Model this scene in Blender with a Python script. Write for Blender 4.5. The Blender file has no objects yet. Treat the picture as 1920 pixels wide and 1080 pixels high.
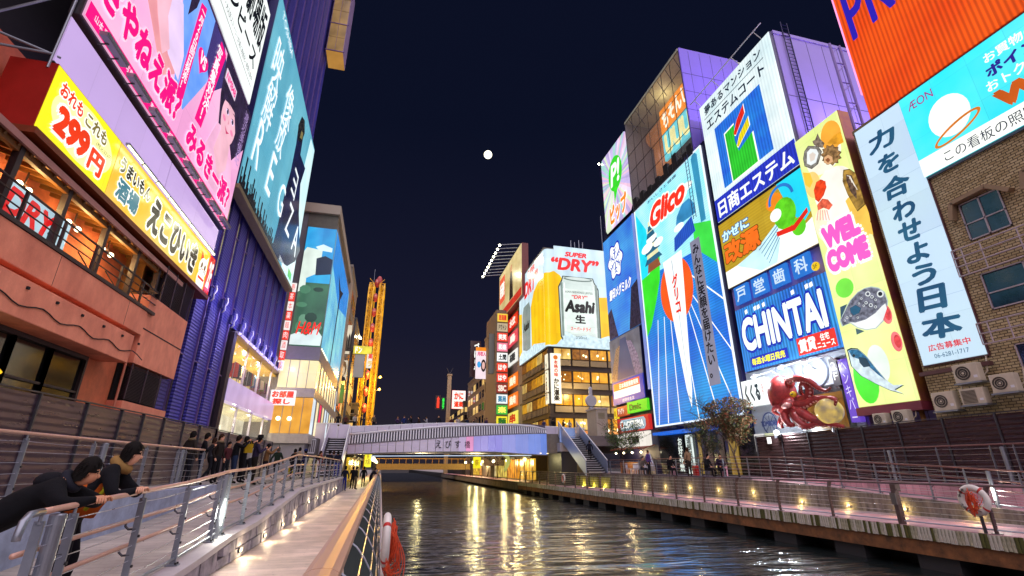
import bpy, bmesh, math, random
from mathutils import Vector, Matrix
from math import sin, cos, pi, radians, atan, hypot, sqrt
random.seed(7)
SC = bpy.context.scene
COL = SC.collection
# ---------------------------------------------------------------- camera
FPX, DV, DU, EYE = 905.0, 335.0, 246.0, 1.7          # focal length and vanishing point of the canal, in photo pixels
PITCH = atan(DV/FPX); YAW = atan(DU/hypot(FPX, DV))
cam = bpy.data.cameras.new('camera'); camo = bpy.data.objects.new('camera', cam); COL.objects.link(camo)
cam.sensor_width = 36.0; cam.lens = 36.0*FPX/1920.0; cam.clip_start = 0.05; cam.clip_end = 9000
camo.location = (0, 0, EYE); camo.rotation_euler = (pi/2+PITCH, 0, -YAW)
SC.camera = camo
# ---------------------------------------------------------------- sky and fill light
W = bpy.data.worlds.new('World'); SC.world = W; W.use_nodes = True
nt = W.node_tree; bg = nt.nodes['Background']
sky = nt.nodes.new('ShaderNodeTexSky'); sky.sky_type = 'NISHITA'; sky.sun_disc = False
sky.sun_elevation = radians(-7.0); sky.sun_rotation = radians(200); sky.altitude = 0
tint = nt.nodes.new('ShaderNodeMix'); tint.data_type = 'RGBA'; tint.blend_type = 'ADD'; tint.inputs[0].default_value = 1.0
wc = nt.nodes.new('ShaderNodeTexCoord'); wx = nt.nodes.new('ShaderNodeSeparateXYZ'); nt.links.new(wc.outputs['Generated'], wx.inputs[0])
wr = nt.nodes.new('ShaderNodeValToRGB'); nt.links.new(wx.outputs[2], wr.inputs[0]); ce = wr.color_ramp.elements     # city glow near the horizon, near-black overhead
ce[0].position = 0.0; ce[0].color = (.17, .14, .21, 1); ce[1].position = .62; ce[1].color = (.028, .042, .135, 1); e_ = ce.new(.25); e_.color = (.07, .075, .20, 1)
nt.links.new(sky.outputs[0], tint.inputs[6]); nt.links.new(wr.outputs[0], tint.inputs[7]); nt.links.new(tint.outputs[2], bg.inputs[0])
bg.inputs[1].default_value = 0.05
sun = bpy.data.lights.new('night_glow', 'SUN'); sun.energy = 1.5; sun.angle = radians(108); sun.color = (1.0, 0.86, 0.99)   # wide sun as fill light for the glow of the city
suno = bpy.data.objects.new('night_glow', sun); COL.objects.link(suno)
md = Vector((0.03, -0.55, 1.0)).normalized()
suno.rotation_euler = md.to_track_quat('Z', 'Y').to_euler(); suno.location = (0, 20, 60)
vs = SC.view_settings; vs.view_transform = 'Standard'; vs.look = 'None'; vs.exposure = 1.35; vs.gamma = 1.0
try: vs.use_curve_mapping = False
except Exception: pass
SC.cycles.use_denoising = True
SC.cycles.max_bounces = 6; SC.cycles.diffuse_bounces = 3; SC.cycles.glossy_bounces = 4
SC.cycles.transmission_bounces = 4; SC.cycles.transparent_max_bounces = 8
SC.cycles.sample_clamp_indirect = 4.0; SC.cycles.caustics_reflective = False; SC.cycles.caustics_refractive = False
SC.cycles.use_light_tree = True
# ---------------------------------------------------------------- pixels to places
def ray(u, v):
    xc, yc = (u-960)/FPX, (540-v)/FPX
    fy = cos(PITCH)-sin(PITCH)*yc; z = sin(PITCH)+cos(PITCH)*yc
    return (xc*cos(YAW)+fy*sin(YAW), -xc*sin(YAW)+fy*cos(YAW), z)
def onX(u, v, X): d = ray(u, v); t = X/d[0]; return Vector((X, d[1]*t, EYE+d[2]*t))
def onY(u, v, Y): d = ray(u, v); t = Y/d[1]; return Vector((d[0]*t, Y, EYE+d[2]*t))
def onZ(u, v, Z): d = ray(u, v); t = (Z-EYE)/d[2]; return Vector((d[0]*t, d[1]*t, Z))
# ---------------------------------------------------------------- colour and materials
def lin(h):
    if not isinstance(h, str): return tuple(h)[:3]
    h = h.lstrip('#'); c = [int(h[i:i+2], 16)/255 for i in (0, 2, 4)]
    return tuple(x/12.92 if x <= .04045 else ((x+.055)/1.055)**2.4 for x in c)
MATS = {}
GS, LS = 0.45, 0.6      # brightness of lit signs and lamps, set for the exposure above
def nd(t, kind, **kw):
    n = t.nodes.new(kind)
    for k, v in kw.items(): setattr(n, k, v)
    return n
def mat(name, col, rough=.6, metal=0., var=.18, scale=3., bump=0., bscale=40., spec=.5, stretch=(1, 1, 1), alpha=None, trans=0., var2=None):
    """painted / stone / metal surface: base colour broken up by two noise layers"""
    if name in MATS: return MATS[name]
    m = bpy.data.materials.new(name); m.use_nodes = True; t = m.node_tree; b = t.nodes['Principled BSDF']
    c = lin(col)
    tc = nd(t, 'ShaderNodeTexCoord'); mp = nd(t, 'ShaderNodeMapping'); mp.inputs['Scale'].default_value = stretch
    t.links.new(tc.outputs['Object'], mp.inputs[0])
    n1 = nd(t, 'ShaderNodeTexNoise'); n1.inputs['Scale'].default_value = scale; n1.inputs['Detail'].default_value = 6; n1.inputs['Roughness'].default_value = .65
    t.links.new(mp.outputs[0], n1.inputs['Vector'])
    r = nd(t, 'ShaderNodeValToRGB'); e = r.color_ramp.elements
    e[0].position = .3; e[1].position = .72
    lo = lin(var2) if var2 else tuple(x*(1-var) for x in c)
    e[0].color = (*lo, 1); e[1].color = (*[min(1, x*(1+var*.6)) for x in c], 1)
    t.links.new(n1.outputs[0], r.inputs[0]); t.links.new(r.outputs[0], b.inputs['Base Color'])
    rr = nd(t, 'ShaderNodeMapRange'); rr.inputs['To Min'].default_value = max(.02, rough-.12); rr.inputs['To Max'].default_value = min(1, rough+.12)
    t.links.new(n1.outputs[0], rr.inputs[0]); t.links.new(rr.outputs[0], b.inputs['Roughness'])
    b.inputs['Metallic'].default_value = metal; b.inputs['Specular IOR Level'].default_value = spec
    if trans: b.inputs['Transmission Weight'].default_value = trans
    if alpha is not None: b.inputs['Alpha'].default_value = alpha
    if bump:
        n2 = nd(t, 'ShaderNodeTexNoise'); n2.inputs['Scale'].default_value = bscale; n2.inputs['Detail'].default_value = 4
        t.links.new(mp.outputs[0], n2.inputs['Vector'])
        bp = nd(t, 'ShaderNodeBump'); bp.inputs['Strength'].default_value = bump; bp.inputs['Distance'].default_value = .02
        t.links.new(n2.outputs[0], bp.inputs['Height']); t.links.new(bp.outputs[0], b.inputs['Normal'])
    MATS[name] = m; return m
def glow(col, s=1.0, light=False, stripe=None, var=.10, vscale=.8, name=None, col2=None, gloss=.25):
    """backlit print / lamp: emits its own colour; stripe=(axis, per metre, depth) for neon tubes or ribs"""
    key = name or f'lit_{col}_{s}_{int(light)}_{stripe}_{col2}_{var}_{vscale}'
    if key in MATS: return MATS[key]
    m = bpy.data.materials.new(key); m.use_nodes = True; t = m.node_tree; b = t.nodes['Principled BSDF']
    c = lin(col); c2 = lin(col2) if col2 else tuple(x*(1-var*2.2) for x in c)
    b.inputs['Base Color'].default_value = (*[x*.25+.01 for x in c], 1); b.inputs['Roughness'].default_value = gloss
    tc = nd(t, 'ShaderNodeTexCoord'); n1 = nd(t, 'ShaderNodeTexNoise'); n1.inputs['Scale'].default_value = vscale; n1.inputs['Detail'].default_value = 3
    t.links.new(tc.outputs['Object'], n1.inputs['Vector'])
    r = nd(t, 'ShaderNodeValToRGB'); e = r.color_ramp.elements; e[0].position = .28; e[1].position = .66
    e[0].color = (*c2, 1); e[1].color = (*[min(1.0, x*(1+var*.5)) for x in c], 1)
    t.links.new(n1.outputs[0], r.inputs[0]); out = r.outputs[0]
    if stripe:
        ax, per, dep = stripe
        sx = nd(t, 'ShaderNodeSeparateXYZ'); t.links.new(tc.outputs['Object'], sx.inputs[0])
        m1 = nd(t, 'ShaderNodeMath', operation='MULTIPLY'); m1.inputs[1].default_value = per*2*pi
        t.links.new(sx.outputs[ax], m1.inputs[0])
        m2 = nd(t, 'ShaderNodeMath', operation='SINE'); t.links.new(m1.outputs[0], m2.inputs[0])
        m3 = nd(t, 'ShaderNodeMapRange'); m3.inputs['From Min'].default_value = -1; m3.inputs['To Min'].default_value = 1-dep; m3.inputs['To Max'].default_value = 1+dep*.35
        t.links.new(m2.outputs[0], m3.inputs[0])
        mx = nd(t, 'ShaderNodeVectorMath', operation='SCALE'); t.links.new(out, mx.inputs[0]); t.links.new(m3.outputs[0], mx.inputs['Scale']); out = mx.outputs[0]
    if light:      # printed panels on their frame: slight brightness steps and dark seams between sheets
        vm = nd(t, 'ShaderNodeVectorMath', operation='DIVIDE'); vm.inputs[1].default_value = (1.37, 50.0, 1.83); t.links.new(tc.outputs['Object'], vm.inputs[0])
        vf = nd(t, 'ShaderNodeVectorMath', operation='FLOOR'); t.links.new(vm.outputs[0], vf.inputs[0])
        wn = nd(t, 'ShaderNodeTexWhiteNoise'); t.links.new(vf.outputs[0], wn.inputs['Vector'])
        vr = nd(t, 'ShaderNodeVectorMath', operation='FRACTION'); t.links.new(vm.outputs[0], vr.inputs[0]); sp_ = nd(t, 'ShaderNodeSeparateXYZ'); t.links.new(vr.outputs[0], sp_.inputs[0])
        la = nd(t, 'ShaderNodeMath', operation='LESS_THAN'); la.inputs[1].default_value = .012; t.links.new(sp_.outputs[0], la.inputs[0])
        lb_ = nd(t, 'ShaderNodeMath', operation='LESS_THAN'); lb_.inputs[1].default_value = .009; t.links.new(sp_.outputs[2], lb_.inputs[0])
        mx_ = nd(t, 'ShaderNodeMath', operation='MAXIMUM'); t.links.new(la.outputs[0], mx_.inputs[0]); t.links.new(lb_.outputs[0], mx_.inputs[1])
        f1 = nd(t, 'ShaderNodeMapRange'); f1.inputs['To Min'].default_value = .9; f1.inputs['To Max'].default_value = 1.03; t.links.new(wn.outputs[0], f1.inputs[0])
        f2 = nd(t, 'ShaderNodeMath', operation='MULTIPLY_ADD'); f2.inputs[1].default_value = -.22; t.links.new(mx_.outputs[0], f2.inputs[0]); t.links.new(f1.outputs[0], f2.inputs[2])
        ss = nd(t, 'ShaderNodeVectorMath', operation='SCALE'); t.links.new(out, ss.inputs[0]); t.links.new(f2.outputs[0], ss.inputs['Scale']); out = ss.outputs[0]
    t.links.new(out, b.inputs['Emission Color']); b.inputs['Emission Strength'].default_value = s*GS
    try: m.cycles.emission_sampling = 'FRONT' if light else 'NONE'
    except Exception: pass
    MATS[key] = m; return m
# ---------------------------------------------------------------- mesh building
class MB:
    def __init__(s): s.v = []; s.f = []; s.m = []; s.k = 0
    def add(s, vs, fs, k=None):
        o = len(s.v); s.v += [tuple(p) for p in vs]; s.f += [tuple(i+o for i in f) for f in fs]; s.m += [s.k if k is None else k]*len(fs); return s
    def box(s, a, b, k=None):
        x0, y0, z0 = [min(p, q) for p, q in zip(a, b)]; x1, y1, z1 = [max(p, q) for p, q in zip(a, b)]
        return s.add([(x0,y0,z0),(x1,y0,z0),(x1,y1,z0),(x0,y1,z0),(x0,y0,z1),(x1,y0,z1),(x1,y1,z1),(x0,y1,z1)],
                     [(0,3,2,1),(4,5,6,7),(0,1,5,4),(1,2,6,5),(2,3,7,6),(3,0,4,7)], k)
    def tube(s, pts, r, n=8, cap=True, k=None, closed=False):
        pts = [Vector(p) for p in pts]; N = len(pts); rs = r if isinstance(r, (list, tuple)) else [r]*N
        vs = []; up = None
        for i, p in enumerate(pts):
            if closed: d = pts[(i+1) % N]-pts[i-1]
            else: d = pts[min(i+1, N-1)]-pts[max(i-1, 0)]
            d = d.normalized() if d.length > 1e-9 else Vector((0, 0, 1))
            if up is None: up = Vector((0, 0, 1)) if abs(d.z) < .9 else Vector((1, 0, 0))
            a = d.cross(up);  a = a.normalized() if a.length > 1e-6 else d.orthogonal().normalized()
            b = a.cross(d).normalized(); up = b
            for j in range(n):
                t = 2*pi*j/n; vs.append(p+(a*cos(t)+b*sin(t))*rs[i])
        fs = []
        for i in range(N if closed else N-1):
            for j in range(n): fs.append((i*n+j, i*n+(j+1) % n, ((i+1) % N)*n+(j+1) % n, ((i+1) % N)*n+j))
        if cap and not closed: fs += [tuple(range(n))[::-1], tuple(range((N-1)*n, N*n))]
        return s.add(vs, fs, k)
    def bar(s, a, b, w, h, k=None, up=(0, 0, 1)):
        a, b = Vector(a), Vector(b); d = (b-a).normalized(); up = Vector(up)
        x = d.cross(up); x = x.normalized() if x.length > 1e-6 else d.orthogonal().normalized(); y = x.cross(d)
        q = [x*(i*w/2)+y*(j*h/2) for i, j in ((-1,-1),(1,-1),(1,1),(-1,1))]
        return s.add([a+p for p in q]+[b+p for p in q], [(3,2,1,0),(4,5,6,7),(0,1,5,4),(1,2,6,5),(2,3,7,6),(3,0,4,7)], k)
    def lathe(s, prof, n=16, c=(0, 0, 0), k=None, sx=1, sy=1):
        vs = []; N = len(prof)
        for r, z in prof:
            for j in range(n): t = 2*pi*j/n; vs.append((c[0]+r*cos(t)*sx, c[1]+r*sin(t)*sy, c[2]+z))
        fs = [(i*n+j, i*n+(j+1) % n, (i+1)*n+(j+1) % n, (i+1)*n+j) for i in range(N-1) for j in range(n)]
        fs += [tuple(range(n))[::-1], tuple(range((N-1)*n, N*n))]
        return s.add(vs, fs, k)
    def ball(s, c, r, n=12, m=8, k=None):
        r = (r, r, r) if not isinstance(r, (tuple, list)) else r
        vs = [(c[0], c[1], c[2]-r[2])]
        for i in range(1, m):
            a = -pi/2+pi*i/m
            for j in range(n): t = 2*pi*j/n; vs.append((c[0]+r[0]*cos(a)*cos(t), c[1]+r[1]*cos(a)*sin(t), c[2]+r[2]*sin(a)))
        vs.append((c[0], c[1], c[2]+r[2])); L = len(vs)-1; fs = []
        for j in range(n): fs.append((0, 1+(j+1) % n, 1+j)); fs.append((L, L-n+j, L-n+(j+1) % n))
        for i in range(m-2):
            for j in range(n): fs.append((1+i*n+j, 1+i*n+(j+1) % n, 1+(i+1)*n+(j+1) % n, 1+(i+1)*n+j))
        return s.add(vs, fs, k)
    def prism(s, poly, y0, y1, k=None):
        """polygon in (x, z), swept along y from y0 (front) to y1"""
        n = len(poly); ar = sum(poly[i][0]*poly[(i+1) % n][1]-poly[(i+1) % n][0]*poly[i][1] for i in range(n))
        if ar < 0: poly = poly[::-1]
        vs = [(x, y0, z) for x, z in poly]+[(x, y1, z) for x, z in poly]
        fs = [tuple(range(n)), tuple(range(n, 2*n))[::-1]]+[(i, i+n, (i+1) % n+n, (i+1) % n) for i in range(n)]
        return s.add(vs, fs, k)
    def build(s, name, mats, parent=None, loc=None, rz=None, smooth=False, bevel=0):
        me = bpy.data.meshes.new(name); me.from_pydata([tuple(p) for p in s.v], [], s.f)
        mats = mats if isinstance(mats, (list, tuple)) else [mats]
        for m in mats: me.materials.append(m)
        if len(mats) > 1: me.polygons.foreach_set('material_index', s.m)
        if smooth: me.polygons.foreach_set('use_smooth', [True]*len(me.polygons))
        me.update()
        return put(name, me, parent, loc, rz, bevel)
def put(name, me, parent=None, loc=None, rz=None, bevel=0):
    o = bpy.data.objects.new(name, me); COL.objects.link(o)
    if parent: o.parent = parent
    if loc is not None: o.location = loc
    if rz is not None: o.rotation_euler = (0, 0, rz)
    if bevel:
        b = o.modifiers.new('bevel', 'BEVEL'); b.width = bevel; b.segments = 2; b.limit_method = 'ANGLE'
    return o
def tag(o, label=None, cat=None, group=None, kind=None):
    if label: o['label'] = label
    if cat: o['category'] = cat
    if group: o['group'] = group
    if kind: o['kind'] = kind
    return o
def thing(name, label, cat, loc=(0, 0, 0), rz=0, group=None):
    o = bpy.data.objects.new(name, None); COL.objects.link(o); o.location = loc; o.rotation_euler = (0, 0, rz); o.empty_display_size = .2
    return tag(o, label, cat, group)
def copy_tree(o, parent=None, label=None, loc=None, rz=None):
    c = o.copy(); COL.objects.link(c)
    if parent: c.parent = parent
    if label: c['label'] = label
    if loc is not None: c.location = loc
    if rz is not None: c.rotation_euler = (0, 0, rz)
    for ch in list(o.children): copy_tree(ch, c)
    return c
def struct(o): o['kind'] = 'structure'; return o
# ---------------------------------------------------------------- flat signs with lettering
TEXTS = []
def frame_of(face):
    return {'R': -pi/2, 'L': pi/2, 'F': 0.0}[face]
def smooth_path(P, n=5, closed=False):
    P = [Vector(p) for p in P]; N = len(P); Q = []
    for i in range(N if closed else N-1):
        p0, p1, p2, p3 = (P[i-1], P[i], P[(i+1) % N], P[(i+2) % N]) if closed else (P[max(i-1, 0)], P[i], P[i+1], P[min(i+2, N-1)])
        for k in range(n):
            t_ = k/n; Q.append(.5*((2*p1)+(p2-p0)*t_+(2*p0-5*p1+4*p2-p3)*t_**2+(3*p1-p0-3*p2+p3)*t_**3))
    return Q if closed else Q+[P[-1]]
class Sign:
    """a sign hung on a plane: local x runs right, z up, -y out towards the viewer. face R: on the right bank (normal -X), L: left bank (+X), F: across the canal (-Y)"""
    def __init__(s, name, label, cat, face, at, origin_px=None, loc=None, group=None):
        s.face, s.at = face, at
        if loc is None: loc = s.hit(*origin_px)
        s.o = thing(name, label, cat, loc, frame_of(face), group); s.loc = Vector(loc); s.n = 0
    def hit(s, u, v): return onY(u, v, s.at) if s.face == 'F' else onX(u, v, s.at)
    def p(s, u, v):
        q = s.hit(u, v)-(s.loc if hasattr(s, 'loc') else Vector())
        return {'R': (-q.y, q.z), 'L': (q.y, q.z), 'F': (q.x, q.z)}[s.face]
    def P(s, pts): return [s.p(*q) for q in pts]
    def box(s, name, x0, x1, z0, z1, d0, d1, m, bevel=0):
        """box between depths d0..d1 out of the plane (positive = towards the viewer)"""
        return MB().box((x0, -d1, z0), (x1, -d0, z1)).build(name, m, s.o, bevel=bevel)
    def shape(s, name, poly, m, d=.02, th=.012, px=True, parent=None):
        if px: poly = s.P(poly)
        return MB().prism(poly, -(d+th), -d).build(name, m, parent or s.o)
    def text(s, txt, a, b, m, d=.03, px=True, fat=0., shear=0., outline=None, ofat=.0, vertical=False, name='lettering', keep=False, italic=False, rot=0):
        """fit txt in the box with lower left a and upper right b (photo pixels or local metres)"""
        if px: a, b = s.p(*a), s.p(*b)
        if vertical: txt = '\n'.join(txt)
        if outline is not None: TEXTS.append((txt, a, b, outline, d-.006, ofat, shear, s.o, name+'_outline', fat, rot))
        TEXTS.append((txt, a, b, m, d, fat, shear, s.o, name, fat, rot))
def flush_text():
    """lettering: each text becomes one flat mesh; bold and outlines are shifted copies a hair apart"""
    objs = {}
    for T in TEXTS:
        k = (T[0], T[6])
        if k in objs: continue
        cu = bpy.data.curves.new('t', 'FONT'); cu.body = T[0]; cu.size = 1.0; cu.resolution_u = 3; cu.align_x = 'CENTER'; cu.shear = T[6]; cu.space_line = .95; cu.fill_mode = 'FRONT'
        o = bpy.data.objects.new('t', cu); COL.objects.link(o); objs[k] = o
    bpy.context.view_layer.update(); dg = bpy.context.evaluated_depsgraph_get(); src = {}
    for k, o in objs.items():
        me = bpy.data.meshes.new_from_object(o.evaluated_get(dg)); src[k] = ([tuple(v.co) for v in me.vertices], [tuple(p.vertices) for p in me.polygons]); bpy.data.meshes.remove(me)
    for (txt, a, b, m, d, fat, shear, par, name, base, rot) in TEXTS:
        vs, fs = src[(txt, shear)]
        if not vs: continue
        xs, zs = [v[0] for v in vs], [v[1] for v in vs]; x0, x1, y0, y1 = min(xs)-base, max(xs)+base, min(zs)-base, max(zs)+base
        sx = (b[0]-a[0])/max(1e-6, x1-x0); sz = (b[1]-a[1])/max(1e-6, y1-y0); cx, cz = (a[0]+b[0])/2, (a[1]+b[1])/2
        offs = [(0, 0)]
        if fat > 0: n = 6 if fat < .09 else 10; offs += [(fat*cos(2*pi*i/n), fat*sin(2*pi*i/n)) for i in range(n)]
        mb = MB(); dir_ = -1 if name.endswith('outline') else 1
        for i, (ox, oz) in enumerate(offs):
            out = []; dd = d+dir_*.0003*i
            for x, y, _ in vs:
                X = (x+ox-(x0+x1)/2)*sx; Z = (y+oz-(y0+y1)/2)*sz
                if rot: X, Z = X*cos(rot)-Z*sin(rot), X*sin(rot)+Z*cos(rot)
                out.append((cx+X, -dd, cz+Z))
            mb.add(out, fs)
        mb.build(name, m, par)
    for o in objs.values(): c = o.data; bpy.data.objects.remove(o); bpy.data.curves.remove(c)
    TEXTS.clear()
# ================================================================ materials of the setting
def planks_mat(name, col, per, axis=1, rough=.55, dep=.35):
    m = mat(name, col, rough, var=.16, scale=1.3, bump=.15, bscale=60); t = m.node_tree; b = t.nodes['Principled BSDF']
    tc = nd(t, 'ShaderNodeTexCoord'); sx = nd(t, 'ShaderNodeSeparateXYZ'); t.links.new(tc.outputs['Object'], sx.inputs[0])
    a = nd(t, 'ShaderNodeMath', operation='MULTIPLY'); a.inputs[1].default_value = per; t.links.new(sx.outputs[axis], a.inputs[0])
    fr = nd(t, 'ShaderNodeMath', operation='FRACT'); t.links.new(a.outputs[0], fr.inputs[0])
    lt = nd(t, 'ShaderNodeMath', operation='LESS_THAN'); lt.inputs[1].default_value = .07; t.links.new(fr.outputs[0], lt.inputs[0])
    fl = nd(t, 'ShaderNodeMath', operation='FLOOR'); t.links.new(a.outputs[0], fl.inputs[0])
    wn = nd(t, 'ShaderNodeTexWhiteNoise'); wn.noise_dimensions = '1D'; t.links.new(fl.outputs[0], wn.inputs['W'])
    mr = nd(t, 'ShaderNodeMapRange'); mr.inputs['To Min'].default_value = .82; mr.inputs['To Max'].default_value = 1.08; t.links.new(wn.outputs[0], mr.inputs[0])
    dk = nd(t, 'ShaderNodeMath', operation='MULTIPLY_ADD'); dk.inputs[1].default_value = -dep; t.links.new(lt.outputs[0], dk.inputs[0]); t.links.new(mr.outputs[0], dk.inputs[2])
    st = nd(t, 'ShaderNodeTexNoise'); st.inputs['Scale'].default_value = .55; st.inputs['Detail'].default_value = 8; st.inputs['Roughness'].default_value = .7; t.links.new(tc.outputs['Object'], st.inputs['Vector'])
    sr = nd(t, 'ShaderNodeMapRange'); sr.inputs['From Min'].default_value = .38; sr.inputs['From Max'].default_value = .6; sr.inputs['To Min'].default_value = .62; t.links.new(st.outputs[0], sr.inputs[0])
    s2 = nd(t, 'ShaderNodeTexNoise'); s2.inputs['Scale'].default_value = 9; s2.inputs['Detail'].default_value = 2; t.links.new(tc.outputs['Object'], s2.inputs['Vector'])
    g2 = nd(t, 'ShaderNodeMapRange'); g2.inputs['From Min'].default_value = .27; g2.inputs['From Max'].default_value = .33; g2.inputs['To Min'].default_value = .6; t.links.new(s2.outputs[0], g2.inputs[0])
    m_ = nd(t, 'ShaderNodeMath', operation='MULTIPLY'); t.links.new(sr.outputs[0], m_.inputs[0]); t.links.new(g2.outputs[0], m_.inputs[1])
    m2_ = nd(t, 'ShaderNodeMath', operation='MULTIPLY'); t.links.new(m_.outputs[0], m2_.inputs[0]); t.links.new(dk.outputs[0], m2_.inputs[1]); dk = m2_
    old = b.inputs['Base Color'].links[0].from_socket
    sc = nd(t, 'ShaderNodeVectorMath', operation='SCALE'); t.links.new(old, sc.inputs[0]); t.links.new(dk.outputs[0], sc.inputs['Scale'])
    t.links.new(sc.outputs[0], b.inputs['Base Color']); return m
M_BOARD = planks_mat('boardwalk', '#dcc7b9', 3.6)
M_BOARD_R = planks_mat('boardwalk_rose', '#d9a6b0', 3.6)  # rose base colour stands in for the pink light on this bank
M_RAMP = planks_mat('ramp_boards', '#b9b0a6', 5.0)
M_CONC = mat('concrete', '#9a9490', .8, var=.3, scale=1.2, bump=.3)
M_STAIN = mat('stained_concrete', '#7d786f', .85, var=.6, scale=1.6, bump=.4, stretch=(3, 3, .5), var2='#2c2a26')
M_COPING = mat('coping', '#b8b2b4', .6, var=.2, scale=2, bump=.2)
M_STONE = mat('rough_stone', '#a19aa2', .85, var=.5, scale=2.2, bump=.9, bscale=9, var2='#4a4550')
M_STEEL = mat('grey_steel', '#8d939c', .38, .75, var=.12, scale=6)
M_STEELD = mat('dark_steel', '#4b4a50', .45, .6, var=.25, scale=5)
M_BROWNSTEEL = mat('brown_steel', '#5c4b4a', .42, .5, var=.25, scale=5)
M_RAILTAN = mat('tan_handrail', '#c69a86', .38, .1, var=.1, scale=9)
M_CABLE = mat('steel_cable', '#c9c9d2', .3, .9, var=.05)
M_BLACK = mat('black_rubber', '#141416', .5, var=.2)
M_WHITE = mat('white_paint', '#dcdbe0', .45, var=.07, scale=2)
M_LILACW = mat('white_enamel_panel', '#dcd4e6', .38, .15, var=.08, scale=.6)
M_DARK = mat('dark_void', '#0b0b0f', .8, var=.2)
M_ASPH = mat('paving', '#6a6468', .75, var=.25, scale=1.5, bump=.2)
# ================================================================ ground, canal, banks
def sheet(name, x0, x1, y0, y1, z, m): return struct(MB().add([(x0,y0,z),(x1,y0,z),(x1,y1,z),(x0,y1,z)], [(0,1,2,3)]).build(name, m))
sheet('ground', -900, 900, -600, 2500, -3.2, mat('dark_earth', '#2c2927', .9, var=.3, scale=.3))
wm = bpy.data.materials.new('canal_water'); wm.use_nodes = True; t = wm.node_tree; b = t.nodes['Principled BSDF']
b.inputs['Base Color'].default_value = (.008, .014, .014, 1); b.inputs['Roughness'].default_value = .16; b.inputs['IOR'].default_value = 3.6; b.inputs['Specular IOR Level'].default_value = .9
tc = nd(t, 'ShaderNodeTexCoord'); mp = nd(t, 'ShaderNodeMapping'); mp.inputs['Scale'].default_value = (.36, 1.25, 1); mp.inputs['Rotation'].default_value = (0, 0, radians(10)); t.links.new(tc.outputs['Object'], mp.inputs[0])
na = nd(t, 'ShaderNodeTexNoise'); na.inputs['Scale'].default_value = 1.35; na.inputs['Detail'].default_value = 2.5; na.inputs['Roughness'].default_value = .55; na.inputs['Distortion'].default_value = .5
nb = nd(t, 'ShaderNodeTexNoise'); nb.inputs['Scale'].default_value = .45; nb.inputs['Detail'].default_value = 2
for n in (na, nb): t.links.new(mp.outputs[0], n.inputs['Vector'])
ad = nd(t, 'ShaderNodeMath', operation='MULTIPLY_ADD'); ad.inputs[1].default_value = 1.6; t.links.new(nb.outputs[0], ad.inputs[0]); t.links.new(na.outputs[0], ad.inputs[2])
bp = nd(t, 'ShaderNodeBump'); bp.inputs['Strength'].default_value = .9; bp.inputs['Distance'].default_value = .15; t.links.new(ad.outputs[0], bp.inputs['Height']); t.links.new(bp.outputs[0], b.inputs['Normal'])
sheet('canal_water', -.6, 16.9, -40, 260, -1.2, wm)
QL, QR = .2, 16.0                                     # quay edges of the two banks
struct(MB().box((-60, -30, -3.0), (-2.9, 330, -.12)).build('left_bank', M_CONC))
struct(MB().box((19.4, -30, -3.0), (90, 330, -.12)).build('right_bank', M_CONC))
lw = struct(MB().box((-2.9, -30, -3.0), (QL-.02, 330, -.25)).build('left_quay_wall', M_STAIN))
struct(MB().box((-2.62, -8, -.25), (QL, 140, 0)).build('left_walkway', M_BOARD))
MB().box((QL-.16, -8, 0), (QL, 140, .05)).build('quay_curb', M_COPING, lw)
# right deck on its timber skirt and beam
struct(MB().box((QR+.03, -10, -.16), (18.6, 140, 0)).build('right_walkway', M_BOARD_R))
struct(MB().box((17.3, -30, -3.0), (19.4, 330, -.17)).build('right_quay_wall', mat('wet_black_wall', '#131315', .7, var=.4)))  # black base colour stands for the deep shadow under the deck
sk = thing('quay_skirt', 'weathered timber skirt hung along the edge of the right walkway', 'skirt', (QR, 0, 0))
M_SLAT = mat('mossy_timber', '#b9b39c', .85, var=.8, scale=7, var2='#3c3c16', stretch=(4, 4, .7), bump=.4)
M_SLAT2 = mat('grey_timber', '#d6d0c4', .85, var=.7, scale=6, var2='#55512c', stretch=(4, 4, .6), bump=.4)
me1 = MB().box((-.03, 0, -.36), (.015, .086, -.005)).build('slat', M_SLAT, sk, (0, 6, 0)).data
me2 = me1.copy(); me2.materials.clear(); me2.materials.append(M_SLAT2)
me3 = me1.copy(); me3.materials.clear(); me3.materials.append(mat('dark_moss_timber', '#5a5a2a', .9, var=.6, scale=5, var2='#26260f', stretch=(4, 4, .6)))
rest = MB(); y = 6.1; i = 0
while y < 60:
    dx, dz = random.uniform(-.008, .008), random.uniform(-.02, .01)
    if i < 200: o = put('slat', random.choice((me1, me2, me2, me3)), sk, (dx, y, dz))
    else: rest.box((-.03+dx, y, -.36+dz), (.015+dx, y+.086, -.005), random.randint(0, 1))
    y += .1; i += 1
tag(rest.build('far_slats', [M_SLAT, M_SLAT2], sk), kind='stuff')
MB().box((.05, -8, -.78), (.2, 60, -.37)).build('edge_beam', mat('rusty_beam', '#8a5a34', .7, .1, var=.5, scale=2, var2='#3b2515', bump=.3), sk)
for yy in range(-6, 60, 3): MB().box((.25, yy, -1.3), (1.3, yy+1.2, -.5)).build('bracket_block', mat('dark_block', '#2b2b2e', .8), sk)
MB().box((.03, 60, -.9), (.4, 140, -.02)).build('concrete_face', M_STAIN, sk)
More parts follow.
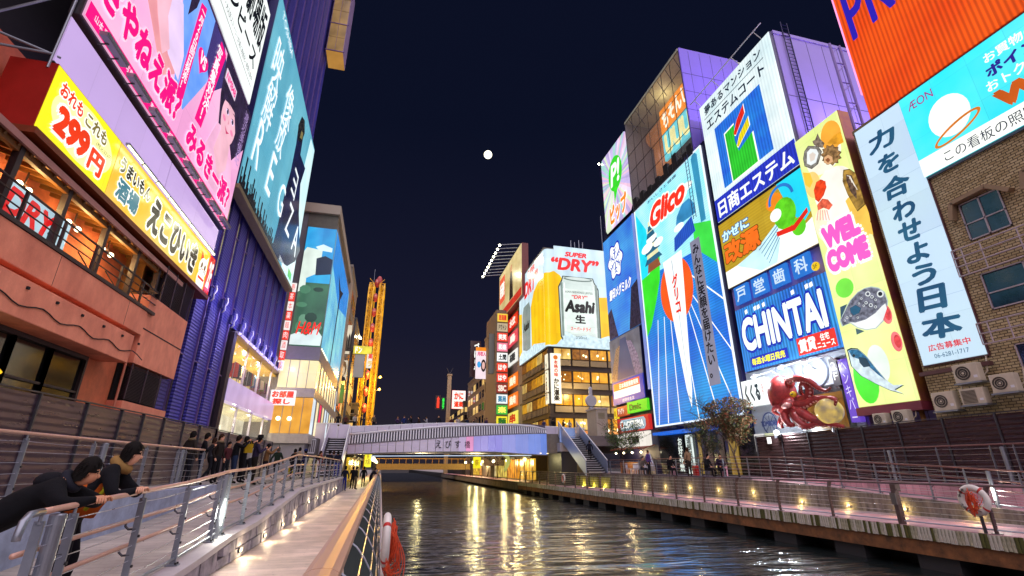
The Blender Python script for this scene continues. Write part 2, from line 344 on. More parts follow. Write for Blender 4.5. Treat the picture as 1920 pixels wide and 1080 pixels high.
# ---------------------------------------------------------------- left ramp, stone wall, terrace
def lerp(tab, y):
    if y <= tab[0][0]: return tab[0][1]
    for (a, p), (c, q) in zip(tab, tab[1:]):
        if y <= c: return p+(q-p)*(y-a)/(c-a)
    return tab[-1][1]
LR = [(-4, 0.02), (3, .1), (6, .24), (9, .36), (11, .50), (13, .55), (16, .74), (19, .97), (24, 1.0), (42, 1.0)]
RR = [(4, .2), (9, .33), (11, .42), (14, .62), (16, .72), (18, .88), (21, 1.02), (24, 1.08), (50, 1.1)]
def ramp(name, x0, x1, tab, m, ys):
    mb = MB(); n = len(ys)
    vs = [(x, y, lerp(tab, y)+dz) for y in ys for x, dz in ((x0, 0), (x1, 0), (x0, -1.5), (x1, -1.5))]
    fs = []
    for i in range(n-1):
        a, c = 4*i, 4*i+4
        fs += [(a, a+1, c+1, c), (a+2, c+2, c+3, a+3), (a, c, c+2, a+2), (a+1, a+3, c+3, c+1)]
    fs += [(0, 2, 3, 1), (4*n-4, 4*n-3, 4*n-1, 4*n-2)]
    mb.add(vs, fs); return struct(mb.build(name, m))
YS = [-4+.5*i for i in range(93)]
ramp('left_ramp', -5.02, -2.75, [(a, p-.05) for a, p in LR], M_RAMP, YS)
struct(MB().box((-7.6, -6, -.1), (-5.3, 60, 1.1)).build('left_terrace', M_RAMP))
struct(MB().box((-5.3, -6, -.1), (-5.02, 18.6, 1.16)).build('terrace_curb', mat('blue_grey_curb', '#8f99b5', .6, var=.35, scale=3, bump=.2)))  # bluish base colour carries the blue light on the curb
sw = thing('stone_wall', 'low rough stone retaining wall with small recessed lights beside the left walkway', 'wall', (-2.65, 0, 0))
y = 2.0
while y < 41:
    rows = 2 if lerp(LR, y) > .45 else 1; h = lerp(LR, y)-.1
    for r in range(rows):
        yy = y+(.3 if r else 0)+random.uniform(-.05, .05); z0, z1 = h*r/rows+.012, h*(r+1)/rows-.012
        L = .78+random.uniform(-.08, .08); d = random.uniform(0, .03)
        hh = lerp(LR, yy+L)-.1; k = (r+1)/rows
        mb = MB(); mb.add([(-.12, yy, z0), (.05+d, yy+.01, z0+.01), (.05+d, yy+L-.02, z0+.01), (-.12, yy+L-.02, z0), (-.12, yy, h*k-.012), (.035+d, yy+.01, h*k-.02), (.035+d, yy+L-.02, hh*k-.02), (-.12, yy+L-.02, hh*k-.012)],
                         [(0,3,2,1),(4,5,6,7),(0,1,5,4),(1,2,6,5),(2,3,7,6),(3,0,4,7)])
        mb.build('stone', M_STONE, sw)
    y += .84
mb = MB(); ys = [0+.5*i for i in range(84)]
vs = [p for y in ys for p in ((-.2, y, lerp(LR, y)-.1), (.08, y, lerp(LR, y)-.1), (.08, y, lerp(LR, y)), (-.2, y, lerp(LR, y)))]
fs = [(4*i+j, 4*i+(j+1) % 4, 4*i+4+(j+1) % 4, 4*i+4+j) for i in range(len(ys)-1) for j in range(4)]+[(3, 2, 1, 0), tuple(range(len(vs)-4, len(vs)))]
mb.add(vs, fs).build('coping', M_COPING, sw)
# recessed lights: a lit lens in a small frame, each with its own lamp
def lamp(par, loc, energy, col=(1, .75, .4), r=.05, name='lamp_light', kind='POINT', rot=None, size=None, blend=.5):
    l = bpy.data.lights.new(name, kind); l.energy = energy*LS; l.color = col
    if kind in ('POINT', 'SPOT'): l.shadow_soft_size = r
    if kind == 'SPOT': l.spot_size = size or radians(100); l.spot_blend = blend
    if kind == 'AREA': l.shape = 'RECTANGLE'; l.size, l.size_y = size
    o = bpy.data.objects.new(name, l); COL.objects.link(o); o.parent = par; o.location = loc
    if rot is not None: o.rotation_euler = rot
    return o
WARM = glow('#fff0b0', 6.0, name='warm_lens', var=.02)
WARMY = glow('#ffd23c', 5.0, name='amber_lens', var=.02)
def step_light(x, y, z, face, label, group, e=9):
    s = 1 if face == 'L' else -1
    o = thing('step_light', label, 'light', (x, y, z), 0, group)
    MB().box((-.03, -.09, -.045), (.008*s, .09, .045)).build('frame', M_STEELD, o)
    MB().box((.008*s, -.07, -.03), (.014*s, .07, .03)).build('lens', WARM if face == 'L' else WARMY, o)
    lamp(o, (.10*s, 0, .02), e, (1, .8, .48) if face == 'L' else (1, .72, .25), .03)
ORD = ['nearest', 'second nearest', 'third', 'fourth', 'fifth', 'sixth', 'seventh', 'eighth', 'ninth', 'tenth', 'eleventh', 'twelfth', 'thirteenth', 'fourteenth']
for i, (u, v) in enumerate([(449, 1031), (495, 1004), (529, 983), (552, 968), (578, 941), (594, 933), (606, 926), (616, 922), (624, 918), (630, 915)]):
    p = onX(u, v, -2.58); step_light(-2.56, p.y, max(.12, min(p.z, .45)), 'L', f'{ORD[i]} small warm light set into the stone wall by the left walkway', 'lights along the stone wall', 7)
# ---------------------------------------------------------------- right upper terrace, ramp and wall
ramp('right_ramp', 18.62, 20.5, [(a, p-.05) for a, p in RR], M_BOARD_R, [4+.5*i for i in range(93)])
struct(MB().box((20.5, -6, -.1), (24, 60, 1.12)).build('right_terrace', M_BOARD_R))
rw = MB(); ys = [3+.5*i for i in range(95)]
vs = [p for y in ys for p in ((18.56, y, -.1), (18.66, y, -.1), (18.66, y, lerp(RR, y)), (18.56, y, lerp(RR, y)))]
fs = [(4*i+j, 4*i+(j+1) % 4, 4*i+4+(j+1) % 4, 4*i+4+j) for i in range(len(ys)-1) for j in range(4)]+[(3, 2, 1, 0), tuple(range(len(vs)-4, len(vs)))]
tag(rw.add(vs, fs).build('retaining_wall', M_STAIN), 'dark stained concrete retaining wall under the right ramp', 'wall')
MB().box((18.48, 3, 0), (18.555, 60, .07)).build('wall_gutter', M_COPING, bpy.data.objects['retaining_wall'])
for i, (u, v) in enumerate([(1830, 965), (1695, 955), (1590, 948), (1503, 942), (1412, 925), (1347, 921), (1293, 916), (1247, 914), (1209, 911), (1175, 908)]):
    p = onX(u, v, 18.53); step_light(18.55, p.y, p.z, 'R', f'{ORD[i]} amber light on the wall under the right ramp', 'lights along the right wall', 9)
M_MOSS = mat('moss_lit_panel', '#8a8a3c', .8, var=.6, scale=2, var2='#3a3d18', stretch=(2, 2, .5))
for i in range(6):                                   # low wall panels washed by yellow uplights near the bridge
    yy = 39.5+i*2.3
    tag(MB().box((18.36, yy, .02), (18.46, yy+1.9, .85)).build('planter_panel', M_MOSS), f'mossy concrete panel washed by yellow light, {ORD[i]} from the stairs', 'panel', 'uplit panels under the bridge')
    o = thing('uplight', f'small yellow uplight before the mossy panels, {ORD[i]} from the stairs', 'light', (18.2, yy+.9, .0), 0, 'uplights under the bridge')
    MB().lathe([(.06, 0), (.07, .05), (.05, .07)], 10).build('housing', M_STEELD, o); MB().lathe([(.045, .071), (.045, .076)], 10).build('lens', WARMY, o)
    lamp(o, (0, 0, .14), 14, (1, .78, .2), .04)
# ================================================================ railings
TUBELIT = glow('#f4ffe6', 7.0, name='lit_tube', var=.01)
def railing(name, label, x, base, posts, h=1.12, ncab=6, m_post=M_STEEL, m_hand=M_RAILTAN, grabs=(), inner=-1, lowbar=True, sag=.012, hr=.028):
    o = thing(name, label, 'railing', (x, posts[0], base(posts[0])))
    z0 = base(posts[0]); y0 = posts[0]
    ys = []
    for a, c in zip(posts, posts[1:]): ys += [a+(c-a)*k/4 for k in range(4)]
    ys.append(posts[-1])
    MB().tube([(0, y-y0, base(y)+h-z0) for y in ys], hr, 10).build('handrail', m_hand, o, smooth=True)
    for y in posts:
        b0 = base(y)-z0; mb = MB()
        mb.bar((0, y-y0, b0), (0, y-y0, b0+h-.075), .075, .022, up=(0, 1, 0)); mb.bar((0, y-y0, b0+.0), (0, y-y0, b0+.02), .16, .12, up=(0, 1, 0))
        mb.tube([(0, y-y0, b0+h-.09), (0, y-y0, b0+h-.02)], .014, 6); mb.tube([(0, y-y0, b0+h-.10), (0, y-y0, b0+h-.085)], .026, 8)
        p = mb.build('post', m_post, o)
        bb = MB()
        for k in (.3, .62):
            bb.tube([(.036, y-y0+.0, b0+k), (.055, y-y0, b0+k)], .016, 8)
        for s in (-1, 1): bb.tube([(.05, y-y0+s*.04, b0), (.05, y-y0+s*.04, b0+.045)], .016, 6)
        tag(bb.build('bolt', M_BLACK, p), kind='stuff')
    for c in range(ncab):
        zz = .2+(h-.32)*c/max(1, ncab-1); pts = []
        for a, d in zip(posts, posts[1:]):
            s = random.uniform(.3, 1.6)*sag
            pts += [(0, a-y0, base(a)+zz-z0), (0, (a+d)/2-y0, (base(a)+base(d))/2+zz-z0-s)]
        pts.append((0, posts[-1]-y0, base(posts[-1])+zz-z0))
        MB().tube(pts, .0048, 5).build('cable', M_CABLE, o)
    if lowbar: MB().tube([(0.0, y-y0, base(y)+.09-z0) for y in ys], .022, 8).build('lower_rail', m_post, o, smooth=True)
    for gz in grabs:
        MB().tube([(inner*.12, y-y0, base(y)+gz-z0) for y in ys], .024, 10).build('grab_rail', m_hand, o, smooth=True)
        for y in posts[1:-1]:
            b0 = base(y)-z0
            MB().tube([(0, y-y0, b0+gz-.08), (inner*.08, y-y0, b0+gz-.085), (inner*.12, y-y0, b0+gz-.05), (inner*.12, y-y0, b0+gz-.015)], .013, 6).build('grab_bracket', M_STEELD, o)
    return o
fL = lambda y: lerp(LR, y)
postsL = [5.45, 5.95, 7.4, 8.9, 10.45, 11.05, 12.55, 14.0, 15.5, 17.0, 18.6, 21, 23.5, 26, 28.5, 31, 33.5, 36, 38.5, 40]
rl = railing('ramp_railing', 'steel cable railing with tan handrail on the coping of the left ramp', -2.8, fL, postsL, grabs=(.5, .78))
MB().tube([(0, 0, 1.12), (0, -.16, 1.11), (0, -.22, 1.06), (0, -.24, .96), (0, -.24, .92)], .03, 10).build('handrail_end', M_STEEL, rl, smooth=True)
railing('terrace_railing', 'steel cable railing with tan handrail on the left terrace before the dark fence', -5.5, lambda y: 1.08, [6.2, 7.9, 9.7, 11.7, 14.05, 16.05, 16.6, 18.2], grabs=())
fR = lambda y: lerp(RR, y)
railing('right_ramp_railing', 'brown steel cable railing along the outer edge of the right ramp', 18.75, fR, [8.2, 9.8, 11.4, 12.9, 14.1, 16.05, 17.7, 19.6, 21.6, 23.2, 25.2, 27.5, 30, 32.5, 35, 37.5, 40], m_post=M_STEEL, m_hand=mat('brown_handrail', '#7d5a55', .4, .3, var=.1), grabs=(.5, .78), inner=1)
railing('right_terrace_railing', 'brown steel cable railing before the dark panel wall on the right', 20.6, lambda y: 1.13, [7.5, 9.2, 11, 12.4, 13.1, 14.9, 16.6, 17.0, 18.5], h=1.3, m_post=M_STEEL, m_hand=MATS['brown_handrail'])
# ---------------------------------------------------------------- canal-side beam railing on the left
cr = thing('canal_railing', 'broad tan beam handrail on curved dark steel posts along the left quay edge', 'railing', (-.3, 0, 0))
yb = -1.0
M_BEAM = mat('tan_beam', '#b18a72', .42, var=.16, scale=5, bump=.08, stretch=(6, .4, 6))
prof = [(-.105, -.05), (-.06, -.085), (.06, -.085), (.105, -.05), (.105, .01), (.06, .034), (0, .04), (-.06, .034), (-.105, .01)]
while yb < 130:
    L = 4.6; mb = MB(); n = len(prof)
    vs = [(x, y, 1.07+z) for y in (yb+.006, yb+L-.006) for x, z in prof]
    mb.add(vs, [tuple(range(n)), tuple(range(n, 2*n))[::-1]]+[(i, i+n, (i+1) % n+n, (i+1) % n) for i in range(n)])
    mb.build('beam', M_BEAM, cr); yb += L
def canal_post(par, y, s=1, m=M_STEELD, topx=0., basex=.42, m2=M_STEEL, w=.2):
    """flat curved post: rises from the quay edge and bends in under the handrail"""
    pts = []
    for k in range(9):
        a = k/8; pts.append((topx+(basex-topx)*(1-(1-a)**2.2) if k else topx, 1.0-1.0*a**1.25))
    outer = pts; inner = [(x-w*(.25+.75*(1-abs(2*i/8-1))) , z-.03) for i, (x, z) in enumerate(pts)]
    poly = [(x*s, max(z, 0)) for x, z in outer+inner[::-1]]
    mb = MB().prism(poly, y-.02, y+.02)
    p = mb.build('post', m, par)
    MB().tube([(x*s+.006*s, y, z) for x, z in outer], .012, 6).build('post_edge', m2, p)
    MB().box((basex*s-.16, y-.07, 0), (basex*s+.06, y+.07, .018)).build('base_plate', M_STEELD, p)
    return p
M_SLATE = mat('slate_plate', '#3f4b4a', .45, .4, var=.2)
y = 1.2
while y < 60: canal_post(cr, y, 1, M_SLATE, .02, .42, M_STEEL, .3); y += 1.53
for k, z in enumerate((.2, .36, .52, .68, .84)):
    xx = .02+.4*(1-(1-min(1, (1-z)**.8))**2.2)
    MB().tube([(xx, -1, z), (xx, 60, z)], .006, 6).build('cable', M_CABLE, cr)
# ---------------------------------------------------------------- right deck railing
dr = thing('deck_railing', 'brown curved-post cable railing along the right walkway edge', 'railing', (16.12, 0, 0))
def deck_base(y): return 0.0
MB().tube([(.16, 4, 1.2), (.16, 60, 1.2)], .032, 8).build('handrail', M_BROWNSTEEL, dr, smooth=True)
y = 5.62; k = 0
while y < 60:
    if 13 < y < 13.7:
        p = MB().box((-.05, y-.07, 0), (.12, y+.07, 1.0)).box((-.02, y-.09, .95), (.2, y+.09, 1.17)).build('post', M_BROWNSTEEL, dr, bevel=.01)
        MB().box((-.09, y-.08, .56), (-.052, y+.1, .9)).build('control_box', mat('grey_box', '#5c5856', .5), p)
    else:
        pl = [(0, 0), (.09, 0), (.1, .6), (.14, .95), (.2, 1.1), (.26, 1.18), (.1, 1.18), (.04, 1.02), (.0, .7)]
        p = MB().prism(pl, y-.025, y+.025).build('post', M_BROWNSTEEL, dr)
        MB().box((-.06, y-.07, 0), (.18, y+.07, .018)).build('base_plate', M_STEELD, p)
    y += 2.57
for z in (.22, .38, .54, .70, .86, 1.02): MB().tube([(.05, 4, z), (.05, 60, z)], .006, 5).build('cable', M_CABLE, dr)
MB().tube([(.06, 4, .1), (.06, 60, .1)], .02, 8).build('lower_rail', M_STEEL, dr, smooth=True)
# ---------------------------------------------------------------- tube bollard lamps
def bollard(x, y, z, label, lit=1, h=1.06, side=1, e=16):
    o = thing('bollard_lamp', label, 'lamp', (x, y, z), 0, 'bollard lamps on the ramps')
    MB().lathe([(.062, 0), (.062, h-.1), (.065, h-.1), (.065, h), (.055, h+.012)], 18).build('body', M_STEEL, o, smooth=False)
    if lit:
        MB().box((.05*side, -.02, h*.2), (.07*side, .02, h*.62)).build('light_slot', TUBELIT, o)
        lamp(o, (.2*side, 0, h*.4), e, (1, 1, .85), .08)
    return o
bollard(-2.8, 5.7, fL(5.7)+.002, 'unlit grey bollard lamp at the lower end of the left ramp railing', 0)
bollard(-2.8, 10.75, fL(10.75)+.002, 'grey bollard lamp with lit slot midway up the left ramp railing', 1, e=20)
bollard(-5.5, 12.1, 1.08, 'unlit grey bollard lamp behind the leaning people on the left terrace', 0)
bollard(-5.5, 16.33, 1.08, 'unlit grey bollard lamp near the far end of the left terrace railing', 0)
bollard(18.75, 12.2, fR(12.2)+.002, 'bollard lamp with bright lit slot beside the right lifebuoy', 1, side=-1, e=20)
bollard(20.6, 12.75, 1.13, 'unlit bollard lamp on the right terrace behind the lifebuoy', 0, 1.2)
bollard(20.6, 16.8, 1.13, 'unlit bollard lamp at the far end of the right terrace railing', 0, 1.2)
# ---------------------------------------------------------------- life rings with rope
M_RING = mat('ring_white', '#d9d4cb', .55, var=.18, scale=4); M_RED = mat('ring_red', '#b81c14', .5, var=.2); M_ROPE = mat('orange_rope', '#d8481a', .7, var=.3, scale=20)
def life_ring(label, loc, rz, tilt=0, R=.31, r=.085, rope=1, holder=None, marks=False, blobs=5):
    o = thing('life_ring', label, 'life ring', loc, rz, 'life rings on the railings')
    mb = MB(); N, n = 40, 12; vs = []; fs = []; km = []
    for i in range(N):
        a = 2*pi*i/N
        for j in range(n):
            t_ = 2*pi*j/n; rr = R+r*cos(t_)*1.05; vs.append((rr*cos(a), r*.75*sin(t_), rr*sin(a)))
    for i in range(N):
        band = (i+5) % 10 < 1
        for j in range(n):
            mb_f = (i*n+j, i*n+(j+1) % n, ((i+1) % N)*n+(j+1) % n, ((i+1) % N)*n+j); fs.append(mb_f[::-1]); km.append(1 if band else 0)
    mb.add(vs, fs); mb.m = km
    ring = mb.build('ring', [M_RING, M_RED], o, smooth=True)
    hb = MB()
    for k in range(rope):
        ph = random.uniform(0, 6); w = random.uniform(.04, .13); hh = random.uniform(.2, .34); pts = []
        c = (random.uniform(-.05, .05), -.09-random.uniform(0, .05), random.uniform(-.14, .04))
        for i in range(14):
            a = 2*pi*i/14; pts.append((c[0]+w*cos(a)+.03*sin(3*a+ph), c[1]+.03*sin(2*a+ph), c[2]+hh*sin(a)*.8+.03*cos(2*a+ph)))
        hb.tube(smooth_path(pts, 3, True), .008, 6, closed=True)
    hb.tube(smooth_path([(-.02, -.1, R), (0, -.12, .2), (.06, -.11, .0), (.18, -.1, -.1), (R*.9, -.05, .1)]), .008, 6)
    hb.build('rope', M_ROPE, o, smooth=True)
    if holder:
        bk = MB()
        for s in (-1, 1): bk.bar((s*.17, .06, -.33), (s*.13, -.12, -.26), .03, .012)
        bk.box((-.03, .05, -holder), (.03, .1, -.3)); bk.build('holder', M_STEELD, o)
    if marks:
        for tx, a in (('道', 160), ('頓', 143), ('堀', 126), ('大', 205), ('阪', 222)):
            q = (R*cos(radians(a)), R*sin(radians(a)))
            TEXTS.append((tx, (q[0]-.04, q[1]-.04), (q[0]+.04, q[1]+.04), M_BLACK, .068, .01, 0, o, 'lettering', .01, 0))
    return o
life_ring('white life ring with orange rope on the right walkway railing near the bollard lamp', (15.98, 10.95, .83), radians(-90), R=.315, rope=16, holder=.83, marks=True)
life_ring('white life ring hung on the outside of the left quay railing, orange rope trailing', (.18, 8.95, .6), radians(90), rope=18, R=.31)
life_ring('small distant life ring on the right walkway railing by the stairs', (15.98, 44.0, .7), radians(-90), rope=3)
tr = MB()
for k in range(14):
    x0 = .27+random.uniform(-.02, .1); yy = 8.85+random.uniform(-.2, .35); d = random.uniform(.5, .85)
    tr.tube(smooth_path([(x0-.1, yy, .75), (x0, yy, .62), (x0+.05+random.uniform(0, .12), yy+.04, .3), (x0+.04+random.uniform(-.1, .1), yy+.1, .75-d), (x0-.1, yy-.05, .2), (x0-.12, yy, .66)], 6), .008, 6)
tag(tr.build('rope_coil', M_ROPE, smooth=True), 'tangled orange rope hanging below the left life ring', 'rope')
# ---------------------------------------------------------------- dark panel fences
M_PANEL = mat('dark_metal_panel', '#5e4c58', .3, .7, var=.2, scale=.8, bump=.06, bscale=3, stretch=(1, 1, 9))
M_PANELR = mat('dark_brown_panel', '#4a3436', .26, .7, var=.3, scale=.8, bump=.06, bscale=3, stretch=(1, 1, 9))
def ribbed(m, per):
    t = m.node_tree; b = t.nodes['Principled BSDF']; tc = nd(t, 'ShaderNodeTexCoord'); sx = nd(t, 'ShaderNodeSeparateXYZ'); t.links.new(tc.outputs['Object'], sx.inputs[0])
    mm = nd(t, 'ShaderNodeMath', operation='MULTIPLY'); mm.inputs[1].default_value = 2*pi*per; t.links.new(sx.outputs[2], mm.inputs[0]); ms = nd(t, 'ShaderNodeMath', operation='SINE'); t.links.new(mm.outputs[0], ms.inputs[0])
    bp = nd(t, 'ShaderNodeBump'); bp.inputs['Strength'].default_value = .35; bp.inputs['Distance'].default_value = .02; t.links.new(ms.outputs[0], bp.inputs['Height']); t.links.new(bp.outputs[0], b.inputs['Normal'])
ribbed(M_PANEL, 6); ribbed(M_PANELR, 6)
def panel_fence(name, label, x, s, ys, z0, z1f, m):
    o = thing(name, label, 'fence', (x, ys[0], z0))
    for a, c in zip(ys, ys[1:]):
        za, zc = z1f(a)-z0, z1f(c)-z0; ya, yc = a-ys[0]+.025, c-ys[0]-.025
        mb = MB(); x0, x1 = (-.03, .0) if s > 0 else (0, .03); t_ = 0
        mb.add([(x0+t_, ya, 0), (x1+t_, ya, 0), (x1-t_, yc, 0), (x0-t_, yc, 0), (x0+t_, ya, za), (x1+t_, ya, za), (x1-t_, yc, zc), (x0-t_, yc, zc)], [(0,3,2,1),(4,5,6,7),(0,1,5,4),(1,2,6,5),(2,3,7,6),(3,0,4,7)])
        mb.build('panel', m, o)
    for a in ys:
        MB().box((-.05, a-ys[0]-.024, 0), (.05, a-ys[0]+.024, z1f(a)-z0+.03)).build('post', M_STEELD, o)
    cb = MB(); a, c = ys[0], ys[-1]
    cb.bar((0, 0, z1f(a)-z0+.045), (0, c-a, z1f(c)-z0+.045), .07, .03).build('top_rail', M_STEELD, o)
    return o
panel_fence('left_fence', 'dark brown sheet metal fence before the orange restaurant on the left', -7.4, 1, [7.5, 9.3, 11.1, 13.0, 14.9, 16.7, 18.1, 19.7, 21.5, 23.3, 25.5], 1.1, lambda y: 3.16+.008*(y-10), M_PANEL)
panel_fence('left_far_fence', 'dark textured fence below the lit shop front on the left', -7.4, 1, [25.5, 27.5, 29.5, 31.5, 33.5, 35.5, 38], 1.1, lambda y: 3.25, M_PANEL)
panel_fence('right_fence', 'dark brown sheet metal wall behind the right railings', 21.2, -1, [8, 9.8, 11.4, 13.0, 14.8, 16.6, 18.3, 19.6, 21.4, 23.2, 25.2], 1.1, lambda y: 3.46-.012*(y-14), M_PANELR)
# ================================================================ LEFT BANK
M_ORANGE = mat('orange_render', '#f29a7a', .8, var=.2, scale=1.3, bump=.25, bscale=30, var2='#d27a60', stretch=(1, 1, .6))
M_ORANGED = mat('orange_render_deep', '#dc7850', .8, var=.3, scale=1.8, bump=.25)
M_WOODF = mat('dark_window_frame', '#3c2c2c', .5, .2, var=.2)
M_WOODC = mat('ceiling_timber', '#8a5824', .6, var=.35, scale=4, stretch=(1, 8, 1))
M_GLASSD = mat('dark_glass', '#0d0e12', .06, var=.3, spec=.8)
LX = -8.0
r = thing('restaurant_building', 'orange rendered restaurant building with balcony, louvres and timber ceiling behind the left fence', 'building', (LX, 8, 1.1))
def lbox(name, x0, x1, y0, y1, z0, z1, m, par=None, bevel=0):      # world box as a part of the restaurant
    q = r.location
    return MB().box((x0-q.x, y0-q.y, z0-q.z), (x1-q.x, y1-q.y, z1-q.z)).build(name, m, par or r, bevel=bevel)
lbox('wall', -16, -9.2, 4, 21.3, -1, 11, M_ORANGED); lbox('upper_storey', -16, -9.4, 4, 21.3, 11, 20.5, M_DARK)  # near-black block stands for the dark void behind the beams
for y_, z_ in ((7.6, 11), (8.9, 11), (9.9, 11)): lbox('timber_post', -9.6, -9.1, y_, y_+.28, z_, 22, M_ORANGED)
lbox('pier', -9.2, -8.45, 16.35, 17.95, 0, 5.7, M_ORANGED)
lbox('end_wall', -9.2, -8.02, 17.95, 21.3, 4.85, 7.15, M_ORANGE)
lbox('end_plinth', -9.2, -8.02, 17.95, 21.3, 0, 3.65, M_ORANGE)
lbox('end_side', -9.2, -8.6, 17.95, 21.3, 3.65, 4.85, M_DARK)
lbox('sill_wall', -9.2, -8.35, 4, 16.35, 0, 2.85, M_ORANGED)
lbox('lower_fascia', -9.2, -7.75, 4, 17.0, 4.66, 5.5, M_ORANGE, bevel=.02)
lbox('upper_fascia', -9.2, -7.95, 4, 17.85, 5.72, 6.52, M_ORANGE, bevel=.02)
lbox('soffit', -9.2, -8.15, 4, 17.6, 5.5, 5.72, M_ORANGED)
lbox('joint_line', -8.015, -8.012, 17.96, 21.28, 5.98, 6.02, M_DARK)
cbm = MB(); pts_ = []
for k in range(7):
    a = 8.4+k*1.45; pts_ += [(a-8, .0), (a-8+.7, -.14)]
cbm.tube(smooth_path([(-7.73+8, y_, 5.05-1.1+z_) for y_, z_ in pts_], 3), .014, 5).build('loose_cable', M_DARK, r)
for k in range(9): MB().box((.25, .9+k*1.05, 4.2), (.29, .97+k*1.05, 4.26)).build('wall_fixing', M_DARK, r)
for y_ in (9.6, 13.1, 16.6): lbox('render_joint', -7.9495, -7.947, y_, y_+.012, 5.73, 6.5, M_DARK)
MB().tube([(-.1, 9.7, 0), (-.1, 9.7, 4.6)], .035, 8).build('drain_pipe', mat('painted_pipe', '#c8785c', .6), r)
# strip windows below the lower fascia
for k, (a, c) in enumerate([(8.6, 10.3), (10.3, 12.0), (12.0, 13.35), (13.35, 14.75), (14.75, 16.3)]):
    w = lbox('window', -8.52, -8.5, a, c, 2.85, 4.66, M_GLASSD)
    for q in (a, c): lbox('mullion', -8.53, -8.42, q-.045, q+.045, 2.85, 4.66, M_WOODF, w)
    lbox('transom', -8.53, -8.44, a, c, 3.62, 3.68, M_WOODF, w)
    lbox('window_head', -8.55, -8.4, a, c, 4.55, 4.66, M_WOODF, w)
s_ = thing('menu_banner', 'pale vertical menu banners with black writing inside the restaurant window', 'banner', (-8.38, 11.55, 3.05), pi/2)
for k in (0, 1):
    MB().box((.0+.3*k, -.02, 0), (.27+.3*k, 0, 1.35)).build('panel', glow('#eef0c0', .85), s_)
    TEXTS.append(('\n'.join('道とん堀銀座'), (.06+.3*k, .08), (.21+.3*k, 1.27), mat('ink', '#1c1512', .7), .024, .02, 0, s_, 'lettering', .02, 0))
s2 = thing('window_shade_lamp', 'two yellow shaded lamps glowing inside the restaurant window', 'lamp', (-8.6, 12.5, 3.75))
for yy in (12.55, 13.2): MB().lathe([(.2, -.1), (.22, -.06), (.1, .08)], 12, (.0, yy-12.5, 0)).build('shade', glow('#f0b020', 1.6), s2)
# louvred screens
M_LOUV = mat('louvre', '#4b3a46', .5, .4, var=.2)
for (a, c, z0, z1, n) in ((17.98, 21.25, 3.7, 4.82, 24), (18.6, 21.25, 7.16, 8.5, 26)):
    lv = thing('louvre_screen', f'dark horizontal louvre screen {"above the plinth" if z0 < 5 else "beside the balcony"} at the end of the orange building', 'louvre', (-8.1, a, z0), 0, 'louvre screens')
    MB().box((-.35, 0, 0), (-.3, c-a, z1-z0)).build('backing', M_DARK, lv)
    sl = MB()
    for i in range(n): zz = .02+i*(z1-z0-.04)/n; sl.add([(-.05, .03, zz+.03), (.06, .03, zz), (.06, c-a-.03, zz), (-.05, c-a-.03, zz+.03), (-.05, .03, zz+.04), (.06, .03, zz+.012), (.06, c-a-.03, zz+.012), (-.05, c-a-.03, zz+.04)], [(0,3,2,1),(4,5,6,7),(0,1,5,4),(1,2,6,5),(2,3,7,6),(3,0,4,7)])
    tag(sl.build('blade', M_LOUV, lv), kind='stuff')
    for q in (0, (c-a)/3, 2*(c-a)/3, c-a-.05): MB().box((.055, q, 0), (.085, q+.04, z1-z0)).build('frame', M_LOUV, lv)
# balcony
bal = lbox('balcony_floor', -11.5, -7.92, 4, 18.3, 6.525, 6.62, M_WOODF)
brl = thing('balcony_railing', 'dark steel balcony railing with diagonal braces on the orange building', 'railing', (-7.98, 8, 6.62))
for z in (.28, .5, .72): MB().tube([(0, -4, z), (0, 10.3, z), (-1.2, 10.3, z)], .028 if z > .7 else .018, 6).build('rail', M_WOODF, brl)
y = -3.6
while y < 10.4:
    p = MB().box((-.03, y-.025, -.1), (.03, y+.025, .74)).build('post', M_WOODF, brl)
    MB().bar((-.02, y, 0), (-.4, y, .5), .02, .03).build('brace', M_WOODF, p); y += 1.42
# timber canopy over the balcony with rafters, posts and lamps
can = thing('balcony_canopy', 'sloping timber canopy with exposed rafters and warm lamps over the balcony', 'canopy', (-8, 8, 8.5))
MB().add([(-.1, -4, -.22), (-.1, 12.1, -.22), (-3.2, 12.1, .7), (-3.2, -4, .7), (-.1, -4, -.15), (-.1, 12.1, -.15), (-3.2, 12.1, .77), (-3.2, -4, .77)], [(3,2,1,0),(4,5,6,7),(0,1,5,4),(1,2,6,5),(2,3,7,6),(3,0,4,7)]).build('roof_deck', M_WOODC, can)
MB().box((-.1, -4, -.28), (-.03, 12.1, -.12)).build('eave_board', mat('pink_eave', '#b07a72', .6), can)
y = -3.7
while y < 12: MB().bar((-.12, y, -.28), (-3.1, y, .61), .06, .1).build('rafter', M_WOODC, can); y += .42
for z, x in ((-.4, -.22), (-.05, -1.5)): MB().box((x-.05, -4, z), (x+.05, 12, z+.14)).build('purlin', M_WOODC, can)
for y in (-2.3, -.4, 1.5, 3.2, 5.0, 6.9, 8.8, 10.4): MB().box((-.29, y-.07, -1.9), (-.15, y+.07, -.26)).build('post', M_WOODF, can)
for (a, c) in ((12.25, 12.58), (14.21, 14.66), (15.97, 16.47)):
    o = thing('twin_lamp', f'pair of round warm spot lamps under the balcony canopy, {"first" if a < 13 else "second" if a < 15 else "third"} from the left', 'lamp', (-8.75, (a+c)/2, 7.85), 0, 'twin lamps under the canopy')
    MB().tube([(0, 0, .45), (0, 0, .12)], .02, 6).tube([(0, (a-c)/2, .12), (0, (c-a)/2, .12)], .015, 6).build('stem', M_WOODF, o)
    for q in (a, c):
        MB().ball((0, q-(a+c)/2, .05), .075, 12, 8).build('bulb', glow('#fff3c8', 9, name='bulb_warm', var=.01), o, smooth=True)
    lamp(o, (.15, 0, -.05), 34, (1, .68, .25), .1)
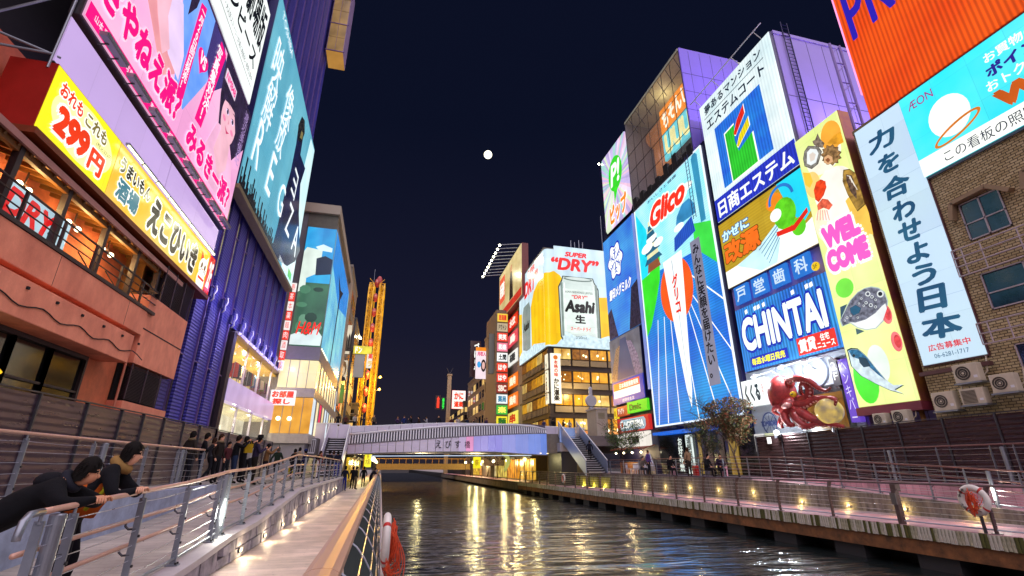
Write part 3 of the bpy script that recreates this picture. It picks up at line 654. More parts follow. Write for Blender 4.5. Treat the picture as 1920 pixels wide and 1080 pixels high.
lbox('balcony_back', -11.4, -11.3, 4, 18.3, 6.6, 9.3, M_WOODC)
lbox('balcony_partition', -11.3, -8.6, 18.3, 18.4, 6.6, 9.0, M_WOODC)
for k, (a, c, m) in enumerate([(10.4, 12.0, glow('#f2c21c', .9)), (12.4, 14.4, glow('#e6b21c', .9)), (14.9, 15.8, glow('#dfe6c4', .7)), (16.2, 17.0, glow('#e4dbe8', .8)), (17.2, 18.0, glow('#d8cfe2', .8))]):
    p = lbox('lit_screen', -9.6, -9.55, a, c, 6.7, 8.0, m)
    lbox('screen_frame', -9.62, -9.5, a-.06, a, 6.62, 8.6, M_WOODF, p)
sgn = Sign('beer_banner', 'pale blue banner with red lettering hung behind the balcony railing', 'banner', 'L', -8.3, loc=(-8.3, 11.2, 6.7))
sgn.box('cloth', 0, 2.4, 0, .85, 0, .02, glow('#b8d8e4', .8)); sgn.text('DRY', (.15, .1), (1.9, .75), glow('#d81818', .9), d=.03, px=False, fat=.05, shear=.2)
# top of the building, left corner of the picture
lbox('upper_wall', -12, -9.6, 2, 7.6, 11.5, 24, M_ORANGED)
lbox('roof_beam', -9.6, -8.9, 4, 10.4, 12.6, 13.0, M_ORANGE)
sc = thing('sign_scaffold', 'grey steel scaffold tubes bracing the signs at the left end', 'scaffold', (-8.2, 10.6, 10.4))
for a, c in (((-1.2, -.3, .25), (0, .4, 2.3)), ((-1.4, -.4, .3), (.1, .5, .3)), ((0, .4, -.1), (0, .4, 3.2)), ((-1.4, -.4, .3), (-1.4, -.4, -.4)), ((-1.4, -.4, -.3), (0, .4, .3)), ((-1.3, -.2, 3.1), (.1, .5, 3.1))):
    MB().tube([a, c], .03, 8).build('tube', M_STEEL, sc)
# ---------------------------------------------------------------- yellow restaurant sign
Y1, Y2, ZB, ZT = 11.0, 22.65, 8.70, 10.45
sg = Sign('yellow_sign', 'long yellow restaurant sign box with 299 yen lettering and a red end', 'sign', 'L', LX, loc=(LX, Y1, ZB))
Lw, Hh = Y2-Y1, ZT-ZB
sg.box('cabinet', 0, Lw, 0, Hh, -.95, -.02, mat('red_cabinet', '#a3160f', .4, var=.15))
sg.box('face', .02, 2.93, .03, Hh-.03, -.02, .0, glow('#f7ec1c', 1.0, True, var=.05))
sg.box('face_amber', 2.97, 9.9, .03, Hh-.03, -.02, .0, glow('#efb81a', .95, True, col2='#e8d070', vscale=.35))
sg.box('face_cat', 9.93, 10.95, .03, Hh-.03, -.02, .0, glow('#f0c418', .95))
sg.box('face_red', 10.98, Lw-.02, .03, Hh-.03, -.02, .0, glow('#e01c10', .9))
sg.box('lower_trim', 0, Lw, -.16, 0, -.95, .05, mat('brown_trim', '#7c3413', .5))
RED, WHT, INK = glow('#e8380c', 1.0), glow('#fffdf2', 1.05), glow('#2b2a1c', .6)
ov = [(1.5+1.3*cos(a*pi/16), .85+.72*sin(a*pi/16)) for a in range(32)]
sg.shape('oval', ov, glow('#fbf6a0', 1.05, var=.03), .005, .004, px=False)
sg.text('おれも', (.25, 1.12), (1.15, 1.5), RED, .03, px=False, fat=.04, outline=WHT, ofat=.13)
sg.text('これも', (1.3, 1.1), (2.3, 1.48), glow('#8a7a34', .8), .03, px=False, fat=.04, outline=WHT, ofat=.13)
sg.text('299', (.4, .25), (1.75, 1.0), RED, .03, px=False, fat=.07, outline=WHT, ofat=.15)
sg.text('円', (1.85, .2), (2.5, .82), RED, .03, px=False, fat=.06, outline=WHT, ofat=.14)
sg.text('(税込323円)', (1.95, .9), (2.75, 1.05), INK, .03, px=False)
sg.text('うまいもん', (3.15, .95), (5.1, 1.42), INK, .03, px=False, fat=.05, outline=WHT, ofat=.12)
sg.text('酒場', (3.3, .2), (4.6, .85), glow('#3f7f90', .8), .03, px=False, fat=.05, outline=WHT, ofat=.12)
sg.text('えこひいき', (5.3, .2), (9.6, 1.4), INK, .03, px=False, fat=.06, outline=WHT, ofat=.13)
sg.text('2F', (11.05, .25), (11.5, 1.45), WHT, .03, px=False, fat=.04)
# cat face: plain lucky cat print
cx, cz = 10.44, .85
def ell(cx, cz, rx, rz, n=24, a0=0, a1=2*pi): return [(cx+rx*cos(a0+(a1-a0)*k/n), cz+rz*sin(a0+(a1-a0)*k/n)) for k in range(n if abs(a1-a0-2*pi) < 1e-6 else n+1)]
sg.shape('cat_body', ell(cx, .3, .42, .42), WHT, .004, .004, px=False)
sg.shape('cat_head', ell(cx, cz, .44, .42), WHT, .009, .004, px=False)
for q in (-1, 1):
    sg.shape('cat_ear', [(cx+q*.38, cz+.18), (cx+q*.40, cz+.66), (cx+q*.1, cz+.38)], WHT if q > 0 else RED, .006, .004, px=False)
    sg.shape('cat_eye', ell(cx+q*.18, cz+.08, .085, .12), glow('#9a6a10', .9), .014, .004, px=False); sg.shape('cat_pupil', ell(cx+q*.18, cz+.08, .04, .085), INK, .019, .004, px=False)
    for w in (-.02, -.1, -.18): sg.shape('cat_whisker', [(cx+q*.1, cz+w*.6), (cx+q*.36, cz+w), (cx+q*.36, cz+w-.02), (cx+q*.1, cz+w*.6-.02)], INK, .014, .004, px=False)
sg.shape('cat_nose', ell(cx, cz-.05, .05, .035), RED, .014, .004, px=False); sg.shape('cat_collar', [(cx-.36, cz-.42), (cx+.36, cz-.42), (cx+.3, cz-.52), (cx-.3, cz-.52)], RED, .014, .004, px=False)
for k in range(8):
    y = 3.0+k*1.0
    o = thing('tube_lamp', f'bright fluorescent tube over the yellow sign, {ORD[k] if k > 1 else ["first", "second"][k]} from the left'.replace('nearest', 'first'), 'lamp', (LX+.12, Y1+y, ZT-.06), 0, 'tube lamps over the yellow sign')
    MB().box((-.05, .0, .02), (.05, .92, .09)).build('fitting', M_STEEL, o); MB().tube([(.03, .03, 0), (.03, .89, 0)], .028, 8).build('tube', glow('#ffffc8', 6, name='fluor_tube', var=.01), o)
    if k % 2: lamp(o, (.4, 0, -.05), 8, (1, .95, .6), .2)
# ---------------------------------------------------------------- blank lilac boards with floodlights
M_LIL = glow('#cfb2ec', .82, True, var=.06, vscale=.25, name='lilac_board')  # boards glow lilac themselves in place of floodlight on them
for k, (a, c) in enumerate(((11.0, 17.1), (17.16, 22.6))):
    o = Sign('blank_board', f'blank glowing lilac board between the yellow sign and the pink billboard, {"left" if k == 0 else "right"} one', 'board', 'L', LX-.15, loc=(LX-.15, a, 10.52), group='blank lilac boards')
    o.box('face', 0, c-a, 0, 1.36, -.03, 0, M_LIL); o.box('frame', 0, c-a, -.04, -.001, -.05, .02, M_STEELD)
M_FIX = mat('fixture_grey', '#8d8794', .4, .5)
y = 11.5; k = 0
while y < 22.3:
    o = thing('floodlight', f'long grey floodlight trough below the pink billboard, {ORD[k]} from the left', 'floodlight', (LX+.25, y, 11.95), 0, 'floodlights below the pink billboard')
    MB().box((-.09, 0, 0), (.09, 1.1, .07)).add([(-.09, 0, .07), (.09, 0, .07), (.12, 0, .12), (-.12, 0, .12), (-.09, 1.1, .07), (.09, 1.1, .07), (.12, 1.1, .12), (-.12, 1.1, .12)], [(0,1,2,3),(7,6,5,4),(1,5,6,2),(4,0,3,7)]).build('trough', M_FIX, o)
    MB().bar((-.25, .3, -.05), (0, .3, 0), .03, .03).bar((-.25, .8, -.05), (0, .8, 0), .03, .03).build('arm', M_STEELD, o)
    y += 1.42; k += 1
# ---------------------------------------------------------------- pink photo billboard
pk = Sign('pink_billboard', 'large pink photo book billboard with magenta lettering above the yellow sign', 'billboard', 'L', LX, loc=(LX, 11.1, 12.1))
PW, PH = 11.75, 6.45
pk.box('face', 0, PW, 0, PH, -.05, 0, glow('#e9a0cf', .95, True, col2='#f3c3dd', vscale=.3, name='pink_print'))  # print glows by itself in place of the floodlights below it
pk.box('frame_back', -.05, PW+.05, -.05, PH+.05, -.3, -.051, M_STEELD)
SK, SK2, MG = glow('#eaa6a6', .95, col2='#d98a94', vscale=.6), glow('#f0b8c8', .95), glow('#ec0f7c', 1.0, var=.03)
HAIR, LIN, BLU = glow('#2b2138', .6, col2='#45345c', vscale=2), glow('#e6cdf2', .95), glow('#5c90ea', .95, col2='#86b0f4')
def loc_poly(pts): return pts
pk.shape('print_sky', [(3.0, 6.45), (6.3, 6.45), (6.6, 4.0), (5.4, 1.6), (4.4, 2.0), (3.6, 4.4)], BLU, .002, .003, px=False)
pk.shape('print_dark', [(5.9, 6.45), (7.2, 6.45), (8.4, 5.4), (7.0, 3.8), (6.0, 4.6)], glow('#4b3f86', .7), .003, .003, px=False)
pk.shape('print_arm', [(.2, 6.4), (1.6, 6.45), (3.2, 4.4), (4.3, 2.2), (3.6, 1.5), (2.4, 2.4), (1.0, 3.4), (.1, 4.8)], SK, .006, .003, px=False)
pk.shape('print_neck', [(1.9, 6.45), (3.7, 6.45), (3.9, 5.5), (3.2, 4.7), (2.2, 5.2)], SK2, .009, .003, px=False)
pk.shape('print_dress', [(2.3, 4.9), (3.6, 4.6), (4.5, 3.2), (4.6, 2.2), (3.6, 2.4), (2.6, 3.2)], LIN, .011, .003, px=False)
pk.shape('print_hand', [(1.9, 4.2), (2.5, 4.7), (2.9, 4.3), (3.0, 3.4), (3.6, 2.6), (3.3, 2.1), (2.5, 2.9), (2.0, 3.6)], SK2, .014, .003, px=False)
pk.shape('print_leaf', [(2.0, 5.6), (2.4, 5.2), (2.8, 5.1), (2.5, 4.9), (2.1, 5.2)], glow('#2f5a3a', .7), .017, .003, px=False)
pk.shape('print_hair', [(3.6, 6.45), (4.5, 6.45), (4.4, 5.4), (4.0, 4.6), (3.9, 5.6)], HAIR, .015, .003, px=False)
pk.shape('print_dark_right', [(7.6, 6.45), (11.75, 6.45), (11.75, 4.4), (10.6, 3.0), (9.6, 3.8), (8.4, 3.4), (7.9, 4.6)], HAIR, .005, .003, px=False)
pk.shape('print_face', ell(9.35, 4.25, .95, 1.15), SK2, .010, .003, px=False)
pk.shape('print_fringe', [(8.2, 5.5), (9.2, 5.9), (10.5, 5.3), (10.3, 4.3), (9.7, 5.0), (9.0, 4.9), (8.5, 4.7)], HAIR, .014, .003, px=False)
for q in (8.98, 9.72):
    pk.shape('print_eye', ell(q, 4.45, .2, .11), LIN, .0145, .002, px=False); pk.shape('print_iris', ell(q, 4.45, .1, .1), HAIR, .0175, .002, px=False); pk.shape('print_lash', [(q-.24, 4.5), (q, 4.62), (q+.24, 4.5), (q, 4.56)], HAIR, .020, .002, px=False); pk.shape('print_brow', [(q-.24, 4.82), (q, 4.9), (q+.24, 4.82), (q, 4.85)], glow('#6a4a58', .7), .0145, .002, px=False); pk.shape('print_blush', ell(q+(q-9.35)*.5, 4.0, .2, .12), glow('#f08ab0', .95), .0145, .002, px=False)
pk.shape('print_nose', [(9.3, 4.3), (9.38, 4.05), (9.28, 4.05)], glow('#d88a98', .9), .0145, .002, px=False)
pk.shape('print_mouth', [(9.05, 3.78), (9.35, 3.7), (9.65, 3.78), (9.35, 3.55)], glow('#d04070', .9), .015, .003, px=False)
pk.shape('print_shoulder', [(7.5, 1.4), (8.3, 3.4), (9.3, 3.0), (10.7, 2.9), (11.6, 1.2), (11.7, .7), (7.3, .7)], glow('#f2b4d6', .95), .009, .003, px=False)
pk.shape('print_hands', [(8.5, 2.2), (8.8, 3.6), (9.2, 3.3), (9.6, 3.4), (10.0, 3.6), (10.2, 2.2), (9.5, 1.5)], SK2, .013, .003, px=False)
pk.shape('magenta_strip', [(0, 0), (PW, 0), (PW, .48), (0, .48)], MG, .018, .004, px=False)
pk.shape('ribbon', [(4.6, 5.9), (5.05, 6.1), (5.2, 1.9), (4.7, 1.7)], MG, .02, .004, px=False)
pk.shape('ribbon', [(6.8, 6.3), (7.5, 6.2), (7.0, 2.05), (6.35, 2.0)], MG, .02, .004, px=False)
hp = [(5.8+.5*(16*sin(a)**3)/16, 4.2+.55*(13*cos(a)-5*cos(2*a)-2*cos(3*a)-cos(4*a))/16) for a in [2*pi*k/28 for k in range(28)]]
pk.shape('heart', hp, MG, .02, .004, px=False); WP = glow('#fff6fb', 1.0, var=.02)
pk.text('VS', (5.5, 4.0), (6.1, 4.55), WP, .03, px=False, fat=.03)
pk.text('一月20日同日発売！', (4.72, 2.1), (5.08, 5.75), WP, .03, px=False, vertical=True, fat=.02)
pk.text('写真集対決！', (6.6, 2.3), (7.15, 6.0), WP, .03, px=False, vertical=True, fat=.02)
pk.text('さやねえ派？', (.2, .75), (5.2, 2.05), MG, .03, px=False, fat=.06, outline=glow('#ffd6ea', 1), ofat=.11)
pk.text('みるきー派？', (6.1, .65), (11.3, 1.85), MG, .03, px=False, fat=.06, outline=glow('#ffd6ea', 1), ofat=.11)
pk.text('とは、', (1.2, 3.5), (2.2, 4.3), MG, .03, px=False, fat=.05)
pk.text('山本 彩 ファースト写真集『さや神』 東京四月 定価1500円(税込)', (.3, .12), (5.8, .38), WP, .03, px=False)
pk.text('渡辺美優紀 ファースト写真集『みる神』 定価1500円(税込)', (6.2, .12), (11.5, .38), WP, .03, px=False)
pk.shape('name_plate', [(7.9, 5.4), (9.4, 5.4), (9.4, 5.95), (7.9, 5.95)], glow('#f2d8ee', .95), .02, .004, px=False); pk.text('NMB48', (8.0, 5.48), (9.3, 5.86), MG, .03, px=False, fat=.03)
pk.text('渡辺美優紀', (10.9, 3.2), (11.45, 6.2), glow('#b79ad6', .8), .03, px=False, vertical=True)
# white billboard above it
wb = Sign('white_billboard', 'bright white billboard with black characters above the pink one', 'billboard', 'L', LX, loc=(LX, 11.1, 18.85))
wb.box('face', 0, 11.2, 0, 6.1, -.05, 0, glow('#f4fbf8', 1.0, True, var=.02)); wb.box('rim', -.05, 11.26, -.06, 6.2, -.35, -.051, mat('lilac_rim', '#a58cc0', .5))
BK = glow('#151a22', .5, var=.02)
wb.text('ワンピース', (5.4, 1.6), (10.6, 2.7), BK, .03, px=False, fat=.03); wb.text('堂々の劇場版', (5.2, 3.0), (10.9, 5.6), BK, .03, px=False, fat=.03)
wb.text('映画公式サイト・大人気ストーリーが遂に映画化・絶賛公開中', (4.6, .95), (10.7, 1.3), BK, .03, px=False)
wb.shape('rule', [(4.6, .75), (10.8, .75), (10.8, .78), (4.6, .78)], BK, .01, .004, px=False)
# ---------------------------------------------------------------- blue-violet finned building
M_BLUE = mat('violet_cladding', '#4e4ab0', .42, .25, var=.12, scale=.6); t = M_BLUE.node_tree; b = t.nodes['Principled BSDF']
tc = nd(t, 'ShaderNodeTexCoord'); sx = nd(t, 'ShaderNodeSeparateXYZ'); t.links.new(tc.outputs['Object'], sx.inputs[0])
mm = nd(t, 'ShaderNodeMath', operation='MULTIPLY'); mm.inputs[1].default_value = 2*pi*7; t.links.new(sx.outputs[2], mm.inputs[0]); ms = nd(t, 'ShaderNodeMath', operation='SINE'); t.links.new(mm.outputs[0], ms.inputs[0])
bp = nd(t, 'ShaderNodeBump'); bp.inputs['Strength'].default_value = .5; bp.inputs['Distance'].default_value = .03; t.links.new(ms.outputs[0], bp.inputs['Height']); t.links.new(bp.outputs[0], b.inputs['Normal'])
M_SLOT = mat('dark_slot', '#1a1428', .35, .3, var=.2); M_VSTEEL = mat('violet_steel', '#7a62a0', .4, .5)
bb = thing('finned_building', 'tall blue violet building with vertical fins behind the teal billboard', 'building', (-8.6, 21.4, 1.1))
def bbx(name, x0, x1, y0, y1, z0, z1, m, par=None):
    q = bb.location; return MB().box((x0-q.x, y0-q.y, z0-q.z), (x1-q.x, y1-q.y, z1-q.z)).build(name, m, par or bb)
bbx('core', -30, -8.76, 21.4, 39.2, 8.95, 52, M_SLOT); bbx('lower_core', -30, -8.76, 21.4, 29.2, -1, 8.95, M_SLOT)
bbx('base_wall', -8.76, -8.6, 21.4, 29.1, 0, 3.3, mat('grey_plinth', '#6a6672', .6))
y = 21.45; k = 0
PIT = 1.84
while y < 39:
    zb = 3.3 if y < 28 else 8.95
    f = bbx('fin', -9.0, -8.64, y, min(y+PIT*.6, 39.15), zb, 52, M_BLUE)
    bbx('fin_edge', -8.72, -8.56, y+PIT*.6, y+PIT*.6+.06, zb, 52, M_VSTEEL, f)
    if y > 22: bbx('slot_light', -8.76, -8.72, y+PIT*.84, y+PIT*.95, 11.0+random.uniform(-.8, .8), 14.3, glow('#b8ac78', .45, var=.3, vscale=2), f)
    for zz in (6.2, 9.9, 13.3): bbx('slot_bar', -8.75, -8.62, y+PIT*.66, y+PIT-.02, zz, zz+.05, M_VSTEEL, f)
    y += PIT
bbx('corner_cap', -9.0, -8.4, 39.15, 39.3, 8.9, 52, M_BLUE)
for k in range(10):
    y = 24.2+k*PIT; z = 9.0 if k > 1 else 9.3
    o = thing('hook_bracket', f'white curved bracket lamp at the foot of a blue fin, {ORD[k]} from the left'.replace('nearest', 'first').replace('second first', 'second'), 'lamp', (-8.4, y, z), 0, 'bracket lamps on the finned building')
    MB().tube([(0, 0, -.35), (.12, 0, -.2), (.1, 0, 0), (.18, 0, .2), (.14, 0, .45)], .035, 6).build('arm', M_WHITE, o, smooth=True)
    MB().box((-.14, -.12, -.1), (-.02, .12, .35)).build('housing', mat('blue_housing', '#1c1a66', .5), o)
    lamp(o, (.6, 0, .3), 20, (.42, .36, 1.0), .15)
# teal film billboard
te = Sign('teal_billboard', 'tall teal billboard with white characters and a dark robed figure on the finned building', 'billboard', 'L', LX, loc=(LX, 23.2, 14.8))
TW, TH = 15.4, 12.9
te.box('face', 0, TW, 0, TH, -.05, 0, glow('#4f9fba', .85, True, col2='#7ac6d8', vscale=.16, name='teal_print'))
te.box('back', -.05, TW+.05, -.05, TH+.05, -.5, -.051, MATS['blue_housing']); te.box('lower_beam', -.1, TW+.1, -.3, -.06, -.4, .1, mat('olive_beam', '#8c7c5c', .5, .3))
NAV = glow('#1b2452', .7, col2='#0d1024', vscale=.8); PALE = glow('#bfe6ec', .95, col2='#e4f6f2', vscale=.3)
te.shape('print_light', [(11.2, 0), (TW, 0), (TW, 12.8), (13.4, 12.6), (12.2, 7)], PALE, .002, .004, px=False)
te.shape('print_robe', [(566, 222), (571, 240), (563, 290), (572, 316), (563, 345), (560, 400), (562, 470), (553, 490), (538, 499), (522, 488), (508, 470), (520, 425), (533, 365), (545, 320), (555, 270), (559, 240)], NAV, .007, .004)
te.shape('print_hood', [(566, 218), (571, 226), (571, 250), (564, 268), (558, 262), (559, 235)], BK, .012, .004); te.shape('print_mask', [(565, 245), (568, 250), (566, 262), (562, 258)], glow('#8f8450', .7), .017, .004)
sky_pts = [(0, 0)]
x = 0
while x < 8.4:
    h = random.uniform(.5, 1.9)*(1-.05*x); w = random.uniform(.18, .4); sky_pts += [(x, h), (x+w*.6, h), (x+w*.6, h*.5), (x+w, h*.5)]; x += w
sky_pts += [(8.4, 0)]
te.shape('print_skyline', sky_pts, BK, .005, .004, px=False)
WT = glow('#f2fbff', 1.0, var=.02)
for ch, u, v, w, h_ in (('映', 521, 120, 2.0, 3.2), ('像', 541, 200, 2.0, 3.2), ('解', 505, 195, 2.0, 3.2), ('放', 527, 252, 2.0, 2.9), ('R', 484, 268, 1.3, 2.8), ('E', 508, 326, 1.4, 2.8), ('G', 527, 374, 1.5, 2.4), ('Z', 542, 412, 1.7, 2.4), ('A', 553, 448, 1.8, 2.4), ('ヨ', 552, 345, 1.6, 2.2)): c_ = te.p(u, v); te.text(ch, (c_[0]-w/2, c_[1]-h_/2), (c_[0]+w/2, c_[1]+h_/2), WT, .03, px=False, shear=.12)
te.text('LEADING INNOVATION', (10.1, .25), (12.5, .55), WT, .03, px=False); te.text('TOSHIBA', (.9, 12.1), (4.2, 12.6), WT, .03, px=False)
te.shape('green_tag', [(13.4, .3), (14.7, .3), (14.7, .9), (13.4, .9)], glow('#68c838', .9), .01, .004, px=False)
# roof-top sign box
rb = Sign('rooftop_sign_box', 'tan panelled sign box jutting out at the top of the finned building', 'sign', 'F', 38.0, loc=(-8.4, 38.2, 38.6))
for i in range(2):
    for j in range(5): rb.box('panel', .05+i*.75, .75+i*.75, .1+j*1.7, 1.72+j*1.7, 0, .05, glow('#b08a52', .55, var=.3, vscale=.7))
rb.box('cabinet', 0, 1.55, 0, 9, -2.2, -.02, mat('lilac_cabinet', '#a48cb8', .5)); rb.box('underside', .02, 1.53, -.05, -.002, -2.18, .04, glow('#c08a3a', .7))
for q in (0, 3.4, 6.8): rb.box('bar', -.1, 1.7, q, q+.07, .06, .13, M_VSTEEL)
# shop floors under the fins
sh = thing('clothing_shop', 'two lit clothing shop floors under the blue fins with garments on rails', 'shop', (-8.7, 29.4, 1.1))
def sbx(name, x0, x1, y0, y1, z0, z1, m, par=None):
    q = sh.location; return MB().box((x0-q.x, y0-q.y, z0-q.z), (x1-q.x, y1-q.y, z1-q.z)).build(name, m, par or sh)
sbx('corner_column', -9.1, -8.55, 29.2, 29.75, 0, 8.8, mat('dark_column', '#3c3038', .5, .4)); sbx('floor_band', -9.0, -8.5, 29.75, 43.8, 5.1, 6.3, glow('#c8b0e0', .7, name='lilac_band'))
sbx('top_band', -9.0, -8.45, 29.6, 43.9, 8.72, 8.93, M_LILACW); sbx('back_wall', -12.2, -12.1, 29.75, 43.8, 2.0, 8.7, glow('#e0a82a', .75, True, var=.3, vscale=.5, name='shop_wall'))  # shop walls, partitions and ceilings glow themselves for the bright interior
sbx('ceiling', -12.1, -8.8, 29.75, 43.8, 8.45, 8.55, glow('#f0b83c', .7, var=.1)); sbx('ceiling', -12.1, -8.8, 29.75, 43.8, 4.95, 5.05, glow('#d8c890', .7)); sbx('floor', -12.1, -8.8, 29.75, 43.8, 6.3, 6.4, M_WOODC); sbx('floor', -12.1, -8.8, 29.75, 43.8, 1.1, 1.2, M_WOODC)
sbx('end_wall', -12.1, -8.8, 43.7, 43.8, 1.1, 8.6, MATS['shop_wall']); sbx('partition', -10.6, -10.5, 30, 43.5, 6.4, 8.4, glow('#f2d488', .7, var=.25, vscale=1.5)); sbx('partition', -10.6, -10.5, 30, 43.5, 1.2, 4.95, glow('#e8e0c4', .7, var=.25, vscale=1.5)); sbx('upper_glass', -8.79, -8.77, 29.8, 43.7, 6.4, 8.7, mat('shop_glass', '#ffffff', .05, alpha=.06, var=0)); sbx('lower_glass', -8.79, -8.77, 29.8, 43.7, 1.2, 5.0, MATS['shop_glass'])
for y in (33.2, 36.8, 40.4): sbx('mullion', -8.85, -8.72, y, y+.08, 1.2, 8.7, M_LILACW)
gcols = ['#7a8c2a', '#c0392b', '#30343c', '#8a7560', '#4a6fa0', '#d8d0c0', '#2c2c30', '#b06a8a', '#e0c040']
for lvl in (6.4, 1.2):
    for y in (30.4, 32.0, 34.2, 35.6, 37.6, 39.4, 41.4, 42.6):
        rk = thing('garment_rail', f'rail of hanging clothes in the {"upper" if lvl > 3 else "lower"} lit shop window {["by the dark column", "second from the column", "third from the column", "midway along", "past the middle", "towards the far end", "near the far end", "at the far end"][[30.4, 32.0, 34.2, 35.6, 37.6, 39.4, 41.4, 42.6].index(y)]}', 'clothes rail', (-9.5, y, lvl), 0, 'garment rails in the shop')
        MB().tube([(0, -.5, 0), (0, -.5, 1.55), (0, .5, 1.55), (0, .5, 0)], .02, 6).build('rail', M_STEEL, rk)
        for g in range(4):
            yy = -.36+g*.24; gl = random.uniform(.55, .95)
            MB().prism([(-.2, 1.45), (-.04, 1.52), (.04, 1.52), (.2, 1.45), (.24, 1.5-gl), (-.24, 1.5-gl)], yy-.05, yy+.05).build('garment', mat('cloth_'+(gc := random.choice(gcols)), gc, .9), rk)
for i, y in enumerate((31.2, 33.0, 35, 37, 39, 41, 43)):
    o = thing('shop_spot', f'small ceiling spot lamp in the shop, {ORD[i]} from the dark column', 'lamp', (-9.4, y, 8.3), 0, 'spot lamps in the shop ceiling'); MB().lathe([(.05, 0), (.07, .1), (.05, .15)], 10).build('housing', M_WHITE, o); MB().lathe([(.045, -.012), (.045, -.002)], 10).build('lens', glow('#fff0c0', 7, name='spot_lens'), o)
    if i % 2 == 0: lamp(o, (0, 0, -.3), 60, (1, .82, .45), .1); lamp(o, (0, 0, -4.0), 40, (1, .9, .6), .1, name='lower_shop_light')
# ================================================================ glass corner store with wrap-around screen (left, by the bridge)
HY, HXL, HXR, HYB = 42.0, -8.3, -5.65, 62.0
hm = thing('corner_store', 'white glass corner store with a huge framed screen left of the bridge', 'building', (HXR, HY, 3.3))
def hbx(name, x0, x1, y0, y1, z0, z1, m, par=None):
    q = hm.location; return MB().box((x0-q.x, y0-q.y, z0-q.z), (x1-q.x, y1-q.y, z1-q.z)).build(name, m, par or hm)
M_CREAM = mat('cream_frame', '#b9a793', .5, var=.08, scale=.5); M_GREYP = mat('grey_panel', '#8d8a90', .5, .2, var=.1)
hbx('core', HXL-8, HXR-.25, HY+.3, HYB, 0, 23.6, M_GREYP)
hbx('roof_frame', HXL-8, HXR+.05, HY-.1, HYB+.5, 23.4, 24.3, M_CREAM)
hbx('far_frame', HXL, HXR+.1, HYB-2.2, HYB+.5, 8.5, 23.4, M_CREAM)
hbx('recess', HXL, HXR-.1, HY+.25, HY+.6, 21.9, 23.4, mat('recess_slats', '#6f685c', .6, var=.2))
SCR = glow('#2fa8dc', 1.0, True, col2='#1f6fb8', vscale=.4, name='screen_sky'); GRN = glow('#3f7358', .8, True, col2='#2a4f40', vscale=.5, name='screen_green')
scf = Sign('front_screen', 'tall lit screen with blue sky and green foliage on the corner store, front face', 'screen', 'F', HY, loc=(HXL+.15, HY, 11.0))
SW = HXR-HXL-.2
scf.box('backing', 0, SW, 0, 10.9, -.29, -.02, M_GREYP); scf.box('sky', 0, SW, 5.6, 10.9, -.02, 0, SCR); scf.box('green', 0, SW, 0, 5.6, -.02, 0, GRN)
scf.shape('print_pillar', [(0, 4.7), (.55, 5.0), (.5, 6.0), (1.5, 6.6), (1.5, 8.7), (.2, 8.9), (0, 8.5)], glow('#dcece0', .95), .004, .004, px=False)
scf.shape('print_cloud', [(.9, 9.0), (1.5, 9.3), (2.3, 9.0), (2.3, 8.6), (1.2, 8.7)], glow('#d8f2fa', 1), .006, .004, px=False)
scf.shape('print_hill', [(1.1, 7.9), (1.8, 8.2), (2.44, 7.9), (2.44, 6.5), (1.2, 6.3)], glow('#1c2c48', .7), .005, .004, px=False)
for k in range(7):
    c = (random.uniform(.3, 2.1), random.uniform(1.6, 5.2)); scf.shape('print_leaf', ell(*c, random.uniform(.25, .5), random.uniform(.2, .5), 9), glow(random.choice(('#2f5f48', '#508a6a', '#24453a', '#6a9c80')), .8), .007+.004*k, .003, px=False)
scf.shape('print_ice', [(0, .1), (2.4, .1), (2.44, .9), (1.9, 1.6), (1.2, .9), (.6, 1.2), (0, .9)], glow('#d4e6e4', .95), .04, .003, px=False)
scf.text('H&M', (.35, 1.0), (2.25, 2.1), glow('#e81c14', 1.1, var=.02), .06, px=False, fat=.012, shear=.3)
scr = Sign('side_screen', 'narrow lit blue screen with palm shapes on the canal face of the corner store', 'screen', 'L', HXR, loc=(HXR, HY+.15, 11.0))
scr.box('backing', 0, 17.4, 0, 10.9, -.24, -.02, M_GREYP); scr.box('lit', 0, 17.4, 0, 10.8, -.02, 0, glow('#86d2d8', .95, True, col2='#4a9ad0', vscale=.35, name='screen_side'))
scr.shape('print_palm', [(7, 0), (7.6, 0), (8.6, 7), (11, 8.6), (8.3, 8.0), (5, 8.6), (7.8, 7)], glow('#16283a', .6), .004, .004, px=False); scr.shape('print_blue', [(0, 7.5), (8, 6), (17, 7.6), (17, 10.8), (0, 10.8)], glow('#2a86d8', .95), .003, .003, px=False)
# lit glass storeys
CAFE = glow('#e8a838', .9, True, col2='#b87818', vscale=1.0, name='cafe_glass')
LITW = glow('#f3e3b4', .95, True, col2='#e6c884', vscale=.35, name='lit_store_glass')
for j, (z0, z1) in enumerate(((9.9, 11.0), (6.9, 9.9), (3.4, 6.9))):
    if j == 0: hbx('storey_band', HXL-.3, HXR-.001, HY-.02, HYB, z0, z1, M_GREYP); continue
    hbx('storey_band', HXL-.3, HXR-.001, HY-.02, HYB, z0, z0+.7, mat('pale_band', '#b5ada4', .4, .2))
    for i in range(4):
        a = HXL-.25+i*.72; w = hbx('window', a+.02, a+.70, HY, HY+.05, z0+.72, z1-.05, LITW if j < 2 else CAFE); hbx('mullion', a-.02, a+.02, HY-.05, HY+.04, z0+.7, z1, M_GREYP, w)
    for i in range(9):
        a = HY+.2+i*2.1; w = hbx('window', HXR-.08, HXR-.04, a+.05, a+1.5, z0+.72, z1-.05, random.choice((LITW, glow('#d8e8f2', .9), LITW)) if not (j == 2 and i == 2) else glow('#e8285c', .9)); hbx('mullion', HXR-.1, HXR, a+1.55, a+2.05, z0+.7, z1, M_GREYP, w)
for x in (-8.0, -7.2): MB().ball((x-HXR, -.35, 1.9), .16, 12, 8).build('globe_lamp', glow('#fff0b0', 6, name='cafe_globe'), hm, smooth=True)
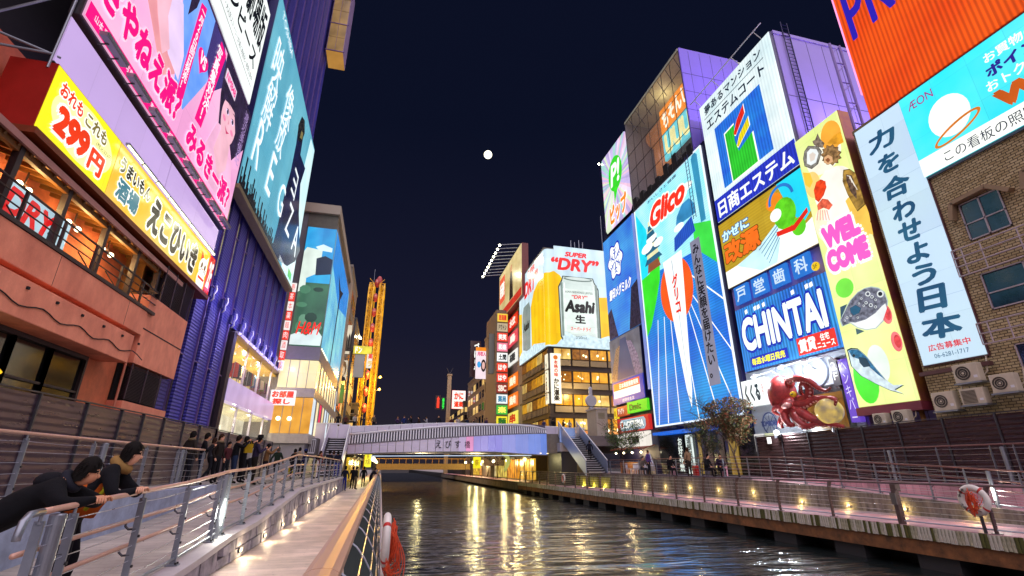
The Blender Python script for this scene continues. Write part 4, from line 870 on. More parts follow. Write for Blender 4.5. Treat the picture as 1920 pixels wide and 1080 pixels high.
for k in range(7): hbx('eave_lamp', HXR+.0, HXR+.06, HY+.3+k*.75, HY+.45+k*.75, 10.86, 10.96, glow('#f6f2c0', 3))
nb = Sign('red_neon_box', 'small red and white neon sign glowing beside the lit shop', 'sign', 'F', 41.6, loc=(-8.5, 41.6, 6.2))
nb.box('face', -.3, 1.5, 0, 1.15, -.3, 0, glow('#f4e8e8', 1.1, True)); nb.text('お部屋', (-.2, .55), (1.4, 1.1), glow('#f03020', 1.1), .03, px=False, fat=.06); nb.text('探し', (-.1, .05), (1.2, .5), glow('#f03020', 1.1), .03, px=False, fat=.06)
vs_ = Sign('vertical_red_sign', 'thin vertical strip of red and white signs at the edge of the finned building', 'sign', 'F', 41.0, loc=(-8.55, 41.0, 8.8))
for k in range(9): vs_.box('sign_cell', 0, .42, k*.82, k*.82+.74, -.2, 0, glow(['#f4ece8', '#e83828'][k % 2], .95)); vs_.text('買取酒肉麺薬本茶寿'[k], (.06, k*.82+.1), (.36, k*.82+.64), glow(['#e83828', '#fff4f0'][k % 2], 1), .02, px=False)
# ================================================================ buildings further along the left bank
def block(name, label, x0, x1, y0, y1, z1, m, wins=None, z0=-1, litcol='#e8c070', nx=0, ny=0, side=1, p=.35, rows=6, zs=5.0):
    o = thing(name, label, 'building', ((x0+x1)/2, y0, 0))
    q = o.location
    MB().box((x0-q.x, 0, z0), (x1-q.x, y1-y0, z1)).build('wall', m, o)
    MB().box((x0-q.x-.1, -.1, z1), (x1-q.x+.1, y1-y0+.1, z1+.4)).build('parapet', m, o)
    for j in range(rows):
        za = zs+j*(z1-zs-.4)/rows; zb = za+(z1-zs)/rows*.58
        for i in range(nx):
            a = x0-q.x+.3+i*(x1-x0-.6)/nx; c = a+(x1-x0-.6)/nx*.72
            f = MB().box((a, -.05, za), (c, .02, zb)).build('window', glow(litcol, .8) if random.random() < p else M_GLASSD, o); MB().box((a-.06, -.09, za-.1), (c+.06, -.051, za)).build('sill', M_GREYP, f)
        for i in range(ny):
            a = .4+i*(y1-y0-.8)/ny; c = a+(y1-y0-.8)/ny*.7; xx = x1-q.x if side > 0 else x0-q.x
            f = MB().box((xx-.03, a, za), (xx+.04, c, zb)).build('window', glow(litcol, .8) if random.random() < p else M_GLASSD, o); MB().box((xx-.05, a-.06, za-.1), (xx+.09, c+.06, za)).build('sill', M_GREYP, f)
    return o
MW = mat('wall_grey_warm', '#8a8278', .7, var=.2); MW2 = mat('wall_slate', '#5a5c60', .7, var=.2); MW3 = mat('wall_taupe', '#7a6f62', .7, var=.25); MW4 = mat('wall_dark', '#3a3634', .7, var=.25)
block('left_far_block', 'grey side building with billboards between the corner store and the big wheel', -14, -6.6, 70, 84, 29.5, MW, nx=3, ny=4, p=.3)
block('left_far_block', 'slim dark block next to the big wheel', -12, -6.4, 86, 98, 26, MW2, nx=3, ny=4, p=.2)
block('left_far_block', 'low dark building at the foot of the big wheel', -12, -5.2, 100.5, 118, 13, MW4, nx=4, ny=5, p=.5)
def board(name, label, cat, face, at, loc, w, h, col, txts=(), depth=.3, s=.95, light=True, frame=None, var=.06, vertical=False, col2=None, group=None, stripe=None):
    g = Sign(name, label, cat, face, at, loc=loc, group=group)
    g.box('face', 0, w, 0, h, -.03, 0, glow(col, s, light, var=var, col2=col2, stripe=stripe)); g.box('cabinet', -.03, w+.03, -.03, h+.03, -depth, -.031, frame or M_STEELD)
    for tx, a, c, cc, fat in txts: g.text(tx, a, c, glow(cc, 1.0, var=.02), .02, px=False, fat=fat, vertical=vertical)
    return g
def fl(u0, v0, u1, v1, Y):
    """lower-left place, width, height of a board facing the camera at distance Y, from its photo corners"""
    a, c = onY(u0, v1, Y), onY(u1, v0, Y); return (a.x, Y, a.z), c.x-a.x, c.z-a.z
L_, w_, h_ = fl(636, 610, 661, 663, 69.6)
g = board('poster_board', 'lit cream poster board with a group of figures above the sepia portrait', 'billboard', 'F', 69.6, L_, w_, h_, '#d6cbb2', var=.15)
for k in range(4): g.shape('print_figure', [(.3+.3*k, .4), (.6+.3*k, .4), (.62+.3*k, 1.8+.3*k), (.5+.3*k, 2.3+.35*k), (.35+.3*k, 1.8+.3*k)], glow('#2e2622', .6), .006, .004, px=False)
L_, w_, h_ = fl(630, 676, 653, 713, 69.6)
g = board('portrait_board', 'sepia portrait billboard with long fringed hair left of the big wheel', 'billboard', 'F', 69.6, L_, w_, h_, '#cfc3a8', var=.12)
g.shape('print_hair', ell(w_*.5, h_*.58, w_*.42, h_*.40, 20), glow('#8a6c48', .7, var=.3, vscale=3), .004, .004, px=False); g.shape('print_face', ell(w_*.5, h_*.5, w_*.26, h_*.3, 18), glow('#d8c0a0', .85), .009, .004, px=False)
g.shape('print_fringe', [(w_*.2, h_*.9), (w_*.8, h_*.92), (w_*.78, h_*.6), (w_*.62, h_*.72), (w_*.5, h_*.58), (w_*.36, h_*.72), (w_*.24, h_*.55)], glow('#7a5a3a', .7), .014, .004, px=False); g.shape('print_coat', [(0, 0), (w_, 0), (w_*.85, h_*.16), (w_*.5, h_*.24), (w_*.15, h_*.16)], glow('#26242a', .6), .012, .004, px=False)
L_, w_, h_ = fl(627, 722, 646, 755, 69.6); board('green_poster', 'green and rust coloured poster below the sepia portrait', 'poster', 'F', 69.6, L_, w_, h_, '#3a8a3a', col2='#8a4a20', var=.3)
L_, w_, h_ = fl(661, 662, 685, 707, 85.6); board('grey_board', 'blank pale grey board left of the big wheel', 'billboard', 'F', 85.6, L_, w_, h_, '#98908c', s=.7)
L_, w_, h_ = fl(662, 650, 698, 663, 85.2); board('yellow_rooftop_sign', 'yellow and white sign under the wheel on a roof edge', 'sign', 'F', 85.2, L_, w_, h_, '#e8d83c', [('ドン', (.3, .1), (1.4, h_-.1), '#ffffff', .04)], var=.2)
L_, w_, h_ = fl(686, 664, 699, 690, 85.2); board('stacked_sign', 'stacked red white and yellow signs right beside the wheel', 'sign', 'F', 85.2, L_, w_, h_, '#e8e0d0', [('薬', (.2, 1.6), (.9, 2.5), '#d83020', .04), ('ラ', (.2, .3), (.9, 1.2), '#d8b020', .04)])
# ---------------------------------------------------------------- oval observation wheel seen edge-on
fw = thing('observation_wheel', 'tall yellow oval observation wheel seen edge on with red gondolas', 'ferris wheel', (-4.2, 101, 0))
M_YEL = mat('yellow_steel', '#d29a18', .45, .2, var=.15)
YG = glow('#e8a414', .85, var=.35, vscale=.6, name='lit_yellow_steel')  # track and truss steel glow themselves, light put into the colour
def rail_path(x, zt=40.5, zb=8.0, R=5.0):
    pts = []
    for k in range(13): a = pi*k/12; pts.append((x, 6-R*cos(a), zt-R+R*sin(a)))
    for k in range(13): a = pi*k/12; pts.append((x, 6+R*cos(a), zb+R-R*sin(a)))
    return pts
for x in (-1.55, -.62, .62, 1.55): MB().tube(rail_path(x), .16, 6, closed=True).build('track', YG, fw, smooth=True)
for z in range(9, 40, 1):
    tr_ = MB()
    for s in (-1, 1):
        q = 1 if z % 2 else -1; d = 1.0
        tr_.tube([(s*.62, d, z), (s*1.55, d, z)], .06, 5); tr_.tube([(s*(.62 if q > 0 else 1.55), d, z), (s*(1.55 if q > 0 else .62), d, z+1)], .05, 5)
    tr_.build('truss', YG, fw)
for s in (-1, 1): MB().tube([(s*1.1, 3.0, 0), (s*1.1, 2.2, 39)], .3, 6).build('mast', M_YEL, fw)
for k in range(9):
    z = 38.9-k*3.3
    gd = MB().ball((0, .75, z), (.52, .6, 1.0), 12, 8).build('gondola', mat('gondola_red', '#b0403c', .35, var=.1), fw, smooth=True)
    MB().ball((0, .45, z+.15), (.4, .42, .4), 10, 6).build('gondola_window', mat('gondola_glass', '#d07a70', .2), gd, smooth=True)
MB().ball((.3, 6, 41.2), (.7, .7, 1.4), 12, 8).build('top_dome', MATS['gondola_red'], fw, smooth=True); MB().tube([(-.9, 5.5, 40), (-.9, 5.5, 44)], .04, 5).build('mast_tip', M_STEEL, fw)
for i, (u, v, e, c) in enumerate(((713, 707, 2500, '#ffb040'), (711, 730, 4500, '#ffc050'), (676, 634, 300, '#fff0c0'))):
    p = onY(u, v, 99)
    o = thing('tower_lamp', ['amber floodlight high on the wheel', 'brighter amber floodlight lower on the wheel', 'white lamp on the truss left of the wheel'][i], 'lamp', p, 0, 'floodlights around the wheel')
    MB().ball((0, 0, 0), .22, 10, 8).build('lens', glow(c, 14, name='amber_lamp%d' % i, var=.01), o, smooth=True); MB().bar((0, 0, -.1), (-1.2, .5, -.3), .08, .08).build('arm', M_STEELD, o)
    lamp(o, (0, -1.0, 0), e, lin(c), .3)
# ================================================================ right bank beyond the bridge
block('right_far_block', 'long grey building row on the right bank beyond the bridge', 19.6, 40, 96, 122, 21, MW3, nx=0, ny=7, side=-1, p=.25)
block('right_far_block', 'slim taupe building with dark windows beyond the neon column', 18.6, 30, 88, 95.5, 26, MW, nx=2, ny=3, side=-1, p=.3)
block('right_far_block', 'low distant building behind the crab restaurant neon', 19.0, 34, 124, 160, 17, MW4, nx=2, ny=6, side=-1, p=.4)
L_, w_, h_ = fl(930, 588, 952, 800, 80)
nc = thing('neon_column', 'vertical stack of small lit tenant signs beyond the bridge', 'sign', L_, 0)
MB().box((-.1, .06, -6), (w_+.1, 9, h_+.6)).build('shaft', MW3, nc)
cells = [('#e8c23c', '居酒屋', '#d03020'), ('#b8a888', 'ドウトン', '#2a2620'), ('#e84028', '笑笑', '#fff0e8'), ('#e87a90', '和楽', '#fff4f0'), ('#f2f6f4', '土間', '#20262a'), ('#e83c20', 'はや', '#fff0e8'), ('#e83c20', 'はや', '#fff0e8'), ('#8a2a20', 'SBC', '#f0e0d0'), ('#e8f2f2', '薬局', '#3a7a9a'), ('#40b040', '楽', '#f8f060'), ('#f0e030', '麺', '#206020')]
for k, (c, tx, tc_) in enumerate(cells):
    z1 = h_-k*h_/11-.12; z0 = h_-(k+1)*h_/11+.2
    p = MB().box((.05, -.12, z0), (w_-.05, .05, z1)).build('sign_cell', glow(c, 1.0, True, var=.04), nc)
    TEXTS.append((tx, (.25, z0+.2), (w_-.25, z1-.2), glow(tc_, 1, var=.02), .13, .05, 0, nc, 'lettering', .05, 0))
L_, w_, h_ = fl(916, 626, 929, 700, 82); board('grey_side_sign', 'unlit grey side of a sign box on a column', 'sign', 'F', 82, L_, w_, h_, '#6a6662', s=.5, light=False)  # grey side given a faint glow of its own, though no lamp
L_, w_, h_ = fl(891, 652, 914, 710, 90); g = board('pink_ad_board', 'white and pink lit advertisement board with orange header beyond the bridge', 'billboard', 'F', 90, L_, w_, h_, '#f0dce4', [('月収入', (.3, h_*.72), (w_-.3, h_*.86), '#d01860', .05)])
g.shape('header', [(0, h_*.88), (w_, h_*.88), (w_, h_), (0, h_)], glow('#f08a18', 1), .004, .004, px=False); g.shape('print_hair', ell(w_*.68, h_*.42, w_*.22, h_*.2, 14), glow('#2a2024', .6), .004, .004, px=False); g.shape('print_face', ell(w_*.68, h_*.42, w_*.13, h_*.12, 14), glow('#e8b8b0', .9), .009, .004, px=False); g.shape('dot', ell(w_*.3, h_*.45, w_*.17, h_*.1, 14), glow('#3a9ad8', 1), .004, .004, px=False)
L_, w_, h_ = fl(881, 640, 902, 706, 93); board('dark_vertical_sign', 'dark vertical sign with white characters beyond the bridge', 'sign', 'F', 93, L_, w_, h_, '#3a2024', [('づぼらや', (w_*.35, h_*.1), (w_*.85, h_*.95), '#f4f8f0', .05)], s=.5, light=False, vertical=True)
L_, w_, h_ = fl(847, 733, 873, 766, 126); board('crab_neon', 'red outlined white neon sign with red kana in the distance', 'sign', 'F', 126, L_, w_, h_, '#f6eae2', [('かに', (.5, h_*.5), (w_-.5, h_*.92), '#f03818', .06), ('道楽', (.5, h_*.08), (w_-.5, h_*.42), '#f03818', .06)], frame=glow('#f4401c', 1.4), s=1.1)
L_, w_, h_ = fl(816, 742, 826, 767, 128); board('red_neon', 'small vertical red neon sign in the far distance', 'sign', 'F', 128, L_, w_, h_, '#38100c', [('金龍', (.3, .3), (w_-.2, h_-.2), '#ff3a20', .1)], s=.5, vertical=True, light=False)
L_, w_, h_ = fl(827, 745, 835, 769, 128); board('green_neon', 'small vertical green neon sign in the far distance', 'sign', 'F', 128, L_, w_, h_, '#0c3014', [('串カツ', (.2, .3), (w_-.2, h_-.2), '#28e848', .1)], s=.5, vertical=True, light=False)
p = onY(836, 790, 135); q_ = onY(847, 704, 135)
pt = thing('stone_tower', 'slim lit stone tower with dark characters in the far distance', 'tower', (p.x, 135, 0)); ww = q_.x-p.x
MB().box((0, 0, 0), (ww, ww, q_.z)).build('shaft', mat('tower_stone', '#a89878', .7), pt); MB().box((-.15, -.15, q_.z), (ww+.15, ww+.15, q_.z+.4)).build('cap', mat('tower_stone', '#a89878', .7), pt)
TEXTS.append(('\n'.join('戎橋寺'), (.5, q_.z*.45), (ww-.5, q_.z*.93), M_DARK, .02, .03, 0, pt, 'lettering', .03, 0))
for s in (-1, 1): MB().tube([(ww/2, ww/2, q_.z+.4), (ww/2+s*.9, ww/2, q_.z+2.2)], .09, 6).build('finial', M_STEELD, pt)
# footbridge and trees glimpsed under the main bridge
fb = thing('far_footbridge', 'low lit footbridge crossing the canal beyond the main bridge', 'bridge', (0, 112, 0))
MB().box((-1, 0, 1.1), (19, 3, 2.3)).build('deck', mat('lit_girder', '#a08648', .6, .2, var=.3), fb); MB().tube([(-1, 0, 3.3), (19, 0, 3.3)], .07, 6).build('handrail', M_YEL, fb)
for k in range(14): MB().box((-.5+k*1.4, -.05, 2.3), (-.42+k*1.4, .05, 3.3)).build('baluster', M_YEL, fb)
# lit restaurant fronts and lanterns along both banks beyond the bridge
fc_ = ['#f0b43c', '#e89a2c', '#e8d060', '#d8c890', '#f0a048', '#e8c038']
for i in range(6):
    o = thing('riverside_front', f'warm lit riverside shop front beyond the bridge on the right bank, {ORD[i]}', 'shop', (18.9+.12*i, 63+i*8.2, 0), 0, 'lit fronts beyond the bridge'); MB().box((0, 0, .1), (.3, 6.6, 2.7)).build('lit_glass', glow(fc_[i], 1.0, True, var=.45, vscale=1.3, col2='#6a4412'), o); MB().box((-.5, -.1, 2.75), (.3, 6.8, 2.95)).build('canopy', MW4, o)
    for k in range(4): MB().box((-.04, 1.3*k+.6, .1), (-.005, 1.3*k+.68, 2.7)).build('mullion', MW4, o)
    lamp(o, (-1.2, 3.3, 2.2), 260, (1, .8, .35), .3, name='front_light')
for i in range(4):
    o = thing('riverside_front', f'warm lit riverside shop front beyond the bridge on the left bank, {ORD[i]}', 'shop', (-3.6, 62+i*9, 0), 0, 'lit fronts beyond the bridge'); MB().box((-.3, 0, .1), (0, 7, 2.7)).build('lit_glass', glow(fc_[-1-i], .9, True, var=.45, vscale=1.3, col2='#6a4412'), o); MB().box((-.3, -.1, 2.75), (.5, 7.2, 2.95)).build('canopy', MW4, o)
    for k in range(4): MB().box((.005, 1.4*k+.6, .1), (.04, 1.4*k+.68, 2.7)).build('mullion', MW4, o)
    lamp(o, (1.0, 3.3, 2.2), 220, (1, .8, .35), .3, name='front_light')
for i in range(12):
    x, y = ((16.9, -.9)[i % 2], 60+(i//2)*9); o = thing('lantern_post', f'round warm lantern on a post beyond the bridge, {["right", "left"][i % 2]} bank, {ORD[i//2]}', 'lantern', (x, y, 0), 0, 'lanterns beyond the bridge'); MB().tube([(0, 0, 0), (0, 0, 2.3)], .05, 6).build('post', M_STEELD, o); MB().ball((0, 0, 2.5), .24, 12, 8).build('globe', glow(('#ffd070', '#fff0c0', '#c8f0a0')[i % 3], 6, name='lantern%d' % (i % 3)), o, smooth=True)
# ================================================================ main bridge
br = thing('bridge', 'curved white panelled bridge with slatted parapet and lilac lighting across the canal', 'bridge', (6, 46, 0))  # lilac lighting is face panels that glow in place of reflected sign light
def bY(x): return 46+1.6*((x-6.2)/9.0)**2
def tab_px(pts, Y=46):
    r_ = []
    for u, v in pts:
        q = onY(u, v, Y); q = onY(u, v, bY(q.x)); r_.append((q.x, q.z))
    return r_
T_bot = tab_px([(650, 851), (740, 848), (840, 846.5), (930, 847), (985, 851), (1027, 853)])
T_top = tab_px([(650, 833), (740, 827), (840, 820), (930, 815), (985, 813), (1027, 812)])
T_rail = tab_px([(650, 816), (740, 808), (840, 800), (900, 798), (960, 797), (1000, 800), (1027, 806)])
x0, x1 = T_bot[0][0], T_bot[-1][0]; NP = 27
q = br.location
def lil(x):  # enamel panels; those along the right glow in place of reflected sign light
    k = (x-x0)/(x1-x0)
    return None
REFL_GLOW = [glow(c, .62, False, var=.05, vscale=.4) for c in ('#c9b4da', '#c3b0e4', '#b9b0e8')]  # panel colours glow in place of sign light reflected in the enamel
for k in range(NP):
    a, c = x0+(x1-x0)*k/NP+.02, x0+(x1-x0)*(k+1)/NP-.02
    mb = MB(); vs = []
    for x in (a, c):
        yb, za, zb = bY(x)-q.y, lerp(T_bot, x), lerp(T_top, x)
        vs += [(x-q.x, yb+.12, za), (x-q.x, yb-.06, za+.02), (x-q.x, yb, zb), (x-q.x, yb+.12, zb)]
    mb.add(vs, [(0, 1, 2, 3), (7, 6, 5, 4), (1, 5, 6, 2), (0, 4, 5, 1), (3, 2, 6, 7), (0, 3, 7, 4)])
    m = M_LILACW if k < 14 else REFL_GLOW[0] if k < 15 else glow('#e89ac8', .75, False) if k == 15 else glow(['#b0a4ec', '#a49cf0', '#a8acf2', '#9aa8f4', '#8ca4f6', '#7c9cf6'][min(5, (k-16)//2)], .6, False, var=.05)
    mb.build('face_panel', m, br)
for tab, th, m in ((T_bot, .1, M_GREYP), (T_top, .07, M_GREYP)):
    pts = [(x-q.x, bY(x)-q.y-.03, lerp(tab, x)-.02) for x in [x0+(x1-x0)*k/40 for k in range(41)]]
    MB().tube(pts, th/2, 6).build('moulding', m, br)
bt = MB(); n = 78
for k in range(n):
    x = x0+(x1-x0)*(k+.5)/n; yb = bY(x)-q.y; za, zb = lerp(T_top, x)+.04, lerp(T_rail, x)
    bt.add([(x-q.x-.055, yb-.05, za), (x-q.x+.055, yb-.05, za), (x-q.x+.055, yb+.04, za), (x-q.x-.055, yb+.04, za), (x-q.x-.055, yb+.12, zb), (x-q.x+.055, yb+.12, zb), (x-q.x+.055, yb+.22, zb), (x-q.x-.055, yb+.22, zb)], [(0,3,2,1),(4,5,6,7),(0,1,5,4),(1,2,6,5),(2,3,7,6),(3,0,4,7)])
tag(bt.build('slat_row', M_WHITE, br), kind='stuff')
pts = [(x-q.x, bY(x)-q.y+.17, lerp(T_rail, x)+.05) for x in [x0+(x1-x0)*k/40 for k in range(41)]]
MB().tube(pts, .1, 8).build('parapet_rail', M_WHITE, br, smooth=True)
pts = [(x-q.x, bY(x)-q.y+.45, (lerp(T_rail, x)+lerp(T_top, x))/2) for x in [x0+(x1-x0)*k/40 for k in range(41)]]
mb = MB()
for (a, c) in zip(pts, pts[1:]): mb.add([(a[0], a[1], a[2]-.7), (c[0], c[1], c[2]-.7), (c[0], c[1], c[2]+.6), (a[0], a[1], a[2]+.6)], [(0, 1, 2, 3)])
mb.build('parapet_backing', mat('parapet_shadow', '#5e5868', .6), br)  # dark sheet behind the slats paints the shade in their gaps
# deck slab and underside
mb = MB(); xs = [x0-4+(x1-x0+7)*k/20 for k in range(21)]; top = lambda x: lerp(T_top, min(max(x, x0), x1))
vs = [p for x in xs for p in ((x-q.x, bY(min(max(x, x0), x1))-q.y+.2, lerp(T_bot, x)+.15), (x-q.x, bY(min(max(x, x0), x1))-q.y+.2, top(x)-.05), (x-q.x, 13, top(x)+.25), (x-q.x, 13, lerp(T_bot, x)+.15))]
fs = [(4*i+j, 4*i+4+j, 4*i+4+(j+1) % 4, 4*i+(j+1) % 4) for i in range(20) for j in range(4)]+[(0, 1, 2, 3), tuple(range(len(vs)-4, len(vs)))[::-1]]
mb.add(vs, fs).build('deck_slab', mat('bridge_soffit', '#7c7468', .6, var=.2), br)
MB().tube([(-7, 3, 2.62), (8.5, 3, 2.75)], .03, 6).build('strip_light', glow('#cfe4ff', 1.2, name='bridge_strip'), br)
for i, x in enumerate((4.4, 6.6, 8.9, 9.6)): MB().lathe([(.09, 0), (.09, .03)], 10, (x, 1.2, lerp(T_bot, x+6)+.11)).build('soffit_lamp', glow('#ffd890', 5, name='soffit_lens'), br)
for i, (lx_, ly, lz) in enumerate(((-7.5, 6, 2.4), (-2, 9, 2.5), (4, 9, 2.5), (9.5, 5, 2.4))): lamp(br, (lx_, ly, lz), 90, (1, .85, .4), .2, name='soffit_light')
TEXTS += [(ch, (onY(822+18*k, 836, 46).x-6-.25, lerp(T_bot, 6)+.28), (onY(822+18*k, 836, 46).x-6+.25, lerp(T_bot, 6)+.95), mat('ink', '#1c1512', .7), .09+.02, .01, 0, br, 'lettering', .01, 0) for k, ch in enumerate('えびす橋')]
# rear parapet and street behind
rp = thing('rear_parapet', 'pale tiled rear parapet of the bridge with people behind it', 'parapet', (6, 55.5, 0))
PT = [onY(u, v, 55.5) for u, v in ((470, 806), (560, 803), (708, 799), (794, 795), (846, 794), (940, 796), (1003, 799), (1060, 802))]
for a, c in zip(PT, PT[1:]):
    n = max(1, int((c.x-a.x)/1.15))
    for k in range(n):
        s, e = a.lerp(c, k/n), a.lerp(c, (k+1)/n)
        MB().add([(s.x-6+.015, 0, 3.0), (e.x-6-.015, 0, 3.0), (e.x-6-.015, 0, e.z), (s.x-6+.015, 0, s.z), (s.x-6+.015, .15, 3.0), (e.x-6-.015, .15, 3.0), (e.x-6-.015, .15, e.z), (s.x-6+.015, .15, s.z)], [(0,1,2,3),(7,6,5,4),(0,4,5,1),(1,5,6,2),(2,6,7,3),(3,7,4,0)]).build('tile', M_LILACW, rp)
MB().tube([(p.x-6, .07, p.z+.03) for p in PT], .07, 8).build('coping', M_WHITE, rp)
struct(MB().box((-14, 55.7, 3.6), (40, 75, 5.35)).build('street_deck', M_ASPH))
struct(MB().box((19.5, 46, 3.6), (40, 55.7, 4.55)).build('right_street', M_ASPH))
struct(MB().box((-14, 44.2, 2.4), (-5.2, 55.7, 3.9)).build('left_street', M_ASPH))
# left abutment: tiled wall, white balustrade, stair
ab = thing('left_abutment', 'pale tiled abutment wall with glass panels left of the bridge stairs', 'wall', (-5, 45.8, 0))
for k in range(8):
    a = onY(478+k*22, 830, 45.8); c = onY(478+(k+1)*22, 806, 45.8)
    MB().box((a.x+5+.02, 0, 2.6), (c.x+5-.02, .12, 5.15)).build('tile', M_LILACW if k > 3 else mat('glassy_tile', '#a8a89c', .2, .1, var=.15), ab)
MB().box((-4.2, -.05, 5.15), (1.4, .2, 5.25)).build('coping', M_WHITE, ab); MB().box((-1.25, -.05, 3.4), (-1.15, 0, 5.1)).build('expansion_joint', M_DARK, ab)
ws = thing('white_balustrade', 'white slatted balustrade beside the left stairs', 'balustrade', (-5.7, 44.2, 0))
a, c = onY(531, 846, 44.2), onY(592, 824, 44.2); hh = 1.05
for k in range(17):
    x = a.x+(c.x-a.x)*k/16+5.7; z = a.z+(c.z-hh-a.z)*k/16
    MB().bar((x, 0, z), (x+.02, 0, z+hh), .05, .04, up=(0, 1, 0)).build('slat', M_WHITE, ws)
MB().bar((a.x+5.7, 0, a.z+hh), (c.x+5.7, 0, c.z), .08, .08).build('top_rail', M_WHITE, ws); MB().bar((a.x+5.7, 0, a.z), (c.x+5.7, 0, c.z-hh), .08, .1).build('bottom_rail', M_WHITE, ws)
def stairs(name, label, x0, x1, y0, y1, z0, z1, n, mt, mr):
    """flight rising from y0 (near) to y1 (far)"""
    o = thing(name, label, 'stairs', ((x0+x1)/2, y0, z0)); w = (x1-x0)/2
    for k in range(n):
        ya, yb = (y1-y0)*k/n, (y1-y0)*(k+1)/n; zz = (z1-z0)*(k+1)/n
        s = MB().box((-w, ya, zz-.06), (w, yb+.03, zz)).build('step', mt, o); MB().box((-w+.2, ya-.006, zz-.05), (w-.2, ya, zz-.01)).build('nosing', mat('white_nosing', '#e6e4ea', .5), s)
        MB().box((-w, yb-.02, zz-(z1-z0)/n), (w, yb, zz-.06)).build('riser', M_STEELD, s)
    for s in (-1, 1):
        MB().add([(s*w, 0, -.15), (s*w, y1-y0, z1-z0-.35), (s*w, y1-y0, z1-z0+1.1), (s*w, 0, 1.1), (s*(w+.07), 0, -.15), (s*(w+.07), y1-y0, z1-z0-.35), (s*(w+.07), y1-y0, z1-z0+1.1), (s*(w+.07), 0, 1.1)], [(0,1,2,3),(7,6,5,4),(0,4,5,1),(1,5,6,2),(2,6,7,3),(3,7,4,0)]).build('side_panel', mr, o)
        MB().tube([(s*(w+.03), -.1, 1.12), (s*(w+.03), y1-y0, z1-z0+1.12)], .05, 8).build('handrail', M_WHITE, o)
    return o
stairs('bridge_stairs', 'white sided stairs from the left promenade up to the bridge', -4.55, -2.95, 40.8, 45.6, 1.0, 4.0, 16, M_ASPH, M_LILACW)
stairs('bridge_stairs', 'steel stairs with white nosings from the right promenade up to the bridge', 17.1, 19.0, 41.2, 48.0, 1.1, 4.9, 20, M_STEELD, mat('stair_side', '#9aa6c0', .4, .4, var=.1))
pl = thing('stair_pier', 'dark pier with pale head carrying the right stair landing', 'pier', (17.6, 47.2, 0))
MB().box((-.6, 0, 0), (1.0, 4, 3.1)).build('shaft', mat('navy_pier', '#1c1c30', .5), pl); MB().box((-.75, -.1, 3.1), (1.2, 4.1, 3.9)).build('head', M_COPING, pl); MB().box((-.7, -.05, 3.95), (.9, .02, 5.3)).build('landing_glass', glow('#9ab0ea', .5, var=.2), pl)
for k in range(9): MB().box((.95+k*.12, -.05, 3.95), (.99+k*.12, 0, 5.3)).build('baluster', M_WHITE, pl)
MB().box((-.75, -.07, 5.3), (2.1, .05, 5.38)).build('top_rail', M_WHITE, pl)
uw = thing('underpass_wall', 'brown panelled wall of the passage under the bridge on the right', 'wall', (20.2, 47, 0)); MB().box((-.1, 0, 0), (.1, 14, 3.2)).build('panel', mat('taupe_wall', '#6a5a48', .6, var=.25), uw)
yb_ = Sign('yellow_poster', 'glowing yellow poster on the passage under the bridge, left side', 'poster', 'F', 60, loc=onY(682, 876, 60)); yb_.box('lit', 0, .75, 0, 1.7, -.1, 0, glow('#e8e020', 1.1, True)); yb_.text('祭\n大阪', (.1, .3), (.62, 1.5), glow('#b08a10', .9), .02, px=False, fat=.03)
yb_ = Sign('yellow_poster', 'glowing yellow poster on the passage under the bridge, right side', 'poster', 'F', 62, loc=onY(887, 878, 62)); yb_.box('lit', 0, .95, 0, 1.3, -.1, 0, glow('#e8dc20', 1.1, True)); yb_.text('祭', (.2, .3), (.7, 1.0), glow('#b08a10', .9), .02, px=False, fat=.03)
ap = thing('lit_arch', 'curved pale green lit pier under the right end of the bridge', 'pier', (0, 0, 0)); pz = [onY(u, v, 54) for u, v in ((943, 850), (951, 856), (954, 864), (951, 873), (946, 883))]; MB().tube(pz, [.18, .22, .24, .2, .15], 10).build('shaft', glow('#b8b860', .7, var=.2), ap, smooth=True)  # pier shaft emits pale green in place of light falling on it
# ================================================================ RIGHT BANK
RX = 22.0
def rsign(name, label, ya, yb, za, zb, cat='sign', at=RX, group=None):
    """sign on the right bank from y=yb (its left end as seen) to y=ya, z za..zb; local origin lower left"""
    g = Sign(name, label, cat, 'R', at, loc=(at, yb, za), group=group); g.w, g.h = yb-ya, zb-za; return g
M_VIO = mat('lilac_wall', '#a394e0', .6, var=.1, scale=.4); M_NAVY = mat('navy_frame', '#1d1c4a', .45, .3); M_WHITEF = glow('#e8f4ff', 1.0, name='white_tube_frame', var=.02)  # lilac in M_VIO puts part of the violet floodlight into the colour
def body(name, label, x0, x1, y0, y1, z0, z1, m, cat='building'):
    o = thing(name, label, cat, (x0, y0, z0)); MB().box((0, 0, 0), (x1-x0, y1-y0, z1-z0)).build('wall', m, o)
    MB().box((-.05, -.05, z1-z0), (x1-x0+.05, y1-y0+.05, z1-z0+.25)).build('roof_edge', m, o); return o
b1 = body('lilac_building', 'lilac lit building behind the estate company sign and the running track sign', RX+.3, 29, 18.75, 26.45, 1.1, 28.1, M_VIO)
MB().box((-.28, .1, 26.9), (-.05, 7.6, 27.0)).build('ledge', M_NAVY, b1)
for k in range(5): MB().box((.02, -.012, 4.5*k+4), (6.6, -.002, 4.5*k+4.03)).build('wall_joint', M_NAVY, b1); MB().box((1.25+k*1.25, -.012, 2), (1.27+k*1.25, -.002, 26.9)).build('wall_joint', M_NAVY, b1)
b2 = body('track_sign_building', 'building carrying the huge running track sign', RX+.35, 30, 26.5, 37.9, 1.1, 25.2, M_NAVY)
b3 = body('corner_narrow_building', 'narrow building with stacked signs at the far end of the sign row', RX+.35, 30, 38.0, 45.3, 1.1, 35.2, M_NAVY)
